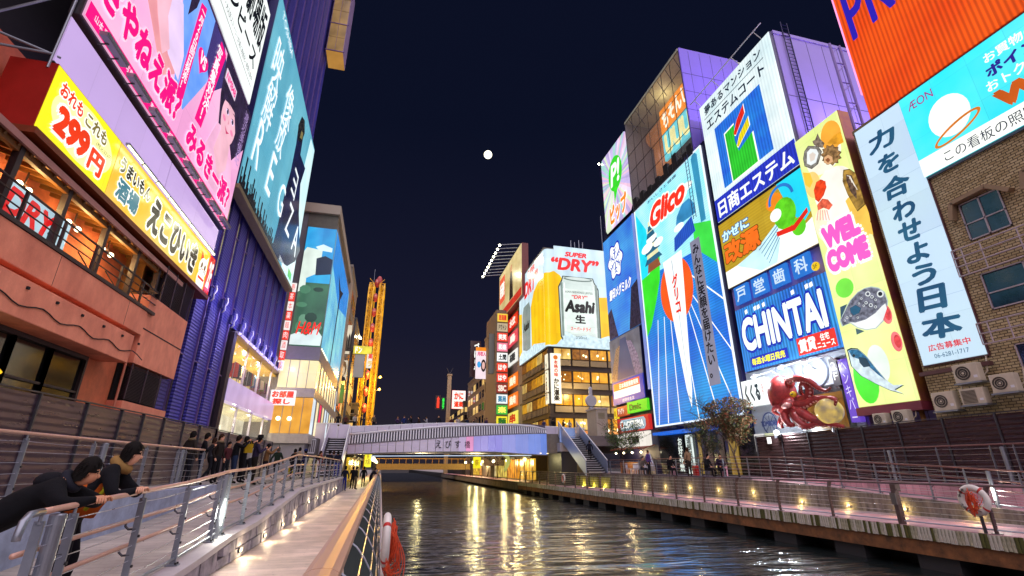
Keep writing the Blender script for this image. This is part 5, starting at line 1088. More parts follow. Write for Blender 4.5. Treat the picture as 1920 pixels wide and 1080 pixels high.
b4 = body('brick_building', 'tan brick building with hooded windows and air conditioners at the right edge', RX+.2, 34, 4, 15.6, 1.1, 17.7, mat('plain_brick', '#8f7f5e', .85))
# brick facing
mbk = bpy.data.materials.new('tan_bricks'); mbk.use_nodes = True; t = mbk.node_tree; b = t.nodes['Principled BSDF']; b.inputs['Roughness'].default_value = .85
tc = nd(t, 'ShaderNodeTexCoord'); sx = nd(t, 'ShaderNodeSeparateXYZ'); cb = nd(t, 'ShaderNodeCombineXYZ'); t.links.new(tc.outputs['Object'], sx.inputs[0]); t.links.new(sx.outputs[1], cb.inputs[0]); t.links.new(sx.outputs[2], cb.inputs[1])
bk = nd(t, 'ShaderNodeTexBrick'); bk.inputs['Scale'].default_value = 1.0; bk.inputs['Brick Width'].default_value = .24; bk.inputs['Row Height'].default_value = .105; bk.inputs['Mortar Size'].default_value = .013
bk.inputs['Color1'].default_value = (*lin('#cdb98e'), 1); bk.inputs['Color2'].default_value = (*lin('#a99468'), 1); bk.inputs['Mortar'].default_value = (*lin('#4a3c2c'), 1); t.links.new(cb.outputs[0], bk.inputs['Vector']); t.links.new(bk.outputs[0], b.inputs['Base Color'])
bp = nd(t, 'ShaderNodeBump'); bp.inputs['Strength'].default_value = .8; bp.inputs['Distance'].default_value = .02; bp.invert = True; t.links.new(bk.outputs['Fac'], bp.inputs['Height']); t.links.new(bp.outputs[0], b.inputs['Normal'])
MB().box((-.1, 0, 0), (-.001, 11.6, 16.5)).build('brick_face', mbk, b4)
# windows with hoods
M_HOOD = mat('hood_stone', '#9c8466', .6, .1, var=.15); M_ALU = mat('white_sash', '#b9a9ac', .4, .4)
GLS = mat('blue_glass', '#22384e', .08, var=.5, scale=1.5, var2='#0c1018', spec=.8)
def bwin(y0, y1, z0, z1, hood=True, curtain=False):
    w = MB().box((-.13, y0-4, z0-1.1), (-.101, y1-4, z1-1.1)).build('window', GLS, b4)
    for (ya, yb, za, zb) in ((y0, y1, z1-.04, z1), (y0, y1, z0, z0+.05), (y0, y0+.05, z0, z1), (y1-.05, y1, z0, z1), ((y0+y1)/2-.03, (y0+y1)/2+.03, z0, z1), (y0, y1, z0+(z1-z0)*.42, z0+(z1-z0)*.42+.05)):
        MB().box((-.17, ya-4, za-1.1), (-.131, yb-4, zb-1.1)).build('sash', M_ALU, w)
    if hood:
        for a, c in (((y1+.28, z1-.55), (y1+.1, z1+.12)), ((y1+.1, z1+.12), (y0+.25, z1+.2)), ((y0+.25, z1+.2), (y0-.4, z1-.35))):
            MB().bar((-.25, a[0]-4, a[1]-1.1), (-.25, c[0]-4, c[1]-1.1), .3, .16).build('hood', M_HOOD, w)
bwin(10.95, 12.35, 10.15, 11.75); bwin(8.3, 9.9, 10.15, 11.75); bwin(9.7, 12.45, 7.3, 8.75, False); bwin(10.0, 12.2, 4.3, 5.9, False)
lt = thing('steel_lattice', 'pale steel lattice frame fixed across the brick building windows', 'frame', (RX-.25, 12.95, 5.9))
for z in (.15, .55, .95, 2.9, 3.3, 3.65, 4.0): MB().tube([(0, 0, z), (0, -6, z)], .03, 6).build('bar', M_ALU, lt)
for y in (0, -.35, -1.0, -2.2, -3.2, -4.4): MB().tube([(0, y, .15), (0, y, .95)], .025, 6).tube([(0, y, 2.9), (0, y, 4.0)], .025, 6).build('upright', M_ALU, lt)
# air conditioners
M_AC = mat('ac_ivory', '#c9bea8', .5, var=.12); M_FAN = mat('ac_fan', '#4a443c', .5, .3)
def ac(y0, y1, z0, z1, label, grille=False, x=RX-.28):
    o = thing('air_conditioner', label, 'air conditioner', (x, y1, z0), -pi/2, 'air conditioners on the brick building'); w, h = y1-y0, z1-z0
    MB().box((0, -.3, 0), (w, .02, h)).build('case', M_AC, o, bevel=.02)
    c = (w*.4, -.301, h*.5); R = min(h*.42, w*.32)
    if grille:
        for k in range(10): MB().box((w*.08, -.315, h*.1+k*h*.08), (w*.68, -.302, h*.1+k*h*.08+h*.035)).build('louvre', M_FAN, o)
    else:
        mb = MB(); n = 20; vs = [(c[0]+R*cos(2*pi*k/n), -.304, c[2]+R*sin(2*pi*k/n)) for k in range(n)]; mb.add(vs, [tuple(range(n))]); mb.build('fan_opening', M_FAN, o)
        fb_ = MB()
        for k in range(5):
            a = 2*pi*k/5; fb_.add([(c[0], -.308, c[2]), (c[0]+R*.9*cos(a), -.308, c[2]+R*.9*sin(a)), (c[0]+R*.8*cos(a+.7), -.308, c[2]+R*.8*sin(a+.7))], [(0, 1, 2)])
        fb_.build('fan_blade', mat('ac_blade', '#2c2824', .5), o)
        for rr in (.35, .7, 1.0): MB().tube([(c[0]+R*rr*cos(2*pi*k/20), -.314, c[2]+R*rr*sin(2*pi*k/20)) for k in range(20)], .006, 4, closed=True).build('guard_ring', M_AC, o)
        MB().ball((c[0], -.312, c[2]), (R*.17, .01, R*.17), 8, 6).build('hub', M_AC, o)
    MB().box((w*.78, -.306, h*.2), (w*.93, -.302, h*.34)).build('data_plate', M_WHITE, o)
    MB().box((-.05, -.36, -.06), (w+.05, .1, -.005)).build('shelf', M_STEEL, o)
    MB().tube([(w*.9, .05, h*.3), (w*1.1, .06, h*.5), (w*1.2, .1, h*1.3)], .025, 6).build('pipe', M_AC, o)
ac(13.2, 14.05, 4.72, 5.42, 'ivory air conditioner just under the tall white calligraphy sign, upper one'); ac(14.3, 15.1, 3.78, 4.5, 'ivory air conditioner beside the fish billboard post, lower left'); ac(13.25, 14.05, 3.9, 4.5, 'grille fronted ivory air conditioner in the middle of the cluster', True); ac(12.2, 12.95, 4.2, 4.85, 'ivory air conditioner at the right edge on a yellow bracket')
ac(17.3, 17.9, 3.45, 3.95, 'small white air conditioner half hidden behind the dark wall, left one', x=RX-.2); ac(16.3, 17.0, 3.45, 4.0, 'small white air conditioner half hidden behind the dark wall, right one', x=RX-.2)
# ---------------------------------------------------------------- orange sign, top right
pr = rsign('orange_sign', 'huge ribbed orange sign with blue letters in the top right corner', 4.0, 14.5, 17.85, 29.0)
pr.box('face', 0, pr.w, 0, pr.h, -.05, 0, glow('#f0580c', .95, True, stripe=(0, 5.2, .42), var=.12, vscale=.3, col2='#d83c08', name='orange_ribs')); pr.box('cabinet', -.02, pr.w, -.06, pr.h, -.6, -.051, mat('orange_cabinet', '#c0402a', .5)); pr.box('edge_tube', -.06, -.021, 1.5, pr.h, -.1, .05, glow('#ff9ad0', 1.3))
pr.text('PROMISE', (.35, 4.6), (8.6, 7.9), glow('#2a1eb0', .9, var=.05), .03, px=False, fat=.02)
fr_ = thing('sign_truss', 'violet steel truss column behind the orange sign', 'truss', (RX+1.2, 16.2, 17.8))
for dx in (0, .7): MB().tube([(dx, 0, 0), (dx, 0, 7)], .08, 6).build('leg', M_VIO, fr_)
for k in range(10): MB().tube([(0, 0, k*.7), (.7, 0, k*.7+.7 if k % 2 else k*.7)], .04, 5).build('brace', M_VIO, fr_)
# blue mall sign
ae = rsign('turquoise_sign', 'turquoise points card sign with white base band under the orange sign', 4.0, 13.1, 13.55, 17.68, at=RX-.05)
ae.box('face', 0, ae.w, 0, ae.h, -.05, 0, glow('#10d8ea', 1.0, True, col2='#68ecf0', vscale=.3, name='turq_print')); ae.box('frame', -.06, ae.w, -.12, ae.h+.06, -.35, -.051, mat('grey_alu', '#6c7280', .45, .5))
WHB = glow('#f2f6ee', 1.05, var=.02); NVT = glow('#2a2490', .85, var=.02)
ae.shape('white_band', [(0, 0), (9.1, 0), (9.1, .85), (0, .85)], WHB, .002, .005, px=False); ae.text('この看板の照明はLEDです', (.95, .15), (6.4, .65), glow('#1a2440', .7), .02, px=False)
ae.text('ÆON', (.28, 3.3), (1.35, 3.72), glow('#a01878', .9), .02, px=False); ae.text('お買物の', (3.3, 3.15), (5.0, 3.6), WHB, .02, px=False, fat=.02); ae.text('ポイント', (3.2, 2.5), (5.4, 3.05), NVT, .02, px=False, fat=.05); ae.text('おトク', (3.05, 1.95), (4.3, 2.4), WHB, .02, px=False, fat=.02); ae.text('WAON', (3.1, .95), (7.6, 1.85), glow('#c85a10', .95), .02, px=False, fat=.08)
ae.shape('print_oval', ell(1.6, 2.05, .78, .95), WHB, .006, .005, px=False)
ring = [(1.7+.95*cos(a), 1.3+.33*sin(a)+.28*cos(a)) for a in [2*pi*k/28 for k in range(29)]]+[(1.7+.83*cos(a), 1.3+.22*sin(a)+.25*cos(a)) for a in [2*pi*k/28 for k in range(28, -1, -1)]]
mb = MB(); n = 29; mb.add([(x, -.016, z) for x, z in ring[:29]]+[(x, -.016, z) for x, z in ring[29:][::-1]], [(i, n+i, n+i+1, i+1) for i in range(28)]); mb.build('print_ring', glow('#d87a18', .95), ae.o)
# calligraphy sign
ck = rsign('calligraphy_sign', 'tall pale sign with one column of dark blue brush characters', 13.07, 15.42, 5.72, 17.66, at=RX-.04)
ck.box('face', 0, ck.w, 0, ck.h, -.05, 0, glow('#bcd4ee', .92, True, col2='#c8e4ea', vscale=.22, name='pale_print')); ck.box('frame', -.05, ck.w+.05, -.06, ck.h+.05, -.3, -.051, mat('red_brown_frame', '#5a3034', .5))
for k in range(3): ck.box('panel_joint', 0, ck.w, 2.6+k*2.9, 2.615+k*2.9, .0005, .002, glow('#a8c0de', .85))
CI = glow('#1c4a70', .75, col2='#2c6a8a', var=.1); zc = 11.25
for ch, s, z in zip('力を合わせよう日本', (1.35, 1.0, 1.25, 1.0, 1.0, .95, .95, 1.2, 1.55), (10.2, 8.95, 7.6, 6.45, 5.4, 4.35, 3.3, 2.15, .95)): ck.text(ch, (1.15-s/2-.05, z-.02), (1.15+s/2, z+min(1.05, s*.95)), CI, .02, px=False, fat=.045, shear=.08, rot=-.06)
ck.text('広告募集中', (.4, .5), (2.0, .78), glow('#d82838', .9), .02, px=False, fat=.02); ck.text('06-6281-1717', (.55, .2), (1.85, .38), CI, .02, px=False)
MB().box((-.1, -.25, -.45), (2.5, -.05, -.3)).build('lower_bar', mat('rust_bar', '#5c3a38', .6), ck.o)
# ---------------------------------------------------------------- seafood welcome billboard
we = rsign('seafood_billboard', 'tall lime billboard with painted fish and pink WELCOME lettering', 15.92, 18.77, 4.35, 19.5, at=RX-.12)
we.box('face', 0, we.w, 0, we.h, -.05, 0, glow('#eaf2a8', 1.0, True, col2='#d2e878', vscale=.35, name='lime_print')); we.box('cabinet', -.03, we.w+.03, -.03, we.h+.03, -.75, -.051, mat('bronze_cabinet', '#a8702c', .35, .5, var=.3, scale=.7, var2='#8a3c50'))
for c, rx, rz, cl in (((1.5, 13.2), 1.1, 1.0, '#f6f2dc'), ((2.2, 14.0), .6, .9, '#f0a838'), ((.5, 12.0), .5, .8, '#f4d078'), ((1.6, 11.0), 1.2, 1.3, '#faf4e4'), ((2.3, 8.9), .7, 1.3, '#eec050'), ((.6, 9.5), .6, 1.0, '#f8f4d0'), ((.7, 1.2), .6, 1.1, '#4ae030'), ((1.5, 1.8), .5, .9, '#e6f6e8'), ((.8, 5.8), .5, .5, '#7ae848'), ((1.4, 7.5), .6, .5, '#a8ec50')):
    we.shape('print_wash', ell(*c, rx if c[0]-rx > 0 else c[0]-.02, rz, 22), glow(cl, 1.0, var=.1), .001+random.uniform(0, .003), .003, px=False)
WP_, BLK = glow('#fbfaf2', 1.05, var=.02), glow('#23282e', .6)
def shell(c, rx, rz, cl, n=26, j=.12): return [(c[0]+rx*(1+random.uniform(-j, j))*cos(2*pi*k/n), c[1]+rz*(1+random.uniform(-j, j))*sin(2*pi*k/n)) for k in range(n)]
def z7(pts): return [(1500+x*.2222, 240+y*.2222) for x, y in pts]
def z8(pts): return [(1500+x*.2222, 480+y*.2222) for x, y in pts]
def grow(pts, f=1.05):
    cx_, cy_ = sum(p[0] for p in pts)/len(pts), sum(p[1] for p in pts)/len(pts); return [(cx_+(x-cx_)*f, cy_+(y-cy_)*f) for x, y in pts]
def art(name, pts, cl, d, edge=None, zf=z7, **kw):
    if edge: we.shape(name+'_edge', zf(grow(pts)), glow(edge, .7), d-.003, .002)
    we.shape(name, zf(pts), glow(cl, .95, **kw), d, .003)
art('print_squid', [(210, 360), (330, 330), (370, 420), (360, 560), (420, 700), (330, 800), (190, 780), (230, 660), (260, 560), (190, 430)], '#fbf7ea', .006, var=.06)
art('print_lemon', [(25, 375), (85, 380), (110, 450), (85, 505), (45, 480)], '#f2c440', .008)
art('print_lemon', [(230, 130), (290, 60), (345, 30), (370, 120), (330, 140)], '#f0a828', .007, var=.25, vscale=2)
art('print_ginger', [(455, 760), (540, 730), (600, 800), (620, 900), (540, 880), (520, 800)], '#eec250', .008)
art('print_oyster', [(40, 200), (70, 155), (150, 158), (182, 200), (152, 300), (100, 342), (42, 320), (30, 260)], '#8a867c', .010, '#3a3834', var=.3, vscale=5)
art('print_oyster', [(62, 205), (90, 175), (140, 180), (158, 215), (138, 290), (95, 315), (60, 300)], '#e8eeee', .014, '#a8b0b0')
art('print_oyster', [(80, 225), (110, 205), (135, 225), (122, 270), (90, 285)], '#dcd0c4', .018, '#b8a898')
art('print_conch', [(108, 112), (130, 100), (150, 48), (170, 95), (205, 128), (190, 165), (150, 158), (120, 140)], '#8c7c6a', .011, '#2c2620', var=.4, vscale=6)
tb_ = [(265+(88 if q % 2 else 66)*cos(2*pi*q/22), 228+(88 if q % 2 else 70)*sin(2*pi*q/22)) for q in range(22)]
art('print_turban', tb_, '#9a7648', .012, '#33261a', var=.5, vscale=5); art('print_turban', [(205, 250), (240, 225), (275, 245), (280, 285), (240, 310), (205, 290)], '#d8a878', .016, '#6a4a2c'); art('print_turban', [(215, 270), (240, 250), (258, 270), (240, 295)], '#8a5430', .020)
art('print_prawn', [(120, 525), (140, 460), (175, 438), (215, 450), (222, 500), (200, 565), (160, 622), (132, 600)], '#f2481c', .010, '#c83a18', var=.25, vscale=4)
art('print_prawn', [(148, 650), (190, 598), (235, 605), (275, 650), (245, 690), (200, 672), (155, 695)], '#f06a4a', .010, '#c84a34', var=.3, vscale=5)
for q in range(5): art('print_tentacle', [(150+q*18, 695), (160+q*18, 690), (150+q*26, 780), (142+q*26, 778)], '#f2b0a0', .011)
art('print_mussel', [(370, 360), (420, 352), (468, 385), (520, 545), (545, 640), (485, 695), (405, 560), (362, 450)], '#b08a3c', .010, '#6a5a1c', var=.4, vscale=3)
art('print_mussel', [(390, 390), (440, 400), (480, 540), (480, 600), (430, 540), (395, 450)], '#6a5240', .014, var=.5, vscale=6)
for q in range(5): art('print_ray', [(420, 410), (425, 405), (400+q*22, 400+30*q), (396+q*22, 404+30*q)], '#e8e0d0', .018)
for tx, a, c in (('WEL', (.3, 8.05), (2.45, 9.35)), ('COME', (.25, 6.75), (2.6, 8.0))): we.text(tx, a, c, glow('#f45cc0', 1.0, var=.02), .05, px=False, fat=.10, outline=WP_, ofat=.22)
art('print_pufferfish', [(345, 540), (400, 430), (430, 375), (490, 310), (545, 278), (600, 265), (660, 275), (710, 310), (735, 380), (732, 450), (700, 545), (640, 605), (560, 618), (490, 600), (430, 562), (365, 590)], '#7a7c8c', .009, '#c8dcd8', z8, var=.5, vscale=5)
art('print_belly', [(380, 556), (470, 562), (560, 535), (640, 480), (690, 425), (722, 400), (735, 445), (700, 545), (640, 605), (560, 618), (490, 600), (430, 562)], '#f2f6f4', .013, None, z8)
art('print_fin', [(425, 440), (470, 415), (515, 440), (500, 480), (455, 500), (430, 475)], '#2a5c7a', .015, '#16242e', z8); art('print_fin', [(470, 610), (520, 625), (545, 635), (480, 665)], '#4a6468', .008, None, z8); art('print_fin', [(340, 430), (400, 405), (380, 450), (345, 530)], '#3a5468', .008, None, z8)
for cx_, cy_, rr in ((575, 320, 22), (610, 345, 14), (680, 320, 30), (560, 395, 13), (600, 415, 16), (640, 430, 12), (540, 420, 9), (400, 520, 10), (430, 505, 8), (490, 520, 9), (380, 545, 8), (520, 360, 9), (640, 370, 10), (500, 400, 8)):
    we.shape('print_spot', z8([(cx_+rr*cos(2*pi*q/12), cy_+rr*sin(2*pi*q/12)) for q in range(12)]), glow('#e0e8e8', .95), .016, .003); we.shape('print_spot', z8([(cx_+rr*.62*cos(2*pi*q/12), cy_+rr*.62*sin(2*pi*q/12)) for q in range(12)]), glow('#5a5c6c' if rr < 25 else '#20242c', .8), .020, .003)
art('print_mackerel', [(408, 800), (440, 785), (495, 790), (560, 845), (640, 945), (720, 1040), (790, 1090), (870, 1085), (800, 1125), (870, 1160), (760, 1130), (640, 1075), (520, 1010), (440, 930)], '#cfe2ea', .009, '#1c3038', z8, var=.2, vscale=4)
art('print_mackerel_back', [(412, 800), (440, 787), (495, 792), (560, 848), (640, 948), (720, 1042), (660, 1000), (580, 930), (500, 870), (440, 850)], '#2f7098', .013, None, z8, var=.6, vscale=6)
art('print_fin', [(495, 850), (560, 860), (600, 930), (540, 940), (505, 900)], '#1c3a4c', .017, None, z8); art('print_fish_eye', [(440, 840), (456, 826), (470, 842), (456, 858)], '#10181c', .017, '#e8f0f0', z8)
for c in ((2.5, 3.9), (2.6, 2.6)): we.shape('print_roe', ell(*c, .24, .46, 18), glow('#f4787a', .95, var=.2), .008, .003, px=False); we.shape('print_roe', ell(c[0]+.05, c[1], .15, .3, 14), glow('#e84a4c', .95, var=.3, vscale=5), .012, .003, px=False)
we.box('lower_tray', -.1, we.w+.1, -.4, -.04, -.7, .1, mat('maroon_tray', '#7a2c3c', .5))
for y in (.4, 2.5): we.box('leg', y, y+.12, -1.4, -.4, -.4, -.25, mat('tan_leg', '#a87848', .6))
# ---------------------------------------------------------------- estate company sign
es = rsign('estate_sign', 'large white and blue estate company sign with a coloured block logo', 18.82, 26.3, 18.15, 28.25)
es.box('face', 0, es.w, 0, es.h, -.05, 0, glow('#e6f2f2', 1.0, True, stripe=(0, 4.2, .12), col2='#c6e0e4', vscale=.5, name='estate_white')); es.box('cabinet', -.02, es.w+.02, -.03, es.h+.03, -.4, -.051, mat('grey_cabinet', '#5a5a78', .5))
RB = (0, 4.2, .3)
es.shape('blue_band', [(0, 0), (es.w, 0), (es.w, 1.75), (0, 1.75)], glow('#2a3ac8', .9, stripe=RB), .004, .01, px=False); es.shape('logo_field', [(1.25, 2.1), (5.95, 2.1), (5.95, 7.2), (1.25, 7.2)], glow('#2460d0', .95, stripe=RB, col2='#2a8ae0'), .004, .01, px=False)
for pts, cl in (([(2.2, 2.1), (4.6, 2.1), (4.6, 4.4), (3.2, 3.9), (3.0, 4.9), (3.2, 6.1), (2.2, 6.0)], '#30c830'), ([(3.0, 5.4), (3.5, 6.2), (4.3, 6.9), (4.3, 6.2), (3.2, 5.2)], '#e82818'), ([(3.1, 4.35), (3.5, 5.0), (4.5, 5.7), (4.5, 5.0), (3.25, 4.2)], '#f0dc18')):
    cx_, cz_ = sum(p[0] for p in pts)/len(pts), sum(p[1] for p in pts)/len(pts); es.shape('logo_edge', [(cx_+(x-cx_)*1.09, cz_+(z-cz_)*1.07) for x, z in pts], WHB, .016, .006, px=False); es.shape('logo_piece', pts, glow(cl, .95, stripe=RB), .024, .006, px=False)
es.text('夢あるマンション', (.55, 8.95), (6.6, 9.75), glow('#20304a', .6), .03, px=False, fat=.03); es.text('エステムコート', (.55, 7.55), (6.6, 8.45), glow('#20304a', .6), .03, px=False, fat=.03); es.shape('underline', [(.4, 8.68), (6.7, 8.68), (6.7, 8.73), (.4, 8.73)], glow('#20304a', .6), .02, .005, px=False)
es.text('日商エステム', (.3, .2), (7.2, 1.5), WHB, .03, px=False, fat=.03)
for k in range(4): MB().tube([(.3+k*2.2, -.05, 10.1), (.3+k*2.2, -.6, 10.55)], .03, 6).build('roof_arm', M_WHITE, es.o)
MB().tube([(-.2, -.6, 10.55), (7.6, -.6, 10.55)], .04, 6).build('roof_rail', M_WHITE, es.o)
ld = thing('roof_ladder', 'dark violet caged ladder up the side of the lilac building', 'ladder', (RX+1.0, 18.66, 18))
for dx in (0, .5): MB().tube([(dx, 0, 0), (dx, 0, 11.2)], .035, 6).build('stile', M_NAVY, ld)
for k in range(36): MB().tube([(0, 0, .15+k*.31), (.5, 0, .15+k*.31)], .02, 5).build('rung', M_NAVY, ld)
for k, (x, y, z, tx, ty, tz, lb) in enumerate(((25.0, 15.9, 17.95, 25.4, 18.75, 24, 'violet floodlight aimed at the lilac wall behind the orange sign'), (25.5, 20.5, 28.45, 25.5, 27.7, 33, 'violet floodlight on the lilac building roof aimed at the upper violet wall'), (26.5, 16.8, 17.95, 27.5, 18.75, 22, 'second violet floodlight at the foot of the lilac wall'))):
    o = thing('violet_floodlight', lb, 'floodlight', (x, y, z), 0, 'violet floodlights'); d = Vector((tx-x, ty-y, tz-z)).normalized()
    MB().box((-.2, -.12, 0), (.2, .12, .22)).build('case', M_STEELD, o); MB().box((-.17, .121, .03), (.17, .13, .19)).build('lens', glow('#b8a0ff', 5, name='violet_lens'), o)
    lamp(o, tuple(d*.35+Vector((0, 0, .12))), 900, (.52, .38, 1.0), .15, kind='SPOT', rot=(-d).to_track_quat('Z', 'Y').to_euler(), size=radians(110))
# ---------------------------------------------------------------- medicine sign: kana, wind and cloud shapes
kz = rsign('medicine_sign', 'gold medicine sign with orange characters, cyan wind streaks and clouds', 18.88, 26.35, 13.1, 17.9)
kz.box('face', 0, kz.w, 0, kz.h, -.05, 0, glow('#b5921c', .9, True, stripe=(2, 5, .15), col2='#c8a830', vscale=.5, name='gold_print')); kz.box('cabinet', -.02, kz.w+.02, -.03, kz.h+.03, -.4, -.051, MATS['grey_cabinet'])
CY = glow('#20d0ec', 1.0, var=.06)
kz.shape('print_cloud', [(0, 0), (7.47, 0), (7.47, 1.6), (6.4, 1.2), (5.6, 1.7), (4.9, 2.2), (3.2, 1.6), (1.2, 1.25), (0, 1.2)], WHB, .004, .004, px=False); kz.shape('print_wind', [(1.2, 1.2), (3.4, 1.7), (5.1, 2.5), (5.0, 1.2), (4.5, 0.1), (3.2, .1)], glow('#c8f0f4', 1.0), .008, .004, px=False)
for k in range(5): kz.shape('print_streak', [(5.05, 2.3-.2*k), (3.3+.15*k, 1.45-.28*k), (3.3+.15*k, 1.40-.28*k), (5.05, 2.24-.2*k)], glow('#1a60a0', .8), .013, .004, px=False)
kz.shape('print_sky', [(5.6, 4.8), (7.47, 4.8), (7.47, 2.0), (6.8, 1.5), (6.2, 2.6)], CY, .007, .004, px=False)
kz.shape('print_blob_green', ell(5.75, 2.75, .85, 1.0, 18), glow('#62d422', .95, var=.2, vscale=2), .012, .004, px=False); kz.shape('print_blob_orange', ell(5.15, 3.85, .65, .55, 16), glow('#f08a1c', .95), .011, .004, px=False); kz.shape('print_blob_white', ell(5.1, 2.95, .45, .4, 16), WHB, .017, .004, px=False); kz.shape('print_blob_green', ell(6.5, 1.5, .5, .55, 14), glow('#62d422', .95), .012, .004, px=False); kz.shape('print_sash', [(4.9, 1.9), (6.2, 1.75), (7.3, 2.3), (7.3, 2.0), (6.2, 1.4), (4.9, 1.6)], glow('#e02818', .95), .018, .004, px=False)
scarf = [(5.7+1.0*cos(a), 3.7+1.0*sin(a)) for a in [pi*k/14 for k in range(15)]]; kz.shape('print_scarf', scarf+[(5.7+.8*cos(a), 3.7+.8*sin(a)) for a in [pi*k/14 for k in range(14, -1, -1)]], glow('#2a78c8', .95), .016, .004, px=False)
kz.text('かぜに', (.25, 3.35), (2.9, 4.1), glow('#c8f0ff', 1.05), .035, px=False, fat=.05, outline=glow('#1a5aa0', .8), ofat=.12); kz.text('改源', (.2, 1.6), (3.6, 3.2), glow('#f4701c', 1.0), .035, px=False, fat=.05, outline=glow('#7a4a10', .8), ofat=.09)
# dentist squares
for k, ch in enumerate('戸堂歯科'):
    y = 25.9-k*1.65; g = rsign('dentist_plate', f'blue square character plate, {["leftmost", "second from left", "third from left", "rightmost"][k]} of four, above the striped sign', y-1.3, y, 11.75, 12.95, group='dentist plates')
    g.box('face', 0, 1.3, 0, 1.2, -.15, 0, glow('#2a7ad8', .85, False, var=.1)); g.text(ch, (.2, .15), (1.1, 1.05), glow('#cfe6f6', .95), .02, px=False, fat=.02)
g = rsign('floor_badge', 'small yellow round badge next to the blue dentist plates', 19.15, 19.6, 11.7, 12.15); g.shape('disc', ell(.22, .22, .25, .25, 18), glow('#f0c81c', .95), 0, .05, px=False); g.text('3F', (.08, .1), (.36, .34), BLK, .06, px=False)
# rental magazine sign
ch_ = rsign('rental_sign', 'blue striped sign with big white capital letters above the octopus', 18.85, 26.1, 7.35, 11.42)
ch_.box('face', 0, ch_.w, 0, ch_.h, -.05, 0, glow('#3a9ae0', .95, True, stripe=(0, 4.5, .6), col2='#2048c8', vscale=.3, name='blue_slats')); ch_.box('cabinet', -.02, ch_.w+.02, -.03, ch_.h+.03, -.4, -.051, M_NAVY)
ch_.text('CHINTAI', (.35, 1.15), (6.75, 3.35), glow('#e8f8ee', 1.05, var=.03), .06, px=False, fat=.045, outline=glow('#1a28b8', .8), ofat=.1)
for x in (.95, 1.75, 2.05, 2.5, 4.8, 5.8, 6.1): ch_.shape('letter_dot', [(x, 3.55), (x+.22, 3.6), (x+.2, 3.85), (x-.02, 3.8)], WHB, .05, .01, px=False)
ch_.shape('yellow_plate', [(.7, .15), (3.7, .15), (3.7, .78), (.7, .78)], glow('#1c28b4', .9), .02, .01, px=False); ch_.text('毎週水曜日発売', (.8, .25), (3.5, .68), glow('#f8f020', 1.05), .045, px=False, fat=.03)
ch_.shape('red_plate', [(4.5, .1), (7.0, .1), (7.0, 1.05), (4.5, 1.05)], glow('#e8301c', .95), .07, .01, px=False); ch_.text('賃貸', (4.6, .2), (5.75, .95), WHB, .1, px=False, fat=.04); ch_.text('住宅\nニュース', (5.8, .2), (6.9, .95), WHB, .1, px=False, fat=.03)
# ---------------------------------------------------------------- running-track sign
gl = rsign('track_sign', 'giant vertical neon sign of a blue running track under a cyan sky', 26.95, 37.5, 4.9, 25.1, cat='neon sign')
GW, GH = gl.w, gl.h
gl.box('face', 0, GW, 0, GH, -.05, 0, glow('#2a9ae4', .95, True, stripe=(2, 5.0, .35), col2='#1a4ed8', vscale=.25, name='track_blue')); gl.box('cabinet', -.45, GW+.45, -.3, GH+.3, -.35, -.051, M_NAVY)
for a in ((-.12, 0, -.12, GH+.12), (GW, GW+.12, -.12, GH+.12), (0, GW, -.12, 0), (0, GW, GH, GH+.12)): gl.box('white_border', a[0], a[1], a[2], a[3], -.04, .06, M_WHITEF)
gl.shape('print_sky', [(0, GH), (GW, GH), (GW, 12.2), (0, 13.0)], glow('#7ce0f4', 1.0, stripe=(2, 5, .2), col2='#c8f4fa', vscale=.3), .002, .004, px=False)
gl.shape('print_cyan', [(0, GH-.3), (1.6, 17.5), (1.9, 15.0), (1.3, 13.2), (0, 12.8)], glow('#20d8f0', 1.0), .006, .004, px=False)
gl.shape('print_green', [(0, 13.0), (1.4, 13.1), (3.4, 14.2), (3.0, 12.0), (2.2, 10.5), (.9, 8.4), (0, 7.6)], glow('#38e028', .95), .008, .004, px=False); gl.shape('print_green', [(GW, 13.8), (GW, 10.4), (8.2, 12.6), (8.4, 14.6)], glow('#40dc48', .95), .008, .004, px=False)
gl.shape('print_sun', ell(5.15, 10.3, 2.3, 2.7, 32), glow('#f45a18', 1.0, stripe=(2, 5, .15)), .012, .004, px=False)
for k, (xb, xt) in enumerate(((.5, 2.0), (1.9, 3.0), (3.6, 3.9), (6.0, 5.4), (8.2, 6.3), (10.2, 6.8))):
    gl.shape('lane_line', [(xb-.05, .05), (xb+.05, .05), (xt+.04, 8.6), (xt-.04, 8.6)], WHB, .010, .004, px=False)
gl.shape('lane_line', [(GW, 4.0), (GW, 4.15), (6.9, 9.6), (6.9, 9.45)], WHB, .010, .004, px=False); gl.shape('lane_line', [(GW, 7.6), (GW, 7.75), (7.2, 10.9), (7.2, 10.75)], WHB, .010, .004, px=False)
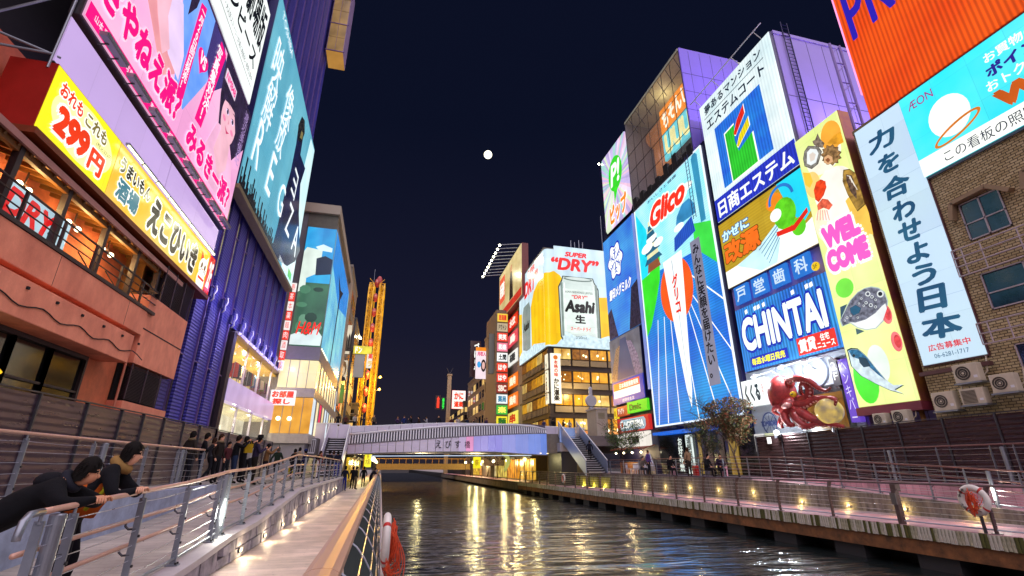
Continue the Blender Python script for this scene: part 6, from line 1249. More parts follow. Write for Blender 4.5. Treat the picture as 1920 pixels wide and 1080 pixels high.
# city buildings print at left and right
for j, (z, w) in enumerate(((14.0, 1.5), (14.9, 1.3), (15.7, 1.05), (16.4, .75), (17.0, .4))):
    gl.shape('print_roof', [(2.3-w, z), (2.3+w, z), (2.3+w*.7, z+.5), (2.3-w*.7, z+.5)], glow('#2a6a8a', .8), .014+.002*j, .004, px=False); gl.shape('print_storey', [(2.3-w*.66, z+.5), (2.3+w*.66, z+.5), (2.3+w*.62, z+.95), (2.3-w*.62, z+.95)], glow('#e8e4b0', .95), .013, .004, px=False)
gl.shape('print_base', [(1.2, 13.2), (3.4, 13.2), (3.1, 14.0), (1.4, 14.0)], glow('#9a5a38', .8), .013, .004, px=False)
gl.shape('print_dome', [(6.2, 15.4), (6.5, 16.2), (7.4, 16.9), (8.4, 16.9), (8.9, 16.2), (8.9, 15.3)], glow('#3a92c8', .9, var=.2), .012, .004, px=False); gl.shape('print_tower', [(9.3, 19.9), (9.7, 20.4), (10.1, 19.9), (10.0, 14.2), (9.4, 14.2)], glow('#3a98c0', .85), .012, .004, px=False)
gl.shape('print_stand', [(5.6, 13.4), (8.6, 13.9), (8.4, 15.3), (5.8, 14.6)], glow('#2a5ac8', .9, stripe=(0, 4, .4)), .013, .004, px=False)
# plain white pennant and clouds in the middle of the sign
gl.shape('white_pennant', [(3.75, 13.2), (6.55, 13.2), (6.3, 10.2), (5.95, 6.4), (5.6, 2.2), (5.3, .9), (4.95, 2.2), (4.45, 6.4), (4.0, 10.2)], WHB, .020, .006, px=False)
gl.shape('pennant_fold', [(5.0, 12.9), (5.12, 12.9), (5.32, 1.2), (5.28, 1.2)], glow('#b8c8d8', .9), .028, .004, px=False)
for cx_, cz_, w_2 in ((1.5, 15.6, 1.0), (2.4, 16.2, .9), (3.4, 15.4, .8), (7.4, 17.6, .9), (8.3, 18.0, .8), (6.6, 15.2, .7)): gl.shape('print_cloud', ell(cx_, cz_, w_2, w_2*.45, 20), WHB, .019+.001*w_2, .004, px=False)
gl.text('グリコ', (4.75, 8.3), (5.6, 11.6), glow('#e8281c', 1.0), .04, px=False, vertical=True, fat=.05); gl.text('Glico', (2.5, 17.0), (8.1, 19.2), glow('#f0301c', 1.05, var=.02), .045, px=False, fat=.06, shear=.35, outline=WHB, ofat=.12); gl.text('おいしさと健康', (2.4, 19.7), (7.2, 20.0), glow('#2a4a6a', .7), .03, px=False, fat=.02)
gb = Sign('message_banner', 'narrow grey banner with a column of black characters hung over the track sign', 'banner', 'R', RX-.1, loc=(RX-.1, 30.0, 7.0))
gb.shape('cloth', [(.35, 0), (1.55, 0), (1.55, 11.1), (.35, 11.1)], glow('#8f8fa6', .72, False, var=.08), 0, .02, px=False); gb.text('みんなに笑顔を届けたい。', (.55, .5), (1.4, 10.7), glow('#14161c', .4), .05, px=False, vertical=True, fat=.03)
sl_ = thing('sign_ladder', 'thin blue ladder in front of the track sign, upper right', 'ladder', (RX-.4, 28.4, 19.5))
for dy in (0, -.35): MB().tube([(0, dy, 0), (0, dy, 5.6)], .025, 6).build('stile', MATS['blue_housing'], sl_)
for k in range(16): MB().tube([(0, 0, .2+k*.34), (0, -.35, .2+k*.34)], .018, 5).build('rung', MATS['blue_housing'], sl_)
# ---------------------------------------------------------------- glazed roof storey with screen
rt = thing('glazed_roof_storey', 'glazed steel framed roof storey with orange drum above the track sign', 'building', (RX, 27.75, 25.6))
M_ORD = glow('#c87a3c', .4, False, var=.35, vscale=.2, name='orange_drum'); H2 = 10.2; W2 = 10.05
MB().box((3.2, 0, -.3), (8, W2, H2)).build('back_wall', mat('olive_wall', '#3a3830', .7), rt); MB().box((.02, -.12, -4), (6, 0, H2+.2)).build('side_wall', mat('violet_wall', '#8a74e4', .55, var=.12, scale=.3), rt)  # violet light on the side wall is partly put into its colour
MB().box((-.05, 0, H2-.05), (8, W2, H2+.2)).build('roof', mat('pale_roof', '#c9cdb0', .5), rt); MB().box((0, W2-.15, -.3), (5, W2, H2)).build('end_wall', mat('grey_panel', '#8d8a90'), rt)
for k in range(5): MB().box((.05, -.132, 1.9*k), (6, -.122, 1.9*k+.03)).build('wall_joint', M_NAVY, rt); MB().box((.9+k*1.1, -.132, -3.9), (.92+k*1.1, -.122, H2)).build('wall_joint', M_NAVY, rt)
dr_ = MB(); n = 10
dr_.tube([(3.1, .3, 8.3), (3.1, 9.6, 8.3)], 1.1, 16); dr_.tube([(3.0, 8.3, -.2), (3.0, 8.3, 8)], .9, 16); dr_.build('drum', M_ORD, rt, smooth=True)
for k in range(8): MB().box((-.01, k*W2/7-.018, -.3), (.03, k*W2/7+.018, H2)).build('mullion', M_STEELD, rt)
for k in range(6): MB().box((-.01, 0, k*H2/5-.018-.05), (.03, W2, k*H2/5+.018-.05)).build('transom', M_STEELD, rt)
MB().box((.01, .05, -.25), (.02, W2-.05, H2-.1)).build('glazing', MATS['shop_glass'], rt)
for k in range(7): MB().bar((0, .7+k*1.4, H2-.2), (1.2, 1.2+k*1.4, H2-1.2), .05, .05).build('roof_strut', M_STEELD, rt)
MB().box((-.12, 0, -.5), (.1, W2, -.3)).build('sill_beam', M_STEELD, rt)
for k in range(14): MB().box((-.05, .2+k*.7, -.28), (.3, .75+k*.7, .1+random.uniform(.1, 1.1))).build('skyline_cutout', M_DARK, rt)
lamp(rt, (1.6, 5, 9.2), 45, (1, .75, .4), .4, name='storey_light')
sc_ = Sign('roof_screen', 'orange and turquoise lit screen inside the glazed roof storey', 'screen', 'R', RX+1.2, loc=(RX+1.2, 33.3, 28.3)); sc_.box('orange', 0, 4.8, 2.9, 5.6, -.2, 0, glow('#f08a14', 1.0, True)); sc_.box('turquoise', 0, 4.8, 0, 2.9, -.2, 0, glow('#6ad4e0', .95, True)); sc_.text('ちそんじ', (.4, 3.3), (4.5, 5.2), glow('#fff2d8', 1.1), .03, px=False, fat=.05, rot=.1); sc_.text('UUU', (.3, .3), (4.4, 2.6), glow('#f0e8a0', 1.0), .03, px=False, fat=.06)
# ---------------------------------------------------------------- starburst sign and snow sign
pp = rsign('starburst_sign', 'pastel starburst sign with a green speech balloon at the top of the narrow building', 37.95, 44.1, 25.75, 35.3, at=RX+.05)
ps = MB(); cx_, cz_ = pp.w*.45, pp.h*.55; nseg = 72; pm = [glow(c, 1.0, True, var=.05) for c in ('#c8b8e8', '#e8d8f0', '#a8d8d0', '#d8e8c8', '#b8a8d8', '#e8c0d8')]
def edge(a):
    dx, dz = cos(a), sin(a); t_ = min([(pp.w-cx_)/dx if dx > 1e-6 else -cx_/dx if dx < -1e-6 else 1e9, (pp.h-cz_)/dz if dz > 1e-6 else -cz_/dz if dz < -1e-6 else 1e9]); return (cx_+dx*t_, cz_+dz*t_)
for k in range(nseg):
    p0, p1 = edge(2*pi*k/nseg), edge(2*pi*(k+1)/nseg); ps.add([(cx_, 0, cz_), (p0[0], 0, p0[1]), (p1[0], 0, p1[1])], [(0, 1, 2)], random.randrange(6))
ps.build('face', pm, pp.o); pp.box('cabinet', 0, pp.w, 0, pp.h, -.5, -.02, M_NAVY)
pp.shape('balloon', ell(3.2, 6.0, 1.6, 2.1, 28), glow('#38d028', 1.0), .012, .01, px=False); pp.shape('balloon_tail', [(2.6, 4.4), (3.6, 4.2), (2.6, 2.6)], glow('#38d028', 1.0), .012, .01, px=False); pp.text('P!', (2.0, 4.7), (4.4, 7.4), WHB, .04, px=False, fat=.035, shear=.2); pp.text('ピップ', (1.3, .4), (5.2, 2.7), glow('#f4861c', 1.05), .04, px=False, fat=.06, outline=WHB, ofat=.12)
MB().ball((-.15, -.2, 9.4), .12, 10, 8).build('corner_lamp', glow('#fffbe0', 14, name='star_lamp'), pp.o, smooth=True)
sn = rsign('snowflake_sign', 'blue sign with a white snowflake crest and slanted milk lettering', 38.3, 45.0, 14.0, 25.2)
sn.box('face', 0, sn.w, 0, sn.h, -.05, 0, glow('#4aa0e4', .95, True, stripe=(2, 4, .2), col2='#2a5cd8', vscale=.3, name='snow_blue')); sn.box('cabinet', -.1, sn.w+.5, -.1, sn.h+.1, -.5, -.051, MATS['blue_housing']); sn.box('side_tube', sn.w+.1, sn.w+.45, -6, sn.h, -.04, .05, glow('#8aa0f0', .7, True, name='side_glow'))
crest = [(2.6+(1.45+.2*cos(6*a))*cos(a), 8.0+(1.75+.25*cos(6*a))*sin(a)) for a in [2*pi*k/48 for k in range(48)]]
sn.shape('crest_edge', [(2.6+(x-2.6)*1.14, 8.0+(z-8)*1.12) for x, z in crest], glow('#2038c0', .9), .006, .005, px=False); sn.shape('crest', crest, WHB, .012, .005, px=False)
for k in range(6):
    a = pi*k/3+pi/6; d = (cos(a), sin(a)*1.15); p_ = (-d[1], d[0])
    sn.shape('snow_arm', [(2.6+d[0]*r_+p_[0]*w, 8+d[1]*r_+p_[1]*w) for r_, w in ((.15, -.07), (1.15, -.07), (1.15, .07), (.15, .07))], glow('#2a50c0', .9), .018, .004, px=False)
    for rr in (.6, .95):
        for s in (-1, 1): sn.shape('snow_twig', [(2.6+d[0]*rr, 8+d[1]*rr), (2.6+d[0]*(rr+.12), 8+d[1]*(rr+.12)), (2.6+d[0]*(rr+.3)+p_[0]*.28*s, 8+d[1]*(rr+.3)+p_[1]*.28*s), (2.6+d[0]*(rr+.2)+p_[0]*.3*s, 8+d[1]*(rr+.2)+p_[1]*.3*s)], glow('#2a50c0', .9), .018, .004, px=False)
sn.text('雪印メグミルク', (.7, 4.0), (5.6, 5.2), WHB, .03, px=False, fat=.05, shear=.3, outline=glow('#2038c0', .9), ofat=.12)
sn.shape('print_street', [(0, 2.8), (.9, 3.2), (1.5, 1.4), (2.0, 0), (0, 0)], glow('#4a4464', .6, var=.4, vscale=3), .006, .004, px=False); sn.shape('print_street', [(6.7, 4.4), (5.4, 4.0), (4.8, 1.6), (4.4, 0), (6.7, 0)], glow('#3a3450', .6, var=.4, vscale=3), .006, .004, px=False)
st = rsign('street_photo_panel', 'grey street photograph panel with blue base below the snowflake sign', 38.9, 45.2, 7.4, 13.9); st.box('face', 0, st.w, 2.2, st.h, -.05, 0, glow('#8a8896', .6, True, var=.25, vscale=.8)); st.box('cabinet', -.1, st.w+.1, -.05, st.h, -.5, -.051, M_NAVY)
st.shape('print_road', [(1.2, 2.3), (4.9, 2.3), (3.6, 6.2), (2.4, 6.2)], glow('#5a6088', .6), .004, .004, px=False); st.shape('print_crowd', [(0, 2.3), (1.2, 2.3), (2.3, 5.6), (1.4, 5.4), (.5, 3.8)], glow('#b08a6a', .8, var=.5, vscale=5), .005, .004, px=False); st.shape('print_crowd', [(6.2, 2.3), (5.0, 2.3), (3.7, 5.8), (4.6, 5.6), (5.6, 4.2)], glow('#9a86a0', .8, var=.5, vscale=5), .005, .004, px=False)
st.box('blue_base', 0, st.w, 0, 2.2, -.05, .02, glow('#2a40c0', .8, True)); st.shape('white_plate', [(.3, .6), (5.6, .6), (5.6, 1.3), (.3, 1.3)], WHB, .022, .006, px=False); st.shape('red_plate', [(.3, 1.3), (5.6, 1.3), (5.6, 2.0), (.3, 2.0)], glow('#f0641c', 1), .022, .006, px=False); st.text('日本興亜損害保険', (1.6, 1.4), (5.4, 1.9), WHB, .04, px=False, fat=.03); st.text('道頓堀支店', (2.0, .12), (4.4, .42), WHB, .04, px=False)
# small shop signs under it
for nm, lb, ya, yb, za, zb, cl, tx, tcl, cl2 in (('pharmacy_sign', 'green cafe sign in the row above the burger shop', 38.7, 42.4, 6.35, 7.35, '#58d828', 'Dmic', '#1a5a18', None), ('arcade_sign', 'orange brown sign with white kana beside the green one', 42.45, 44.6, 6.25, 7.15, '#b85028', 'アトアト', '#fff4e0', None), ('narrow_sign', 'small yellow sign at the left end of the green and orange row', 44.65, 45.3, 6.1, 7.1, '#f0d028', '市', '#a07010', None), ('ramen_sign', 'white sign with dark kana and red figure under the burger sign', 38.9, 44.9, 3.35, 4.62, '#f2ece0', 'たこ焼道楽', '#2a2420', None)):
    g = rsign(nm, lb, ya, yb, za, zb); g.box('face', 0, g.w, 0, g.h, -.25, 0, glow(cl, .95, True, var=.06)); g.text(tx, (g.w*.12, g.h*.2), (g.w*.72, g.h*.8), glow(tcl, .9), .02, px=False, fat=.05)
g = rsign('burger_sign', 'red burger shop sign with white capitals in a rounded capsule', 38.65, 44.7, 4.72, 6.0); g.box('face', 0, g.w, 0, g.h, -.3, 0, glow('#c82c28', .95, True, var=.05)); g.shape('capsule', [(.6, .3), (.9, .12), (5.2, .12), (5.5, .4), (5.5, .9), (5.2, 1.15), (.9, 1.15), (.6, .95)], glow('#9ab8c8', .9), .005, .006, px=False); g.text('LOTTERIA', (1.55, .3), (5.2, .98), WHB, .03, px=False, fat=.08, outline=glow('#1c4a6a', .8), ofat=.13); g.shape('emblem', ell(1.0, .64, .38, .42, 20), WHB, .013, .005, px=False); g.shape('emblem_heart', ell(1.05, .68, .2, .26, 16), RED, .02, .005, px=False)
# street-level shops
M_SHOPW = glow('#f4b848', .95, True, var=.35, vscale=1.2, col2='#c87a1c', name='warm_shop')
sp = thing('takoyaki_shop', 'warm lit open shop front under the burger sign', 'shop', (RX+.3, 38.6, 1.12)); MB().box((.1, .1, 0), (.2, 6.4, 2.1)).build('lit_interior', M_SHOPW, sp); MB().add([(.1, 0, 2.3), (-1.1, 0, 2.0), (-1.1, 6.5, 2.0), (.1, 6.5, 2.3), (.1, 0, 2.36), (-1.1, 0, 2.06), (-1.1, 6.5, 2.06), (.1, 6.5, 2.36)], [(3,2,1,0),(4,5,6,7),(0,1,5,4),(1,2,6,5),(2,3,7,6),(3,0,4,7)]).build('awning', mat('red_awning', '#8a3a22', .7), sp)
MB().box((-.6, .5, 0), (-.2, 5.5, .95)).build('counter', mat('shop_counter', '#9a6a3a', .6), sp)
for k in range(4): MB().ball((-.9, .8+k*1.6, 1.75), .09, 10, 6).build('bulb', MATS['bulb_warm'], sp, smooth=True)
lamp(sp, (-.9, 3.2, 1.7), 90, (1, .75, .35), .2, name='shop_light')
s3 = thing('track_shop', 'dark shop front with pale vertical banners and curtains under the track sign', 'shop', (RX+.3, 26.6, 1.12))
MB().box((.02, 0, 0), (.04, 11.2, 3.2)).build('glass_front', M_GLASSD, s3); MB().box((-.9, .6, 2.98), (-.05, 10.6, 3.18)).build('blue_awning', glow('#1e6ae0', .8, var=.05), s3)
for a, w, m in ((4.3, .5, mat('curtain_beige', '#a8987a', .8)), (4.9, .5, mat('curtain_grey', '#787480', .8)), (5.5, .35, glow('#b89848', .45, var=.3, vscale=3)), (1.6, .9, glow('#b8943c', .5, True, col2='#5a4418', vscale=2.5, var=.4, name='lit_doorway')), (3.0, .5, mat('curtain_beige', '#a8987a', .8))): MB().box((-.05, a, .1), (-.01, a+w, 2.8)).build('panel', m, s3)
for a, tx, cl, tcl in ((6.4, '道頓堀酒場', '#e2f0ea', '#1c2620'), (7.6, 'お好み焼', '#15171c', '#e8f4ea')):
    g = Sign('shop_banner', f'{"pale" if a < 7 else "black"} vertical shop banner with a column of characters under the track sign', 'banner', 'R', RX+.2, loc=(RX+.2, 26.6+a+.9, 1.2)); g.box('cloth', 0, .9, 0, 2.75, -.02, 0, glow(cl, .95 if a < 7 else .3, a < 7)); g.text(tx, (.15, .15), (.75, 2.6), glow(tcl, .9), .02, px=False, vertical=True, fat=.03)
for k in range(3): s3b = MB().box((-.6, 2.0+k*3, 3.4), (-.2, 2.5+k*3, 3.6)).build('under_lamp', M_STEELD, s3)
# ---------------------------------------------------------------- octopus restaurant front
ku = thing('octopus_shop', 'grey shop front with round medallions behind the octopus sculpture', 'shop', (RX+.25, 18.9, 1.1)); MB().box((0, 0, 0), (.1, 7.5, 6.2)).build('wall', mat('silver_wall', '#9aa0ac', .4, .3, var=.15), ku); MB().box((-.02, .5, .3), (-.005, 3.6, 4.6)).build('dark_bay', mat('dark_bay', '#1c1820', .4), ku); MB().box((-.03, .9, 2.2), (-.021, 3.2, 4.2)).build('lit_bay', glow('#a8701c', .4, True, var=.6, vscale=2), ku)
for y in (2.2, 4.4): MB().lathe([(.85, 0), (.8, .06), (.78, .02)], 26).build('medallion', mat('pale_medallion', '#8a94a8', .4), ku, (-.03, y, 5.4)).rotation_euler = (0, -pi/2, 0)
kg = rsign('octopus_shop_sign', 'white lit sign with three brushed kana left of the octopus', 24.5, 26.6, 5.2, 6.8, at=RX-.05); kg.box('face', 0, kg.w, 0, kg.h, -.3, 0, glow('#f0f6f2', 1.0, True)); kg.text('くくる', (.25, .25), (1.55, 1.35), glow('#26323a', .6), .02, px=False, fat=.06, shear=-.2); kg.text('道頓堀店', (1.7, .5), (1.9, 1.25), glow('#d83030', .9), .02, px=False, vertical=True)
M_OCT = mat('octopus_red', '#b03a36', .42, var=.45, scale=2.5, var2='#6a1a20', bump=.25, bscale=14); M_OCTP = mat('octopus_pale', '#e0a8a0', .4, var=.2)
oc = thing('octopus_sculpture', 'giant glossy red octopus sculpture with a yellow eye over the shop front', 'sculpture', onX(1517, 805, RX-.7))
q0 = Vector(oc.location)
def zpx(zx, zy, dep): p = onX(1380+zx*.1574, 670+zy*.1574, RX-dep); return p-q0
def tent(pts, r0, r1, dep):
    P = [zpx(x, y, d) for (x, y), d in zip(pts, dep)]; Q = []
    for i in range(len(P)-1):
        p0, p1, p2, p3 = P[max(i-1, 0)], P[i], P[i+1], P[min(i+2, len(P)-1)]
        for k in range(5):
            t_ = k/5; Q.append(.5*((2*p1)+(p2-p0)*t_+(2*p0-5*p1+4*p2-p3)*t_**2+(3*p1-p0-3*p2+p3)*t_**3))
    Q.append(P[-1]); n = len(Q); rr = [r0+(r1-r0)*(i/(n-1))**.8 for i in range(n)]
    tn = MB().tube(Q, rr, 12).build('tentacle', M_OCT, oc, smooth=True)
    sk_ = MB()
    for i in range(2, n-1, 2):
        d = (Q[min(i+1, n-1)]-Q[i-1]).normalized(); s = d.cross(Vector((1, 0, 0))); s = s.normalized() if s.length > 1e-5 else Vector((0, 0, -1))
        if s.z > 0: s = -s
        sk_.ball(tuple(Q[i]+s*rr[i]*.8+Vector((-rr[i]*.5, 0, 0))), rr[i]*.35, 8, 5)
    tag(sk_.build('sucker', M_OCTP, tn, smooth=True), kind='stuff')
hd = zpx(550, 440, .75); MB().ball(tuple(hd), (.62, .85, 1.02), 24, 16).ball(tuple(hd+Vector((-.1, -.5, -.75))), (.5, .7, .55), 18, 12).build('head', M_OCT, oc, smooth=True)
ey = zpx(682, 440, 1.35); e_ = MB().ball(tuple(ey), (.12, .2, .16), 14, 10).build('eye', mat('eye_yellow', '#f0d018', .2, var=.05), oc, smooth=True); MB().ball(tuple(ey+Vector((-.1, -.02, 0))), (.03, .1, .03), 8, 6).build('pupil', M_BLACK, e_, smooth=True)
MB().tube([tuple(zpx(560, 590, 1.3)), tuple(zpx(600, 575, 1.4)), tuple(zpx(650, 570, 1.35))], [.1, .16, .1], 10).build('lip', M_OCTP, oc, smooth=True)
tent([(650, 330), (625, 275), (700, 255), (800, 258), (880, 285), (950, 340), (1010, 380), (1080, 395), (1120, 365)], .25, .06, [.8, 1.0, 1.2, 1.3, 1.3, 1.2, 1.1, 1.1, 1.2])
tent([(720, 500), (820, 500), (870, 440), (865, 360), (820, 310), (775, 330), (765, 390), (790, 440)], .28, .06, [.7, .9, 1.0, 1.1, 1.2, 1.2, 1.1, .9])
tent([(700, 560), (780, 560), (860, 545), (950, 495), (1060, 490), (1160, 490), (1190, 520), (1170, 590)], .3, .05, [.8, 1.0, 1.1, 1.1, 1.1, 1.2, 1.3, 1.3])
tent([(700, 620), (790, 660), (870, 715), (990, 765), (1130, 790), (1220, 810), (1290, 825)], .36, .06, [.8, 1.1, 1.2, 1.2, 1.2, 1.1, 1.0])
tent([(680, 620), (720, 700), (760, 770), (830, 820), (900, 815), (970, 795), (1060, 815)], .32, .06, [.8, 1.2, 1.3, 1.35, 1.35, 1.3, 1.3])
tent([(620, 620), (590, 680), (600, 750), (640, 800), (700, 800)], .3, .1, [.8, 1.1, 1.3, 1.3, 1.2])
tent([(600, 640), (540, 600), (480, 595), (450, 630), (480, 665), (530, 690)], .22, .06, [.8, 1.1, 1.2, 1.2, 1.2, 1.2]); tent([(590, 680), (540, 760), (530, 810), (560, 830)], .24, .08, [.9, 1.1, 1.1, 1.1])
tk = thing('takoyaki_globe', 'glowing glass globe with painted golden flames held by the octopus', 'globe', onX(1555, 771, RX-1.15)); MB().ball((0, 0, 0), .62, 22, 14).build('globe', glow('#d8b858', .7, False, col2='#5a5a62', var=.4, vscale=2.2, name='flame_globe'), tk, smooth=True); MB().tube([(0, 0, -.55), (0, 0, -1.0)], .05, 8).build('stalk', M_STEEL, tk)
for k, (zx, zy) in enumerate(((210, 225), (530, 115), (815, 55))):
    p = onX(1380+zx*.1574, 670+zy*.1574, RX-1.0); o = thing('arm_spotlight', f'white spotlight on a bent arm over the octopus front, {["left", "middle", "right"][k]} one', 'spotlight', p, 0, 'spotlights over the octopus')
    MB().tube([(0, 0, 0), (.25, -1.2, .1), (1.0, -1.3, -.3)], .03, 6).build('arm', M_WHITE, o, smooth=True); MB().lathe([(.06, .12), (.16, 0), (.15, -.04)], 14).build('shade', M_WHITE, o); MB().ball((0, 0, -.03), .1, 10, 6).build('bulb', glow('#f4fbff', 12, name='cool_bulb'), o, smooth=True)
    lamp(o, (-.1, 0, -.25), 140, (.85, .93, 1.0), .12)
p = onX(1456, 811, RX-1.0); o = thing('star_lamp', 'very bright white lamp at the left foot of the octopus', 'lamp', p); MB().ball((0, 0, 0), .13, 12, 8).build('bulb', glow('#f4ffff', 30, name='star_bulb'), o, smooth=True); MB().box((-.1, -.1, -.3), (.1, .1, -.12)).build('socket', M_STEELD, o); lamp(o, (-.35, 0, .1), 160, (.9, .97, 1), .1)
v2 = rsign('purple_bar_sign', 'narrow purple sign with white kana between the octopus and the fish billboard', 18.83, 19.35, 3.7, 6.75, at=RX-.1); v2.box('face', 0, .5, 0, v2.h, -.3, 0, glow('#6a48c8', .85, True)); v2.text('ヘンキバー', (.1, .2), (.42, 2.9), glow('#d8d0f4', 1), .02, px=False, vertical=True)
v3 = rsign('floor_sign', 'small dark floor sign reading 2F beside the purple sign', 19.4, 19.85, 5.5, 6.9, at=RX-.1); v3.box('face', 0, .42, 0, v3.h, -.3, 0, mat('dark_sign', '#2c2630', .5)); v3.text('2F', (.08, .3), (.34, 1.2), WHB, .02, px=False, vertical=True)
hub = thing('wheel_emblem', 'round blue spoked emblem with lettering on the grey wall left of the octopus', 'emblem', (RX+.1, 24.9, 4.1), -pi/2); M_EMB = mat('emblem_blue', '#2a3a6a', .5)
MB().tube([(.55*cos(2*pi*k/24), 0, .62*sin(2*pi*k/24)) for k in range(24)], .035, 6, closed=True).build('rim', M_EMB, hub)
for k in range(4): MB().tube([(.5*cos(pi*k/4), 0, .58*sin(pi*k/4)), (-.5*cos(pi*k/4), 0, -.58*sin(pi*k/4))], .015, 5).build('spoke', M_EMB, hub)
TEXTS.append(('TOMBORI', (-.62, -.16), (.62, .16), M_EMB, .08, .05, 0, hub, 'lettering', .05, 0))
for k, (y, z, w, h, cl) in enumerate(((26.2, 2.55, .8, 1.0, '#e8e4e0'), (25.3, 2.6, .75, .95, '#d8dcb0'), (24.1, 2.9, .3, .35, '#ece8e4'))):
    g = rsign('wall_notice', f'{["pale paper notice below the emblem", "greenish poster below the emblem", "small white plate by the bright lamp"][k]}', y-w, y, z, z+h, cat='poster', at=21.0 if k == 2 else RX-.05); g.box('sheet', 0, w, 0, h, -.02, 0, glow(cl, .75, False, var=.15, vscale=3))
# ================================================================ corner building beyond the bridge with the beer sign
AY, AX0, AX1, AYB = 60.0, 20.3, 31.0, 74.0
ab_ = thing('crab_building', 'brown corner building with lit amber restaurant floors under the beer sign', 'building', (AX0, AY, 4.6))
M_BRN = mat('brown_mullion', '#4a3f38', .5, .3); M_BEIGE = mat('beige_spandrel', '#a8946e', .6, var=.12)
AMB = [glow('#f2b428', .9, True, col2='#c87a12', vscale=1.1, var=.3, name='amber_room_a'), glow('#e8a41c', .85, True, col2='#a8620c', vscale=1.6, var=.4, name='amber_room_b'), glow('#b87414', .6, True, col2='#5a340c', vscale=2.4, var=.5, name='amber_room_c'), glow('#f6d078', .9, True, col2='#b87a20', vscale=.8, var=.4, name='amber_room_d')]
MB().box((.2, .2, 0), (AX1-AX0, AYB-AY, 12.3)).build('core', M_BRN, ab_)
for j in range(4):
    z0 = .1+j*3.02
    for i in range(4):
        a = .75+i*2.6
        w = MB().box((a, .02, z0+1.45), (a+2.35, .12, z0+2.8)).build('window', AMB[(i*3+j*5) % 4], ab_); MB().box((a-.12, -.08, z0+1.4), (a, .15, z0+2.9)).build('mullion', M_BRN, w); MB().box((a+1.1, -.02, z0+1.45), (a+1.16, .02, z0+2.8)).build('glazing_bar', M_BRN, w)
        for k in range(random.choice((1, 2, 2, 3))): MB().ball((a+.4+random.uniform(0, 1.7), -.01, z0+2.0+random.uniform(-.3, .6)), random.uniform(.07, .16), 8, 6).build('room_lamp', glow('#fff0b8', 3.0, name='room_globe'), w)
        if j: MB().box((a, .0, z0+.55), (a+2.35, .1, z0+1.3)).build('spandrel', M_BEIGE, ab_)
        else: MB().box((a, .0, z0+.1), (a+2.35, .1, z0+1.3)).build('mural', glow('#e89a50', .75, True, var=.4, vscale=2, col2='#c8642c'), ab_)
    MB().box((-.1, -.15, z0+2.86), (AX1-AX0, 0, z0+3.06)).build('ledge', M_BRN, ab_)
    for i in range(5):
        a = .6+i*2.6; w = MB().box((.02, a, z0+1.45), (.12, a+2.3, z0+2.75)).build('window', AMB[(i*5+j*3+1) % 4], ab_)
        for k in range(4): MB().box((-.05, a+k*.62, z0+.4), (.01, a+k*.62+.06, z0+2.8)).build('mullion', M_BRN, w)
        if j: MB().box((.0, a, z0+.5), (.1, a+2.3, z0+1.3)).build('spandrel', M_BEIGE, ab_)
    MB().box((-.15, .0, z0+2.86), (0, AYB-AY, z0+3.06)).build('ledge', M_BRN, ab_)
MB().box((-.05, -.05, 0), (.5, .5, 12.3)).build('corner_post', M_BRN, ab_)
for k, x in enumerate((7.5, 9.2)):
    MB().ball((x, -.5, 1.5), .3, 12, 8).build('globe_lamp', glow('#fff2c0', 7, name='big_globe'), ab_, smooth=True)
lamp(ab_, (8.3, -2.2, 1.2), 400, (1, .75, .35), .4, name='entrance_light'); lamp(ab_, (3, -2.2, 6), 300, (1, .75, .35), .4, name='front_light')
cs = Sign('crab_banner_sign', 'tall white vertical sign with red and black characters at the corner of the crab building', 'sign', 'F', AY-.35, loc=(20.45, AY-.35, 9.3)); cs.box('face', 0, 1.35, 0, 6.5, -.25, 0, glow('#fbf4e0', 1.1, True, var=.02)); cs.text('本格の味', (.4, 3.4), (1.0, 5.6), glow('#d83a1c', .9), .02, px=False, vertical=True, fat=.04); cs.text('かに道楽', (.3, .3), (1.1, 3.2), glow('#2a2018', .6), .02, px=False, vertical=True, fat=.05); cs.shape('emblem', ell(.68, 5.95, .32, .3, 16), glow('#e07828', .95), .01, .005, px=False)
cs2 = Sign('crab_side_sign', 'narrow lit side face of the crab building corner sign', 'sign', 'R', 20.15, loc=(20.15, AY+1.2, 9.3)); cs2.box('face', 0, 1.1, 0, 6.5, -.2, 0, glow('#f4ecd0', 1.0, True)); cs2.text('かに道楽', (.3, .4), (.8, 5.5), glow('#4a3a28', .6), .02, px=False, vertical=True, fat=.04)
# beer sign: front and side faces round the corner
ZB_, ZT_ = 16.75, 31.6
bf = Sign('beer_sign', 'huge yellow and pale blue beer sign with a silver can on the corner building', 'billboard', 'F', AY-.3, loc=(20.0, AY-.3, ZB_)); BW, BH = 10.8, ZT_-ZB_
bf.box('face', .6, BW, 0, BH-.6, -.05, 0, glow('#bfdcea', .95, True, stripe=(0, .5, .12), col2='#d8eef4', vscale=.4, name='beer_pale')); bf.box('face_top', 1.4, BW, BH-.6, BH, -.05, 0, MATS['beer_pale'])
mb = MB(); n = 8; pts = [(.6-.6*sin(pi/2*k/n), -.0+.6*(1-cos(pi/2*k/n))) for k in range(n+1)]; mb.add([(x, y, z) for z in (0, BH-.6) for x, y in pts], [(i+1, i, i+n+1, i+n+2) for i in range(n)]); mb.build('rounded_corner', MATS['beer_pale'], bf.o)
bf.box('cabinet', .1, BW, .1, BH-.1, -13, -.7, mat('beer_cabinet', '#6a6458', .6))
YL = glow('#f0b80c', .98, True, stripe=(0, .55, .14), col2='#f4cc10', vscale=.3, name='beer_yellow')
p2 = [(.62-.632*sin(pi/2*k/n), -.012+.632*(1-cos(pi/2*k/n))) for k in range(n+1)]; MB().add([(x, y, z) for z in (.2, 10.6) for x, y in p2], [(i+1, i, i+n+1, i+n+2) for i in range(n)]).build('corner_beer', YL, bf.o)
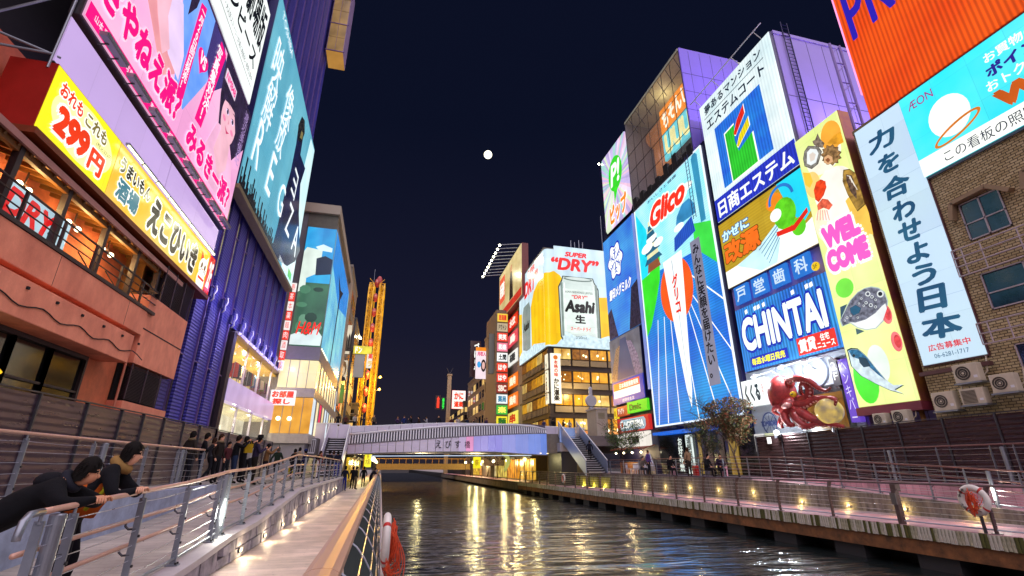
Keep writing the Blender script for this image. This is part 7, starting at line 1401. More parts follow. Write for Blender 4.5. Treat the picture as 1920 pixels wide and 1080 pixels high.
CX_ = lambda x: 2.15+(x-4.9)*1.19
CZ_ = lambda z: .9+(z-1.5)*1.25
bf.shape('print_beer', [(.62, .15), (.62, 10.6), (1.3, 10.9), (2.2, 10.3), (2.9, 9.2), (3.0, 4), (2.6, 2.6), (2.2, 1.2), (1.4, .3)], YL, .004, .006, px=False); bf.shape('print_beer', [(7.4, 1.6), (9.4, 1.1), (9.4, 7.6), (7.4, 7.4)], YL, .004, .006, px=False)
bf.shape('print_ice', [(2.0, .05), (10.75, .05), (10.75, 1.2), (9.0, 1.9), (7.6, 1.4), (6.0, 1.8), (4.2, 1.5), (2.7, 2.2)], glow('#cfeaf2', 1.0, var=.2, vscale=2), .042, .006, px=False)
CAN, CAND = glow('#c6d6d0', .95, True, col2='#dfeee8', vscale=.4, name='can_silver'), glow('#7a8e86', .8)
can_p = [(CX_(x), CZ_(z)) for x, z in [(4.9, 2.0), (5.2, 1.5), (9.3, 1.5), (9.6, 2.0), (9.65, 7.6), (9.2, 8.4), (9.05, 8.9), (5.35, 8.9), (5.2, 8.4), (4.8, 7.6)]]
mid_ = (CX_(7.25), CZ_(5.2))
bf.shape('print_can_edge', [(mid_[0]+(x-mid_[0])*1.06, mid_[1]+(z-mid_[1])*1.03) for x, z in can_p], glow('#4a5a50', .7), .012, .006, px=False); bf.shape('print_can', can_p, CAN, .02, .006, px=False); bf.shape('print_rim', ell(CX_(7.2), CZ_(8.72), 2.2, .34, 24), CAND, .03, .005, px=False); bf.shape('print_rim', ell(CX_(7.2), CZ_(8.78), 1.9, .22, 24), CAN, .036, .005, px=False)
bf.shape('print_label', [(CX_(x), CZ_(z)) for x, z in [(5.2, 2.6), (5.6, 2.3), (8.9, 2.3), (9.3, 2.6), (9.3, 7.5), (5.2, 7.5)]], glow('#dcebe2', 1.0), .03, .004, px=False)
for x_, w2, cl_ in ((4.95, .28, '#8a9c94'), (5.35, .18, '#eef6f2'), (9.3, .3, '#8a9c94'), (9.05, .14, '#eef6f2')): bf.shape('print_sheen', [(CX_(x_), CZ_(2.0)), (CX_(x_+w2), CZ_(2.0)), (CX_(x_+w2), CZ_(8.2)), (CX_(x_), CZ_(8.2))], glow(cl_, .9, var=.15), .0385, .003, px=False)
R_, K_ = glow('#e01c1c', 1.0, var=.02), glow('#182018', .5, var=.02)
bf.text('SUPER', (3.0, 13.3), (6.4, 14.1), R_, .05, px=False, fat=.06, shear=.25); bf.text('“DRY”', (.9, 11.1), (8.3, 13.1), R_, .05, px=False, fat=.05, shear=.2)
for tx, x0_, z0_, x1_, z1_, m_c, ft, shr in (('Asahi', 5.35, 4.7, 9.2, 6.2, K_, .06, .2), ('生', 6.6, 3.5, 7.9, 4.5, K_, .05, 0), ('スーパードライ', 6.0, 2.65, 8.5, 3.1, R_, .03, 0), ('“DRY”', 6.3, 6.35, 8.3, 6.8, R_, .03, .2), ('ASAHI BREWERIES LIMITED', 5.5, 7.0, 9.0, 7.25, K_, 0, 0), ('350ml', 6.6, 1.75, 7.9, 2.05, K_, 0, 0)): bf.text(tx, (CX_(x0_), CZ_(z0_)), (CX_(x1_), CZ_(z1_)), m_c, .06, px=False, fat=ft, shear=shr)
for k in range(9): bf.box('print_line', CX_(5.4), CX_(9.1), CZ_(3.2)-.12*k-.05, CZ_(3.2)-.12*k-.035, .034, .037, glow('#9aa89e', .8)) if k in (0, 8) else None
bs = Sign('beer_side_sign', 'canal side face of the beer sign with red lettering and a can', 'billboard', 'R', 20.0, loc=(20.0, AYB-.5, ZB_)); SWd = AYB-.5-AY-.35
bs.box('face', 0, SWd, 0, BH-.6, -.05, 0, MATS['beer_pale']); bs.shape('print_beer', [(7.0, .4), (SWd-.02, .2), (SWd-.02, 10.1), (10.5, 10.3), (8.2, 9.6), (6.6, 7.6)], YL, .004, .006, px=False); bs.shape('print_beer', [(0, 1), (1.6, 1), (1.6, 8.0), (0, 8.4)], YL, .004, .006, px=False)
bs.shape('print_can', [(2.2, 1.4), (6.2, 1.4), (6.4, 7.6), (5.8, 8.8), (2.6, 8.8), (2.0, 7.6)], glow('#8a9a94', .85), .012, .006, px=False); bs.shape('print_ice', [(0, .05), (SWd, .05), (SWd, .6), (8, 1.6), (5, 1.2), (2, 2.0), (0, 1.2)], glow('#cfeaf2', 1.0, var=.2, vscale=2), .02, .006, px=False)
bs.text('SUPER', (5.2, 13.0), (9.0, 14.0), R_, .05, px=False, fat=.06, shear=.25); bs.text('“DRY”', (2.2, 9.9), (10.6, 12.6), R_, .05, px=False, fat=.05, shear=.2); bs.text('Asahi', (2.6, 4.6), (5.9, 6.0), K_, .05, px=False, fat=.06, shear=.2)
an = thing('roof_antenna', 'cluster of thin roof antennas above the beer sign', 'antenna', (25.0, 62, ZT_-.3)); 
for dx, h in ((0, 2.6), (.6, 2.4), (1.3, 2.8), (1.9, 2.5)): MB().tube([(dx, 0, 0), (dx, 0, h)], .07, 6).build('rod', M_STEEL, an)
MB().tube([(5.2, 0, 0), (5.2, 0, 7.5)], .05, 6).build('mast', M_STEEL, an); MB().box((.2, -.3, 0), (4, .3, .5)).build('plinth', M_GREYP, an)
# grey annex behind with small signs and the lamp-armed roof board
ax = block('annex_building', 'grey annex building with red and orange tenant signs left of the beer sign', 20.6, 31, 74.2, 90, 30, mat('annex_wall', '#8c8476', .6, var=.12), rows=1)
for k, (cl, tx, tcl) in enumerate((('#e02c18', '水炊', '#fff0e0'), ('#e04a58', '鳥', '#fff0e0'), ('#f0f0e8', '磯', '#303030'), ('#f0781c', '焼肉', '#fff2d0'), ('#f0781c', '焼肉', '#fff2d0'), ('#f0e060', '串', '#c03018'), ('#e83428', '湯', '#fff0e0'))):
    z = (24.6, 21.6, 18.2, 14.2, 11.0, 8.0, 5.0)[k]; g = Sign('annex_sign', f'{["topmost red", "rose", "white", "upper orange", "lower orange", "yellow", "lowest red"][k]} small sign on the grey annex left of the beer sign', 'sign', 'R', 20.4, loc=(20.4, 83, z)); g.box('face', 0, 6.5, 0, 2.2, -.15, 0, glow(cl, .95, True, var=.08)); g.text(tx, (1.2, .4), (5.3, 1.9), glow(tcl, 1), .02, px=False, fat=.05)
rbd = Sign('roof_board', 'floodlit roof billboard with a standing figure on the annex roof', 'billboard', 'R', 19.4, loc=(19.4, 86, 27.5)); rbd.box('face', 0, 16, 0, 9.0, -.1, 0, glow('#d8c890', .85, True, col2='#a88a50', vscale=.3)); rbd.box('cabinet', -.1, 16.1, -.1, 9.1, -1.2, -.101, mat('maroon_back', '#7a3a34', .5)); rbd.shape('red_band', [(0, 0), (16, 0), (16, 1.4), (0, 1.4)], glow('#c83420', .9), .004, .004, px=False); rbd.shape('print_figure', [(8.0, 1.5), (10.6, 1.5), (10.2, 5.2), (9.6, 6.6), (8.9, 6.6), (8.3, 5.2)], glow('#382818', .6), .006, .004, px=False); rbd.shape('print_head', ell(9.25, 7.2, .6, .75, 14), glow('#c8946a', .9), .006, .004, px=False); rbd.shape('print_side', [(.4, 3), (4.5, 3), (4.5, 8), (.4, 8)], glow('#e06040', .9), .006, .004, px=False); rbd.text('新発売', (.8, 4), (4.2, 7), WHB, .02, px=False, fat=.04)
for k in range(10):
    y = 1.0+k*1.6; o = MB().tube([(y, 0, 9.2), (y, -3.4, 8.6)], .06, 6).build('lamp_arm', M_STEEL, rbd.o); MB().ball((y, -3.5, 8.5), .2, 10, 8).build('lamp_head', glow('#fff8d8', 12, name='arm_lamp'), o, smooth=True)
for k in (2, 7): lamp(rbd.o, (1+k*1.6, -3.8, 8.3), 500, (1, .92, .7), .3, name='board_light')
g = thing('pale_corner_kiosk', 'small pale street kiosk with a vent beside the lit entrance', 'kiosk', (20.55, 46.3, 4.55)); MB().box((0, 0, 0), (1.2, 2.4, 2.6)).build('wall', mat('kiosk_wall', '#b0a89c', .6, var=.15), g); MB().box((-.1, -.1, 2.6), (1.3, 2.5, 2.75)).build('roof', M_COPING, g)
for k in range(5): MB().box((.2, -.02, 1.7+k*.12), (.9, 0, 1.76+k*.12)).build('vent_slat', mat('olive_vent', '#6a6a48', .6), g)
cl = thing('street_clock', 'tall silver pillar clock on the street by the stairs', 'clock', (onY(1110, 790, 51.5).x, 51.5, 4.55)); MB().lathe([(.35, 0), (.28, 3.0), (.34, 3.4)], 16).build('pillar', M_STEEL, cl, smooth=True); MB().lathe([(.62, -.2), (.66, 0), (.62, .2)], 20).build('head', M_WHITE, cl, (0, 0, 4.1)).rotation_euler = (pi/2, 0, 0); MB().lathe([(.2, 0), (.22, .9), (.1, 1.0)], 12, (0, 0, 4.65)).build('crown', M_WHITE, cl)
# ================================================================ moon
mo = MB().ball((0, 0, 0), 34, 32, 20).build('moon', glow('#fff6dc', 2.5, False, col2='#e8d8b0', vscale=.03, var=.1, name='moon_surface'), None, Vector(ray(915, 290)).normalized()*4200+Vector((0, 0, EYE)), smooth=True); tag(mo, 'bright full moon high over the canal in the dark sky', 'moon')
# ================================================================ trees on the right promenade
def tree(label, base, h, cr, seed, leafcols, nleaf, trunk_r=.07, lean=(0, 0), squash=1.0, cz=.62, ls=.07):
    rnd = random.Random(seed); o = thing('street_tree', label, 'tree', base, 0, 'trees on the right promenade'); M_BARK = mat('bark', '#4a3a30', .9, var=.4, scale=8, bump=.6)
    tips = []; mb = MB()
    def branch(p, d, L, r, lvl):
        pts = [p]; rs = [r]; q = p.copy()
        for k in range(4):
            d = (d+Vector((rnd.uniform(-.22, .22), rnd.uniform(-.22, .22), rnd.uniform(-.05, .16)))).normalized(); q = q+d*L/4; pts.append(q.copy()); rs.append(r*(1-.16*(k+1)))
            if lvl > 0 and k >= 1:
                for _ in range(2):
                    a = rnd.uniform(0, 2*pi); nd_ = (d*.55+Vector((cos(a), sin(a), rnd.uniform(.0, .6)))*.8).normalized(); branch(q.copy(), nd_, L*rnd.uniform(.5, .72), r*.55, lvl-1)
            if lvl < 2: tips.append(q.copy())
        mb.tube(pts, rs, 6 if lvl > 1 else 5, k=0)
    branch(Vector((0, 0, 0)), Vector((lean[0], lean[1], 1)).normalized(), h*.62, trunk_r, 3)
    mb.build('trunk', M_BARK, o, smooth=True)
    lb = MB(); c = Vector((lean[0]*h*.5, lean[1]*h*.5, h*cz))
    for k in range(nleaf):
        t_ = rnd.choice(tips); p = t_+Vector((rnd.gauss(0, .19), rnd.gauss(0, .19), rnd.gauss(0, .16)))
        if (p-c).length > cr*1.35: continue
        a = Vector((rnd.uniform(-1, 1), rnd.uniform(-1, 1), rnd.uniform(-.7, .7))).normalized(); b_ = a.orthogonal().normalized(); b_ = (b_*cos(rnd.uniform(0, 6))+a.cross(b_)*sin(rnd.uniform(0, 6))).normalized(); s = ls*rnd.uniform(.7, 1.3)
        lb.add([p-a*s, p+b_*s*.45, p+a*s, p-b_*s*.45], [(0, 1, 2, 3)], rnd.choices(range(len(leafcols)), [w for _, w in leafcols])[0])
    tag(lb.build('crown', [mat('leaf_'+c_, c_, .6, var=.3, scale=5) for c_, _ in leafcols], o), kind='stuff')
    pl_ = MB().box((-.45, -.45, -.02), (.45, .45, .03)).build('tree_grate', M_STEELD, o)
    return o
p = onX(1385, 880, 20.0); tree('bushy reddish brown and green street tree before the octopus front', (20.0, p.y, 1.1), 4.1, 1.7, 3, [('#6b4a2c', 3), ('#55552a', 3), ('#7a5c38', 2), ('#3c4a24', 2), ('#8a4a2a', 1)], 8500, .065, squash=.9, cz=.55, ls=.08)
p = onX(1345, 880, 20.2); tree('thin leafy sapling beside the lit doorway under the track sign', (20.3, 29.5, 1.1), 3.3, 1.1, 9, [('#55602c', 3), ('#3f5426', 3), ('#7a6a34', 1)], 2200, .045, ls=.07)
p = onX(1173, 880, 19.6); tree('slender green street tree before the burger shop', (19.6, p.y, 1.1), 4.2, 1.5, 21, [('#4f7030', 3), ('#3a5a26', 3), ('#7a8a3c', 1)], 1700, .05, ls=.075)
tree('small leafy tree by the kiosk behind the slender one', (19.9, 40.0, 1.1), 3.4, 1.2, 33, [('#4f7030', 2), ('#35502a', 3)], 900, .045, ls=.08)
for i, (x, y, h) in enumerate(((-4.5, 92, 6), (17.6, 78, 6), (18.4, 90, 7), (17.8, 104, 6.5))): tree(f'dark leafy tree glimpsed under the bridge, {["left bank", "nearest on the right bank", "middle on the right bank", "farthest on the right bank"][i]}', (x, y, 0), h, 2.4, 50+i, [('#3f4a20', 3), ('#5a5a24', 2)], 1400, .1, ls=.16)
# ================================================================ people
def skin_body(name, J, E, root='pelvis', sub=2):
    names = list(J); idx = {n: i for i, n in enumerate(names)}
    me = bpy.data.meshes.new(name); me.from_pydata([J[n][0] for n in names], [(idx[a], idx[b]) for a, b in E], [])
    if not me.skin_vertices: me.attributes.new if False else None
    o = bpy.data.objects.new(name, me); COL.objects.link(o)
    m = o.modifiers.new('skin', 'SKIN'); m.use_smooth_shade = True
    if not me.skin_vertices:
        bpy.context.view_layer.objects.active = o; bpy.ops.object.skin_root_mark if False else None
    for n in names:
        r = J[n][1]; sv = me.skin_vertices[0].data[idx[n]]; sv.radius = r if isinstance(r, tuple) else (r, r); sv.use_root = (n == root)
    s = o.modifiers.new('sub', 'SUBSURF'); s.levels = sub; s.render_levels = sub
    return o, me
LEGE = [('pelvis', 'hipL'), ('hipL', 'kneeL'), ('kneeL', 'ankL'), ('ankL', 'toeL'), ('pelvis', 'hipR'), ('hipR', 'kneeR'), ('kneeR', 'ankR'), ('ankR', 'toeR')]
TORE = [('pelvis', 'waist'), ('waist', 'chest'), ('chest', 'neck'), ('neck', 'jaw'), ('jaw', 'skull'), ('skull', 'crown'), ('chest', 'shL'), ('shL', 'elL'), ('elL', 'wrL'), ('wrL', 'haL'), ('chest', 'shR'), ('shR', 'elR'), ('elR', 'wrR'), ('wrR', 'haR')]
def pose(pelvis=(0, 0, .93), waist=(0, .0, 1.1), chest=(0, 0, 1.33), neck=(0, .01, 1.47), head=(0, .04, 1.60), elL=(-.27, -.02, 1.1), wrL=(-.25, .1, .88), elR=(.27, -.02, 1.1), wrR=(.25, .1, .88), kneeL=(-.1, .03, .5), ankL=(-.11, 0, .09), kneeR=(.1, .03, .5), ankR=(.11, 0, .09), coat=1.0, face=(0, 1, 0)):
    V = Vector; c, n, h, f = V(chest), V(neck), V(head), V(face).normalized()
    ax = (n-c).normalized(); side = f.cross(V((0, 0, 1))).normalized()
    sh = c+ax*.06
    J = {'pelvis': (V(pelvis), (.135*coat, .115*coat)), 'waist': (V(waist), (.14*coat, .115*coat)), 'chest': (c, (.155*coat, .125*coat)), 'neck': (n, .055), 'jaw': (h-V((0, 0, .06))+f*.015, (.066, .07)), 'skull': (h+V((0, 0, .02)), (.08, .092)), 'crown': (h+V((0, 0, .085)), (.055, .06)),
         'hipL': (V(pelvis)-side*.085-V((0, 0, .06)), .095), 'hipR': (V(pelvis)+side*.085-V((0, 0, .06)), .095), 'kneeL': (V(kneeL), .062), 'kneeR': (V(kneeR), .062), 'ankL': (V(ankL), .045), 'ankR': (V(ankR), .045), 'toeL': (V(ankL)+f*.16-V((0, 0, .045)), (.04, .035)), 'toeR': (V(ankR)+f*.16-V((0, 0, .045)), (.04, .035)),
         'shL': (sh-side*.165, .07*coat), 'shR': (sh+side*.165, .07*coat), 'elL': (V(elL), .052*coat), 'elR': (V(elR), .052*coat), 'wrL': (V(wrL), .035), 'wrR': (V(wrR), .035)}
    for s in 'LR':
        d = (J['wr'+s][0]-J['el'+s][0]).normalized(); J['ha'+s] = (J['wr'+s][0]+d*.1, (.034, .022))
    return J
POSES = {
 'stand': pose(), 'phone': pose(elL=(-.24, .08, 1.12), wrL=(-.1, .3, 1.28), elR=(.24, .08, 1.12), wrR=(.08, .3, 1.3), head=(0, .07, 1.59)),
 'walk': pose(kneeL=(-.1, .2, .52), ankL=(-.1, .28, .1), kneeR=(.1, -.02, .5), ankR=(.1, -.28, .16), elL=(-.27, -.12, 1.12), wrL=(-.25, -.12, .88), elR=(.27, .08, 1.1), wrR=(.24, .24, .94)),
 'lean': pose(waist=(0, .05, 1.1), chest=(0, .2, 1.29), neck=(0, .3, 1.4), head=(0, .38, 1.5), elL=(-.24, .4, 1.14), wrL=(-.08, .52, 1.14), elR=(.24, .4, 1.14), wrR=(.08, .52, 1.16)),
 'photo': pose(elL=(-.26, .18, 1.3), wrL=(-.1, .38, 1.52), elR=(.26, .18, 1.3), wrR=(.1, .38, 1.54), head=(0, .05, 1.61)),
 'sit': pose(pelvis=(0, -.1, .5), waist=(0, -.08, .68), chest=(0, -.02, .92), neck=(0, .03, 1.06), head=(0, .08, 1.19), kneeL=(-.12, .34, .5), ankL=(-.12, .36, .1), kneeR=(.12, .34, .5), ankR=(.12, .36, .1), elL=(-.26, .06, .72), wrL=(-.12, .26, .62), elR=(.26, .06, .72), wrR=(.12, .26, .62)),
 'armbag': pose(elL=(-.27, .0, 1.1), wrL=(-.27, .12, .86), elR=(.26, .1, 1.12), wrR=(.2, .3, 1.06), head=(.02, .05, 1.6)),
}
BODY = {}
def bake_poses():
    tmp = {}
    for k, J in POSES.items(): tmp[k] = skin_body('body_'+k, J, LEGE+TORE)
    bpy.context.view_layer.update(); dg = bpy.context.evaluated_depsgraph_get()
    for k, (o, me) in tmp.items():
        m = bpy.data.meshes.new_from_object(o.evaluated_get(dg)); m.name = 'body_'+k; BODY[k] = m
    for k, (o, me) in tmp.items(): bpy.data.objects.remove(o); bpy.data.meshes.remove(me)
    segs = {'skin': [('neck', 'jaw'), ('jaw', 'skull'), ('skull', 'crown'), ('wrL', 'haL'), ('wrR', 'haR')], 'top': [('waist', 'chest'), ('pelvis', 'waist'), ('chest', 'neck'), ('chest', 'shL'), ('chest', 'shR'), ('shL', 'elL'), ('elL', 'wrL'), ('shR', 'elR'), ('elR', 'wrR')], 'legs': [('pelvis', 'hipL'), ('pelvis', 'hipR'), ('hipL', 'kneeL'), ('kneeL', 'ankL'), ('hipR', 'kneeR'), ('kneeR', 'ankR')], 'shoe': [('ankL', 'toeL'), ('ankR', 'toeR')]}
    for k, m in BODY.items():
        J = POSES[k]; L = []
        for i, (kk, ss) in enumerate(segs.items()):
            for a, b_ in ss: L.append((i, J[a][0], J[b_][0]))
        m.materials.clear()
        for _ in range(4): m.materials.append(M_BLACK)
        for p in m.polygons:
            c = p.center; best = (9, 0)
            for i, a, b_ in L:
                d = b_-a; t_ = max(0, min(1, (c-a).dot(d)/max(d.length_squared, 1e-9))); dd = (c-(a+d*t_)).length
                if dd < best[0]: best = (dd, i)
            p.material_index = best[1]; p.use_smooth = True
bake_poses()
SKINS = [mat('skin_a', '#d9a283', .55, var=.1), mat('skin_b', '#c48a68', .55, var=.1)]
def cloth(c): return mat('wear_'+c, tuple(x*.6 for x in lin(c)), .95, spec=.2, var=.25, scale=6, bump=.8, bscale=9)
HAIRM = {c: mat('hair_'+c, tuple(x*.5 for x in lin(c)), .75, spec=.15, var=.3, scale=12, stretch=(1, 1, .2)) for c in ('#17120f', '#2a1c14', '#4a2e1c', '#6a6058')}
NP_ = [0]
def person(label, x, y, z, rz, p='stand', top='#22242c', legs='#1c1e28', hair='#17120f', h=1.7, hat=None, hairlen=.0, bag=None, scarf=None, phone=False, group=None, shoe='#1a1714', hood=False):
    me = BODY[p].copy(); me.materials[0] = SKINS[NP_[0] % 2]; me.materials[1] = cloth(top); me.materials[2] = cloth(legs); me.materials[3] = cloth(shoe); NP_[0] += 1
    o = thing('person', label, 'person', (x, y, z), rz, group); s = h/1.72; o.scale = (s, s, s)
    put('body', me, o); J = POSES[p]; hc = J['skull'][0]
    # hair: a cap with ragged lower edge, open at the face
    mb = MB(); n, m_ = 14, 7; vs = []; fs = []
    for i in range(m_+1):
        a = pi*.5*i/m_*1.25
        for j in range(n):
            t_ = 2*pi*j/n; back = .5-.5*sin(t_); low = .045+(.05+hairlen)*back
            zz = cos(a)*.128 if cos(a) > 0 else cos(a)*low*3.2; rr = sin(min(a, pi/2))
            vs.append((hc.x+rr*.094*cos(t_), hc.y-.012+rr*(.108 if sin(t_) < 0 else .086)*sin(t_), hc.z+.005+zz*(1 if sin(t_) < .3 or cos(a) > .25 else .25)))
    fs = [(i*n+j, i*n+(j+1) % n, (i+1)*n+(j+1) % n, (i+1)*n+j) for i in range(m_) for j in range(n)]
    mb.add(vs, fs).build('hair', HAIRM[hair], o, smooth=True)
    if hat: hb_ = MB().lathe([(.17, .055), (.172, .065), (.108, .07), (.104, .16), (.07, .185), (.01, .19)] if hat[1] == 'brim' else [(.105, .02), (.112, .06), (.1, .13), (.05, .165), (.01, .17)], 18, (hc.x, hc.y, hc.z)); hb_.build('hat', cloth(hat[0]), o, smooth=True)
    if bag: bc = J['haL'][0]; MB().box((bc.x-.06, bc.y-.14, bc.z-.48), (bc.x+.06, bc.y+.14, bc.z-.14)).tube([(bc.x, bc.y-.08, bc.z-.15), (bc.x, bc.y-.05, bc.z), (bc.x, bc.y+.05, bc.z), (bc.x, bc.y+.08, bc.z-.15)], .008, 5).build('bag', cloth(bag), o)
    if scarf: nc_ = J['neck'][0]; MB().tube([(nc_.x+.085*cos(2*pi*k/12), nc_.y+.085*sin(2*pi*k/12), nc_.z+.0) for k in range(12)], .04, 8, closed=True).build('scarf', cloth(scarf), o, smooth=True)
    if phone: a, b_ = J['haL'][0], J['haR'][0]; c_ = (a+b_)/2; MB().box((c_.x-.04, c_.y+.02, c_.z-.03), (c_.x+.04, c_.y+.03, c_.z+.12)).build('phone', M_BLACK, o)
    nz = MB(); f = 1
    nz.ball((hc.x, hc.y+.08, hc.z-.035), (.014, .02, .022), 8, 6).ball((hc.x-.074, hc.y, hc.z-.03), (.014, .02, .032), 8, 6).ball((hc.x+.074, hc.y, hc.z-.03), (.014, .02, .032), 8, 6); nz.build('ear_and_nose', me.materials[0], o, smooth=True)
    ee = MB()
    for s_ in (-1, 1): ee.ball((hc.x+s_*.032, hc.y+.072, hc.z-.01), (.013, .008, .006), 8, 5)
    ee.build('eye', M_BLACK, o, smooth=True); MB().ball((hc.x, hc.y+.072, hc.z-.075), (.022, .008, .006), 8, 5).build('mouth', mat('lip', '#8a3c38', .5), o, smooth=True)
    return o
def face_dir(deg): return radians(deg-90)      # body faces +y; deg measured from +x
G1 = 'crowd on the left promenade'
crowd = [(352, 'dark blurred coat and beige scarf', 'stand', '#3a332e', '#1c1e28', 60, dict(scarf='#8a7a5a')), (378, 'black coat, dark blue jeans', 'phone', '#15161c', '#1c2c4c', 20, {}), (407, 'brown fur collared coat', 'stand', '#2c241f', '#1a1a20', -20, dict(scarf='#a08a6c', hair='#4a2e1c')), (440, 'black jacket with a yellow bag, looking along the canal', 'photo', '#14141a', '#2a3a5c', 30, dict(bag='#c8a41c', hair='#2a1c14')), (455, 'dark coat, holding up a phone', 'photo', '#1d1a22', '#1c1c22', 40, dict(phone=True)), (478, 'purple padded coat and brimmed black hat', 'phone', '#3c3352', '#2a2620', 25, dict(hat=('#141318', 'brim'), h=1.86)), (499, 'tan plaid shirt, taking a photo with a phone', 'photo', '#9a7248', '#1c1c22', 20, dict(phone=True, h=1.6))]
for i, (u, lb, ps_, tp, lg, dg_, kw) in enumerate(crowd):
    yy = 18.9+i*.75; d = ray(u, 860); xx = d[0]/d[1]*yy
    person(f'person in {lb}, left crowd', xx, yy, 1.0 if xx > -5.0 else 1.1, face_dir(dg_), ps_, tp, lg, group=G1, **kw)
for i, (u, yy, lb, ps_, tp, lg, dg_, kw) in enumerate([(550, 33.0, 'black top with a yellow bag near the promenade railing', 'stand', '#16161c', '#2a2a34', 60, dict(bag='#e0d020')), (571, 34.5, 'blue cap and navy jacket by the railing', 'stand', '#1c2450', '#1c1c24', 150, dict(hat=('#1a2a6a', 'cap'))), (588, 33.5, 'brown coat, leaning on the railing', 'lean', '#33261f', '#2a2a30', -10, dict(hair='#4a2e1c')), (616, 36.0, 'dark blue coat and cap behind the railing', 'stand', '#1d2033', '#20222c', 80, dict(hat=('#15151c', 'cap'))), (632, 37.5, 'navy jacket and bright blue trousers', 'stand', '#1c2238', '#2038b0', 100, {})]):
    d = ray(u, 870); person(f'person in {lb}', d[0]/d[1]*yy, yy, 1.0, face_dir(dg_), ps_, tp, lg, group='people at the end of the left ramp', **kw)
for i, (u, yy, lb, ps_, tp, lg, dg_, kw) in enumerate([(647, 40.0, 'navy jacket and blue jeans standing at the stone wall end', 'stand', '#1a2036', '#2434a0', 80, dict(hat=('#15151c', 'cap'))), (662, 44.0, 'black clothes with a phone under the bridge', 'phone', '#121216', '#15151c', 120, dict(phone=True)), (668, 43.0, 'beige trousers and dark top under the bridge', 'stand', '#2a2622', '#8a7a5c', 20, {}), (682, 47.0, 'black coat walking under the bridge', 'walk', '#101014', '#18181e', 90, {}), (695, 44.5, 'dark coat leaning on the canal railing', 'lean', '#15182a', '#14141a', 10, {}), (704, 46.0, 'brown coat leaning far over the canal railing', 'lean', '#6a4a4a', '#2a2a30', -20, dict(hair='#4a2e1c'))]):
    d = ray(u, 890); xx = d[0]/d[1]*yy; person(f'person in {lb}', min(xx, -.75 if ps_ == 'lean' else xx), yy, .0, face_dir(dg_), ps_, tp, lg, group='people on the left walkway', **kw)
tops = ['#2a3a7a', '#16161c', '#4a3228', '#c8c4cc', '#2c2c34', '#6a3a38', '#e0d8d0', '#24304a', '#7a6a58', '#503a6a']
wt = ['navy', 'black', 'brown', 'pale grey', 'charcoal', 'maroon', 'white', 'dark blue', 'tan', 'plum']
us = [577, 584, 596, 617, 633, 647, 664, 676, 700, 745, 757, 771, 785, 800, 822, 846, 858, 876, 893, 912, 1020, 1037, 1056, 1068]
for i, u in enumerate(us):
    yy = 56.3+random.uniform(0, .8); d = ray(u, 795); xx = d[0]/d[1]*yy
    person(f'person in {wt[i % 10]} top, {["leftmost", "second", "third", "fourth", "fifth", "sixth", "seventh", "eighth", "ninth", "tenth", "eleventh", "twelfth", "thirteenth", "fourteenth", "fifteenth", "sixteenth", "seventeenth", "eighteenth", "nineteenth", "twentieth", "fourth last", "third last", "second last", "rightmost"][i]} from the left behind the bridge parapet', xx, yy, 5.35, face_dir(random.choice((90, -90, 0, 180, -60, -120))), random.choice(('stand', 'phone', 'walk')), tops[i % 10], '#1c1e28', random.choice(list(HAIRM)), random.uniform(1.58, 1.78), group='people on the bridge')
for i, (u, yy, lb, ps_, tp, lg, dg_, kw) in enumerate([(1206, 33.5, 'grey coat sitting by the tree', 'sit', '#8a8078', '#4a4a54', -90, {}), (1217, 33.0, 'purple coat with a white bag', 'stand', '#6a4a9a', '#2a2a34', -60, dict(bag='#e8e0d4', hair='#2a1c14')), (1258, 29.0, 'black clothes sitting before the pale banner', 'sit', '#15151c', '#1c1c24', -90, {}), (1293, 27.6, 'beige coat with long brown hair seen from behind', 'armbag', '#a8876a', '#3a3430', 100, dict(hair='#4a2e1c', hairlen=.09)), (1328, 26.5, 'black coat sitting on the promenade', 'sit', '#14141c', '#1a1a22', -70, {}), (1352, 25.6, 'dark purple coat sitting by the pink bag', 'sit', '#33203a', '#1a1a22', -110, {}), (1120, 43.4, 'dark blurred coat going up the right stairs', 'walk', '#2a2a3a', '#1c1c24', 60, {})]):
    d = ray(u, 880); xx = d[0]/d[1]*yy; person(f'person in {lb}', xx if i < 6 else 18.4, yy, 1.1 if i < 6 else 2.25, face_dir(dg_), ps_, tp, lg, group='people on the right promenade', **kw)
    if ps_ == 'sit':
        bn = thing('stool', f'low dark stool under the person in {lb.split(" sitting")[0]}', 'stool', (xx, yy, 1.1), face_dir(dg_)); MB().box((-.22, -.32, .36), (.22, .1, .41)).build('seat', M_STEELD, bn)
        for a in (-.18, .18):
            for c in (-.28, .06): MB().tube([(a, c, 0), (a, c, .36)], .02, 6).build('leg', M_STEELD, bn)
person('person in blue jacket cut off by the left edge of the picture', -5.95, 9.05, 1.1, face_dir(100), 'armbag', '#22345c', '#1c1e28', h=1.78)
for i, (u, yy, lb, tp, dg_) in enumerate([(395, 24.5, 'grey hooded coat at the back of the left crowd', '#4a4a52', 45), (425, 25.0, 'maroon coat at the back of the left crowd', '#5a2a30', -30), (466, 25.6, 'white jacket at the back of the left crowd', '#c8c4c0', 70), (520, 28.0, 'dark green coat walking away by the far fence', '#2a3a2c', 80), (560, 36.5, 'pale beige coat behind the blue cap', '#b8a890', 60), (602, 35.2, 'red jacket beside the stair foot', '#a82c24', 200), (625, 38.6, 'grey coat at the foot of the stairs', '#6a6a70', 90)]):
    d = ray(u, 860); xx = d[0]/d[1]*yy; person(f'person in {lb}', xx, yy, 1.1 if xx < -5.2 else 1.0, face_dir(dg_), ('walk', 'stand', 'phone')[i % 3], tp, '#22242c', random.choice(list(HAIRM)), random.uniform(1.6, 1.8), group='people at the end of the left ramp' if i > 3 else G1)
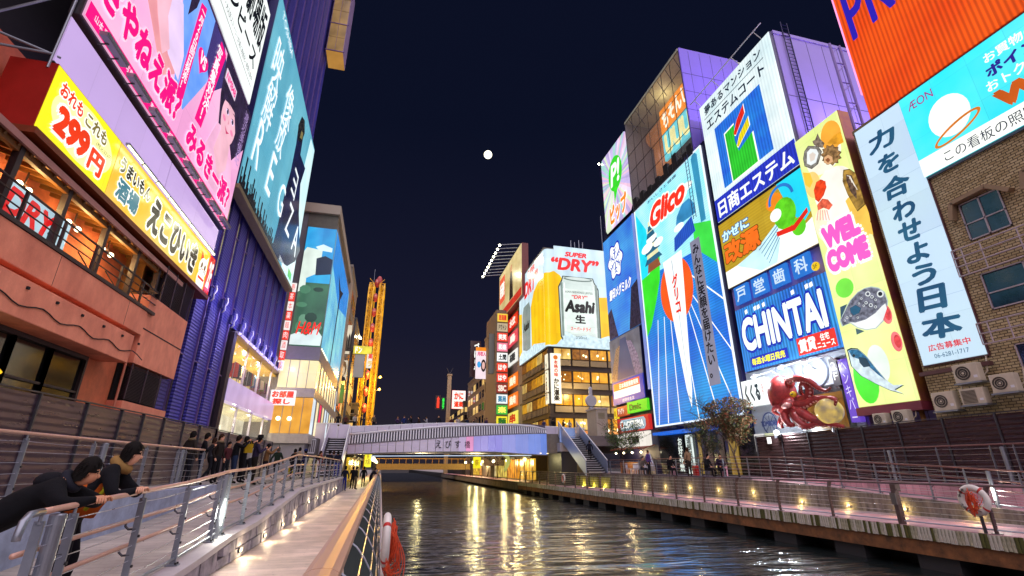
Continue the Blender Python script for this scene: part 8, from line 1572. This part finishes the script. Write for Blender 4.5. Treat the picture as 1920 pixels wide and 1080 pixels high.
# paper bags, suitcase, chairs
def paper_bag(u, v, X, lb, col, s=1.0):
    p = onX(u, v, X); o = thing('paper_bag', lb, 'bag', (X, p.y, 1.1), radians(80), 'paper bags on the right promenade'); w, d_, h_ = .32*s, .14*s, .4*s
    mb = MB(); mb.add([(-w/2, -d_/2, 0), (w/2, -d_/2, 0), (w/2, d_/2, 0), (-w/2, d_/2, 0), (-w/2*1.04, -d_/2, h_), (w/2*1.04, -d_/2, h_), (w/2, d_/2, h_*.98), (-w/2, d_/2, h_*.98)], [(0,3,2,1),(0,1,5,4),(1,2,6,5),(2,3,7,6),(3,0,4,7)]); mb.build('sack', mat('paper_'+col, col, .7, var=.1), o)
    for q in (-d_/2, d_/2): MB().tube([(-w*.25, q, h_), (-w*.2, q, h_*1.3), (w*.2, q, h_*1.3), (w*.25, q, h_)], .008, 5).build('handle', M_WHITE, o)
paper_bag(1225, 890, 19.1, 'large cream paper bag on the right promenade', '#e0cfa0', 1.5); paper_bag(1263, 890, 19.1, 'pink paper bag before the pale banner', '#e0a8b8', 1.4); paper_bag(1358, 890, 19.1, 'larger pink paper bag at the foot of the brown tree', '#dc9cac', 1.5)
p = onX(1306, 890, 19.3); o = thing('suitcase', 'bright red suitcase with raised handle on the right promenade', 'suitcase', (19.3, p.y, 1.1), radians(80)); MB().box((-.24, -.14, .05), (.24, .14, .68)).build('shell', mat('case_red', '#c01414', .35, var=.1), o, bevel=.05); MB().tube([(-.12, .1, .66), (-.12, .1, 1.0), (.12, .1, 1.0), (.12, .1, .66)], .012, 6).build('handle', M_STEEL, o)
for a in (-.18, .18): MB().ball((a, 0, .035), .035, 8, 6).build('wheel', M_BLACK, o)
for i in range(6):
    x, y = 19.4+.7*(i % 2), 36.2+.85*(i//2); o = thing('white_chair', f'white plastic chair by the stairs, {["front left", "front right", "middle left", "middle right", "back left", "back right"][i]}', 'chair', (x, y, 1.1), random.uniform(0, 6), 'white chairs by the stairs'); MB().box((-.22, -.2, .4), (.22, .2, .44)).build('seat', M_WHITE, o); MB().box((-.22, .18, .44), (.22, .22, .85)).build('backrest', M_WHITE, o)
    for a in (-.19, .19):
        for c in (-.17, .17): MB().tube([(a, c, 0), (a*.95, c*.95, .41)], .018, 6).build('leg', M_WHITE, o)
o = thing('parasol', 'folded white parasol leaning by the chairs on the right', 'parasol', (19.7, 35.0, 1.1)); MB().lathe([(.03, .3), (.35, .45), (.06, 1.5), (.01, 1.6)], 12).build('canopy', M_WHITE, o); MB().tube([(0, 0, 0), (0, 0, 1.6)], .02, 6).build('pole', M_STEEL, o)
# ---------------------------------------------------------------- the two people leaning on the ramp railing in front
def leaner(label, y, x, z, J, cols, hairc, extra):
    POSES['tmp'] = J; o_, me_ = skin_body('tmp', J, LEGE+TORE, sub=3); bpy.context.view_layer.update(); dg = bpy.context.evaluated_depsgraph_get(); m = bpy.data.meshes.new_from_object(o_.evaluated_get(dg)); bpy.data.objects.remove(o_)
    segs = [(0, 'neck', 'jaw'), (0, 'jaw', 'skull'), (0, 'skull', 'crown'), (0, 'wrL', 'haL'), (0, 'wrR', 'haR'), (1, 'waist', 'chest'), (1, 'pelvis', 'waist'), (1, 'chest', 'neck'), (1, 'chest', 'shL'), (1, 'chest', 'shR'), (1, 'shL', 'elL'), (1, 'elL', 'wrL'), (1, 'shR', 'elR'), (1, 'elR', 'wrR'), (2, 'pelvis', 'hipL'), (2, 'pelvis', 'hipR'), (2, 'hipL', 'kneeL'), (2, 'kneeL', 'ankL'), (2, 'hipR', 'kneeR'), (2, 'kneeR', 'ankR'), (3, 'ankL', 'toeL'), (3, 'ankR', 'toeR')]
    m.materials.clear()
    for c in cols: m.materials.append(c)
    L = [(i, J[a][0], J[b_][0]) for i, a, b_ in segs]
    for p in m.polygons:
        c = p.center; best = (9, 0)
        for i, a, b_ in L:
            d = b_-a; t_ = max(0, min(1, (c-a).dot(d)/max(d.length_squared, 1e-9))); dd = (c-(a+d*t_)).length
            if dd < best[0]: best = (dd, i)
        p.material_index = best[1]; p.use_smooth = True
    o = thing('person', label, 'person', (x, y, z), 0, 'two people leaning on the ramp railing'); bo = put('body', m, o)
    # fingers: four and a thumb on each hand
    fg = MB()
    for s in 'LR':
        w, h_ = J['wr'+s][0], J['ha'+s][0]; d = (h_-w).normalized(); up = Vector((0, 0, 1)); sd = d.cross(up).normalized(); n_ = sd.cross(d)
        for k, L_ in enumerate((.055, .068, .066, .05)):
            b_ = w+d*.1+sd*(-.03+.02*k); fg.tube([b_-d*.03, b_+d*L_*.45+n_*.004, b_+d*L_*.8-n_*.018, b_+d*L_*.85-n_*.045], [.0105, .01, .009, .007], 8)
        t0 = w+d*.045+sd*(.032 if s == 'L' else -.032); fg.tube([t0-sd*.01, t0+d*.03+sd*(.018 if s == 'L' else -.018)-n_*.01, t0+d*.06+sd*(.015 if s == 'L' else -.015)-n_*.03], [.013, .011, .008], 8)
    fg.build('finger', cols[0], o, smooth=True)
    hc = J['skull'][0]; f = extra['face']; sd = f.cross(Vector((0, 0, 1))).normalized(); up = sd.cross(f)
    def at(a, b_, c): return tuple(hc+sd*a+f*b_+up*c)
    R = Matrix((sd, f, up)).transposed()
    def ballr(mb, c, r, n=10, q=7):
        b2 = MB().ball((0, 0, 0), r, n, q); b2.v = [tuple(hc+R@(Vector(p)+Vector(c))) for p in b2.v]; mb.add(b2.v, b2.f)
    fc = MB(); ballr(fc, (0, .078, -.04), (.014, .024, .022)); ballr(fc, (-.07, 0, -.03), (.014, .022, .034)); ballr(fc, (.07, 0, -.03), (.014, .022, .034)); fc.build('ear_and_nose', cols[0], o, smooth=True)
    ee = MB(); ballr(ee, (-.03, .07, -.012), (.013, .008, .006)); ballr(ee, (.03, .07, -.012), (.013, .008, .006)); ballr(ee, (-.03, .068, .012), (.02, .008, .004)); ballr(ee, (.03, .068, .012), (.02, .008, .004)); ee.build('eye', M_BLACK, o, smooth=True); mo_ = MB(); ballr(mo_, (0, .07, -.082), (.022, .008, .006)); mo_.build('mouth', mat('lip', '#8a3c38'), o, smooth=True)
    hb = MB(); n, m_ = 20, 9; vs = []
    for i in range(m_+1):
        a = pi*.5*i/m_*1.28
        for j in range(n):
            t_ = 2*pi*j/n; back = .5-.5*sin(t_); low = .05+.07*back; zz = cos(a)*.132 if cos(a) > 0 else cos(a)*low*3; rr = sin(min(a, pi/2)); jit = 1+.05*sin(5*t_+i)
            vs.append(tuple(hc+R@Vector((rr*.098*cos(t_)*jit, -.014+rr*(.112 if sin(t_) < 0 else .088)*sin(t_)*jit, .006+zz*(1 if sin(t_) < .3 or cos(a) > .25 else .25)))))
    hb.add(vs, [(i*n+j, i*n+(j+1) % n, (i+1)*n+(j+1) % n, (i+1)*n+j) for i in range(m_) for j in range(n)]); hr_ = random.Random(5)
    for _ in range(420):      # loose tufts over the cap of hair
        a_, t_ = hr_.uniform(0, pi*.62), hr_.uniform(0, 2*pi)
        if sin(t_) > .35 and a_ > pi*.36: continue
        n_ = Vector((sin(a_)*cos(t_), sin(a_)*sin(t_), cos(a_))); b0 = Vector((n_.x*.097, n_.y*.108-.012, n_.z*.13)); tg = Vector((n_.x*.6, n_.y*.6, -1.0)).normalized(); tg = (tg+Vector((hr_.uniform(-.4, .4), hr_.uniform(-.4, .4), 0))).normalized(); sd_ = n_.cross(tg).normalized()*.006; L_ = hr_.uniform(.03, .06)
        P_ = [b0-sd_, b0+sd_, b0+tg*L_+n_*hr_.uniform(.0, .016)]; hb.add([tuple(hc+R@p_) for p_ in P_], [(0, 1, 2)])
    hb.build('hair', HAIRM[hairc], o, smooth=True)
    nc_ = J['neck'][0]; cd = (J['neck'][0]-J['chest'][0]).normalized(); e1 = cd.orthogonal().normalized(); e2 = cd.cross(e1)
    MB().tube([nc_+(e1*cos(2*pi*k/14)+e2*sin(2*pi*k/14))*.085 for k in range(14)], extra.get('collar_r', .042), 8, closed=True).build('collar', extra['collar'], o, smooth=True)
    if 'hood' in extra:
        hk = MB(); hk.ball(tuple(J['neck'][0]-f*.12-cd*.05), (.13, .14, .09), 14, 8).build('hood', extra['hood'], o, smooth=True)
    return o, J
V = Vector
JA = pose(pelvis=(-.78, 0, .95), waist=(-.58, .0, 1.1), chest=(-.32, .02, 1.25), neck=(-.17, .03, 1.35), head=(-.04, .06, 1.43), elL=(-.02, .3, 1.14), wrL=(.1, .08, 1.17), elR=(-.05, -.26, 1.14), wrR=(.1, -.02, 1.18), kneeL=(-.72, .12, .5), ankL=(-.85, .14, .09), kneeR=(-.68, -.12, .5), ankR=(-.95, -.14, .09), coat=1.5, face=(1, .25, -.1))
JB = pose(pelvis=(-.5, 0, .95), waist=(-.42, 0, 1.12), chest=(-.26, .02, 1.34), neck=(-.15, .03, 1.47), head=(-.06, .05, 1.585), elL=(-.02, .3, 1.14), wrL=(.06, .12, 1.18), elR=(-.05, -.24, 1.14), wrR=(.07, .02, 1.19), kneeL=(-.42, .12, .5), ankL=(-.5, .14, .09), kneeR=(-.4, -.12, .5), ankR=(-.58, -.14, .09), coat=1.3, face=(1, .35, -.05))
leaner('person in black hooded jacket bent over the ramp railing in the left foreground', 6.12, -2.83, fL(6.1)-.03, JA, [SKINS[1], cloth('#14151a'), cloth('#15151b'), cloth('#1a1714')], '#17120f', dict(face=V((1, .25, -.25)).normalized(), collar=cloth('#2a2c38'), hood=cloth('#1a1b22')))
ob, JB_ = leaner('person with orange vest and tan scarf leaning on the ramp railing', 7.02, -2.83, fL(7.0)-.03, JB, [SKINS[0], cloth('#191a20'), cloth('#1c1c26'), cloth('#1a1714')], '#17120f', dict(face=V((1, .35, -.12)).normalized(), collar=cloth('#b08a50'), collar_r=.055))
vst = MB(); vst.tube([(-.47, 0, .98), (-.41, 0, 1.12), (-.28, .02, 1.3)], [.2, .205, .185], 18); vst.build('vest', cloth('#d0621a'), ob, smooth=True)
MB().tube([(-.18, -.16, 1.38), (-.16, -.19, 1.2), (-.3, -.18, 1.0)], .022, 8).build('strap', cloth('#b8b41c'), ob, smooth=True)
flush_text()
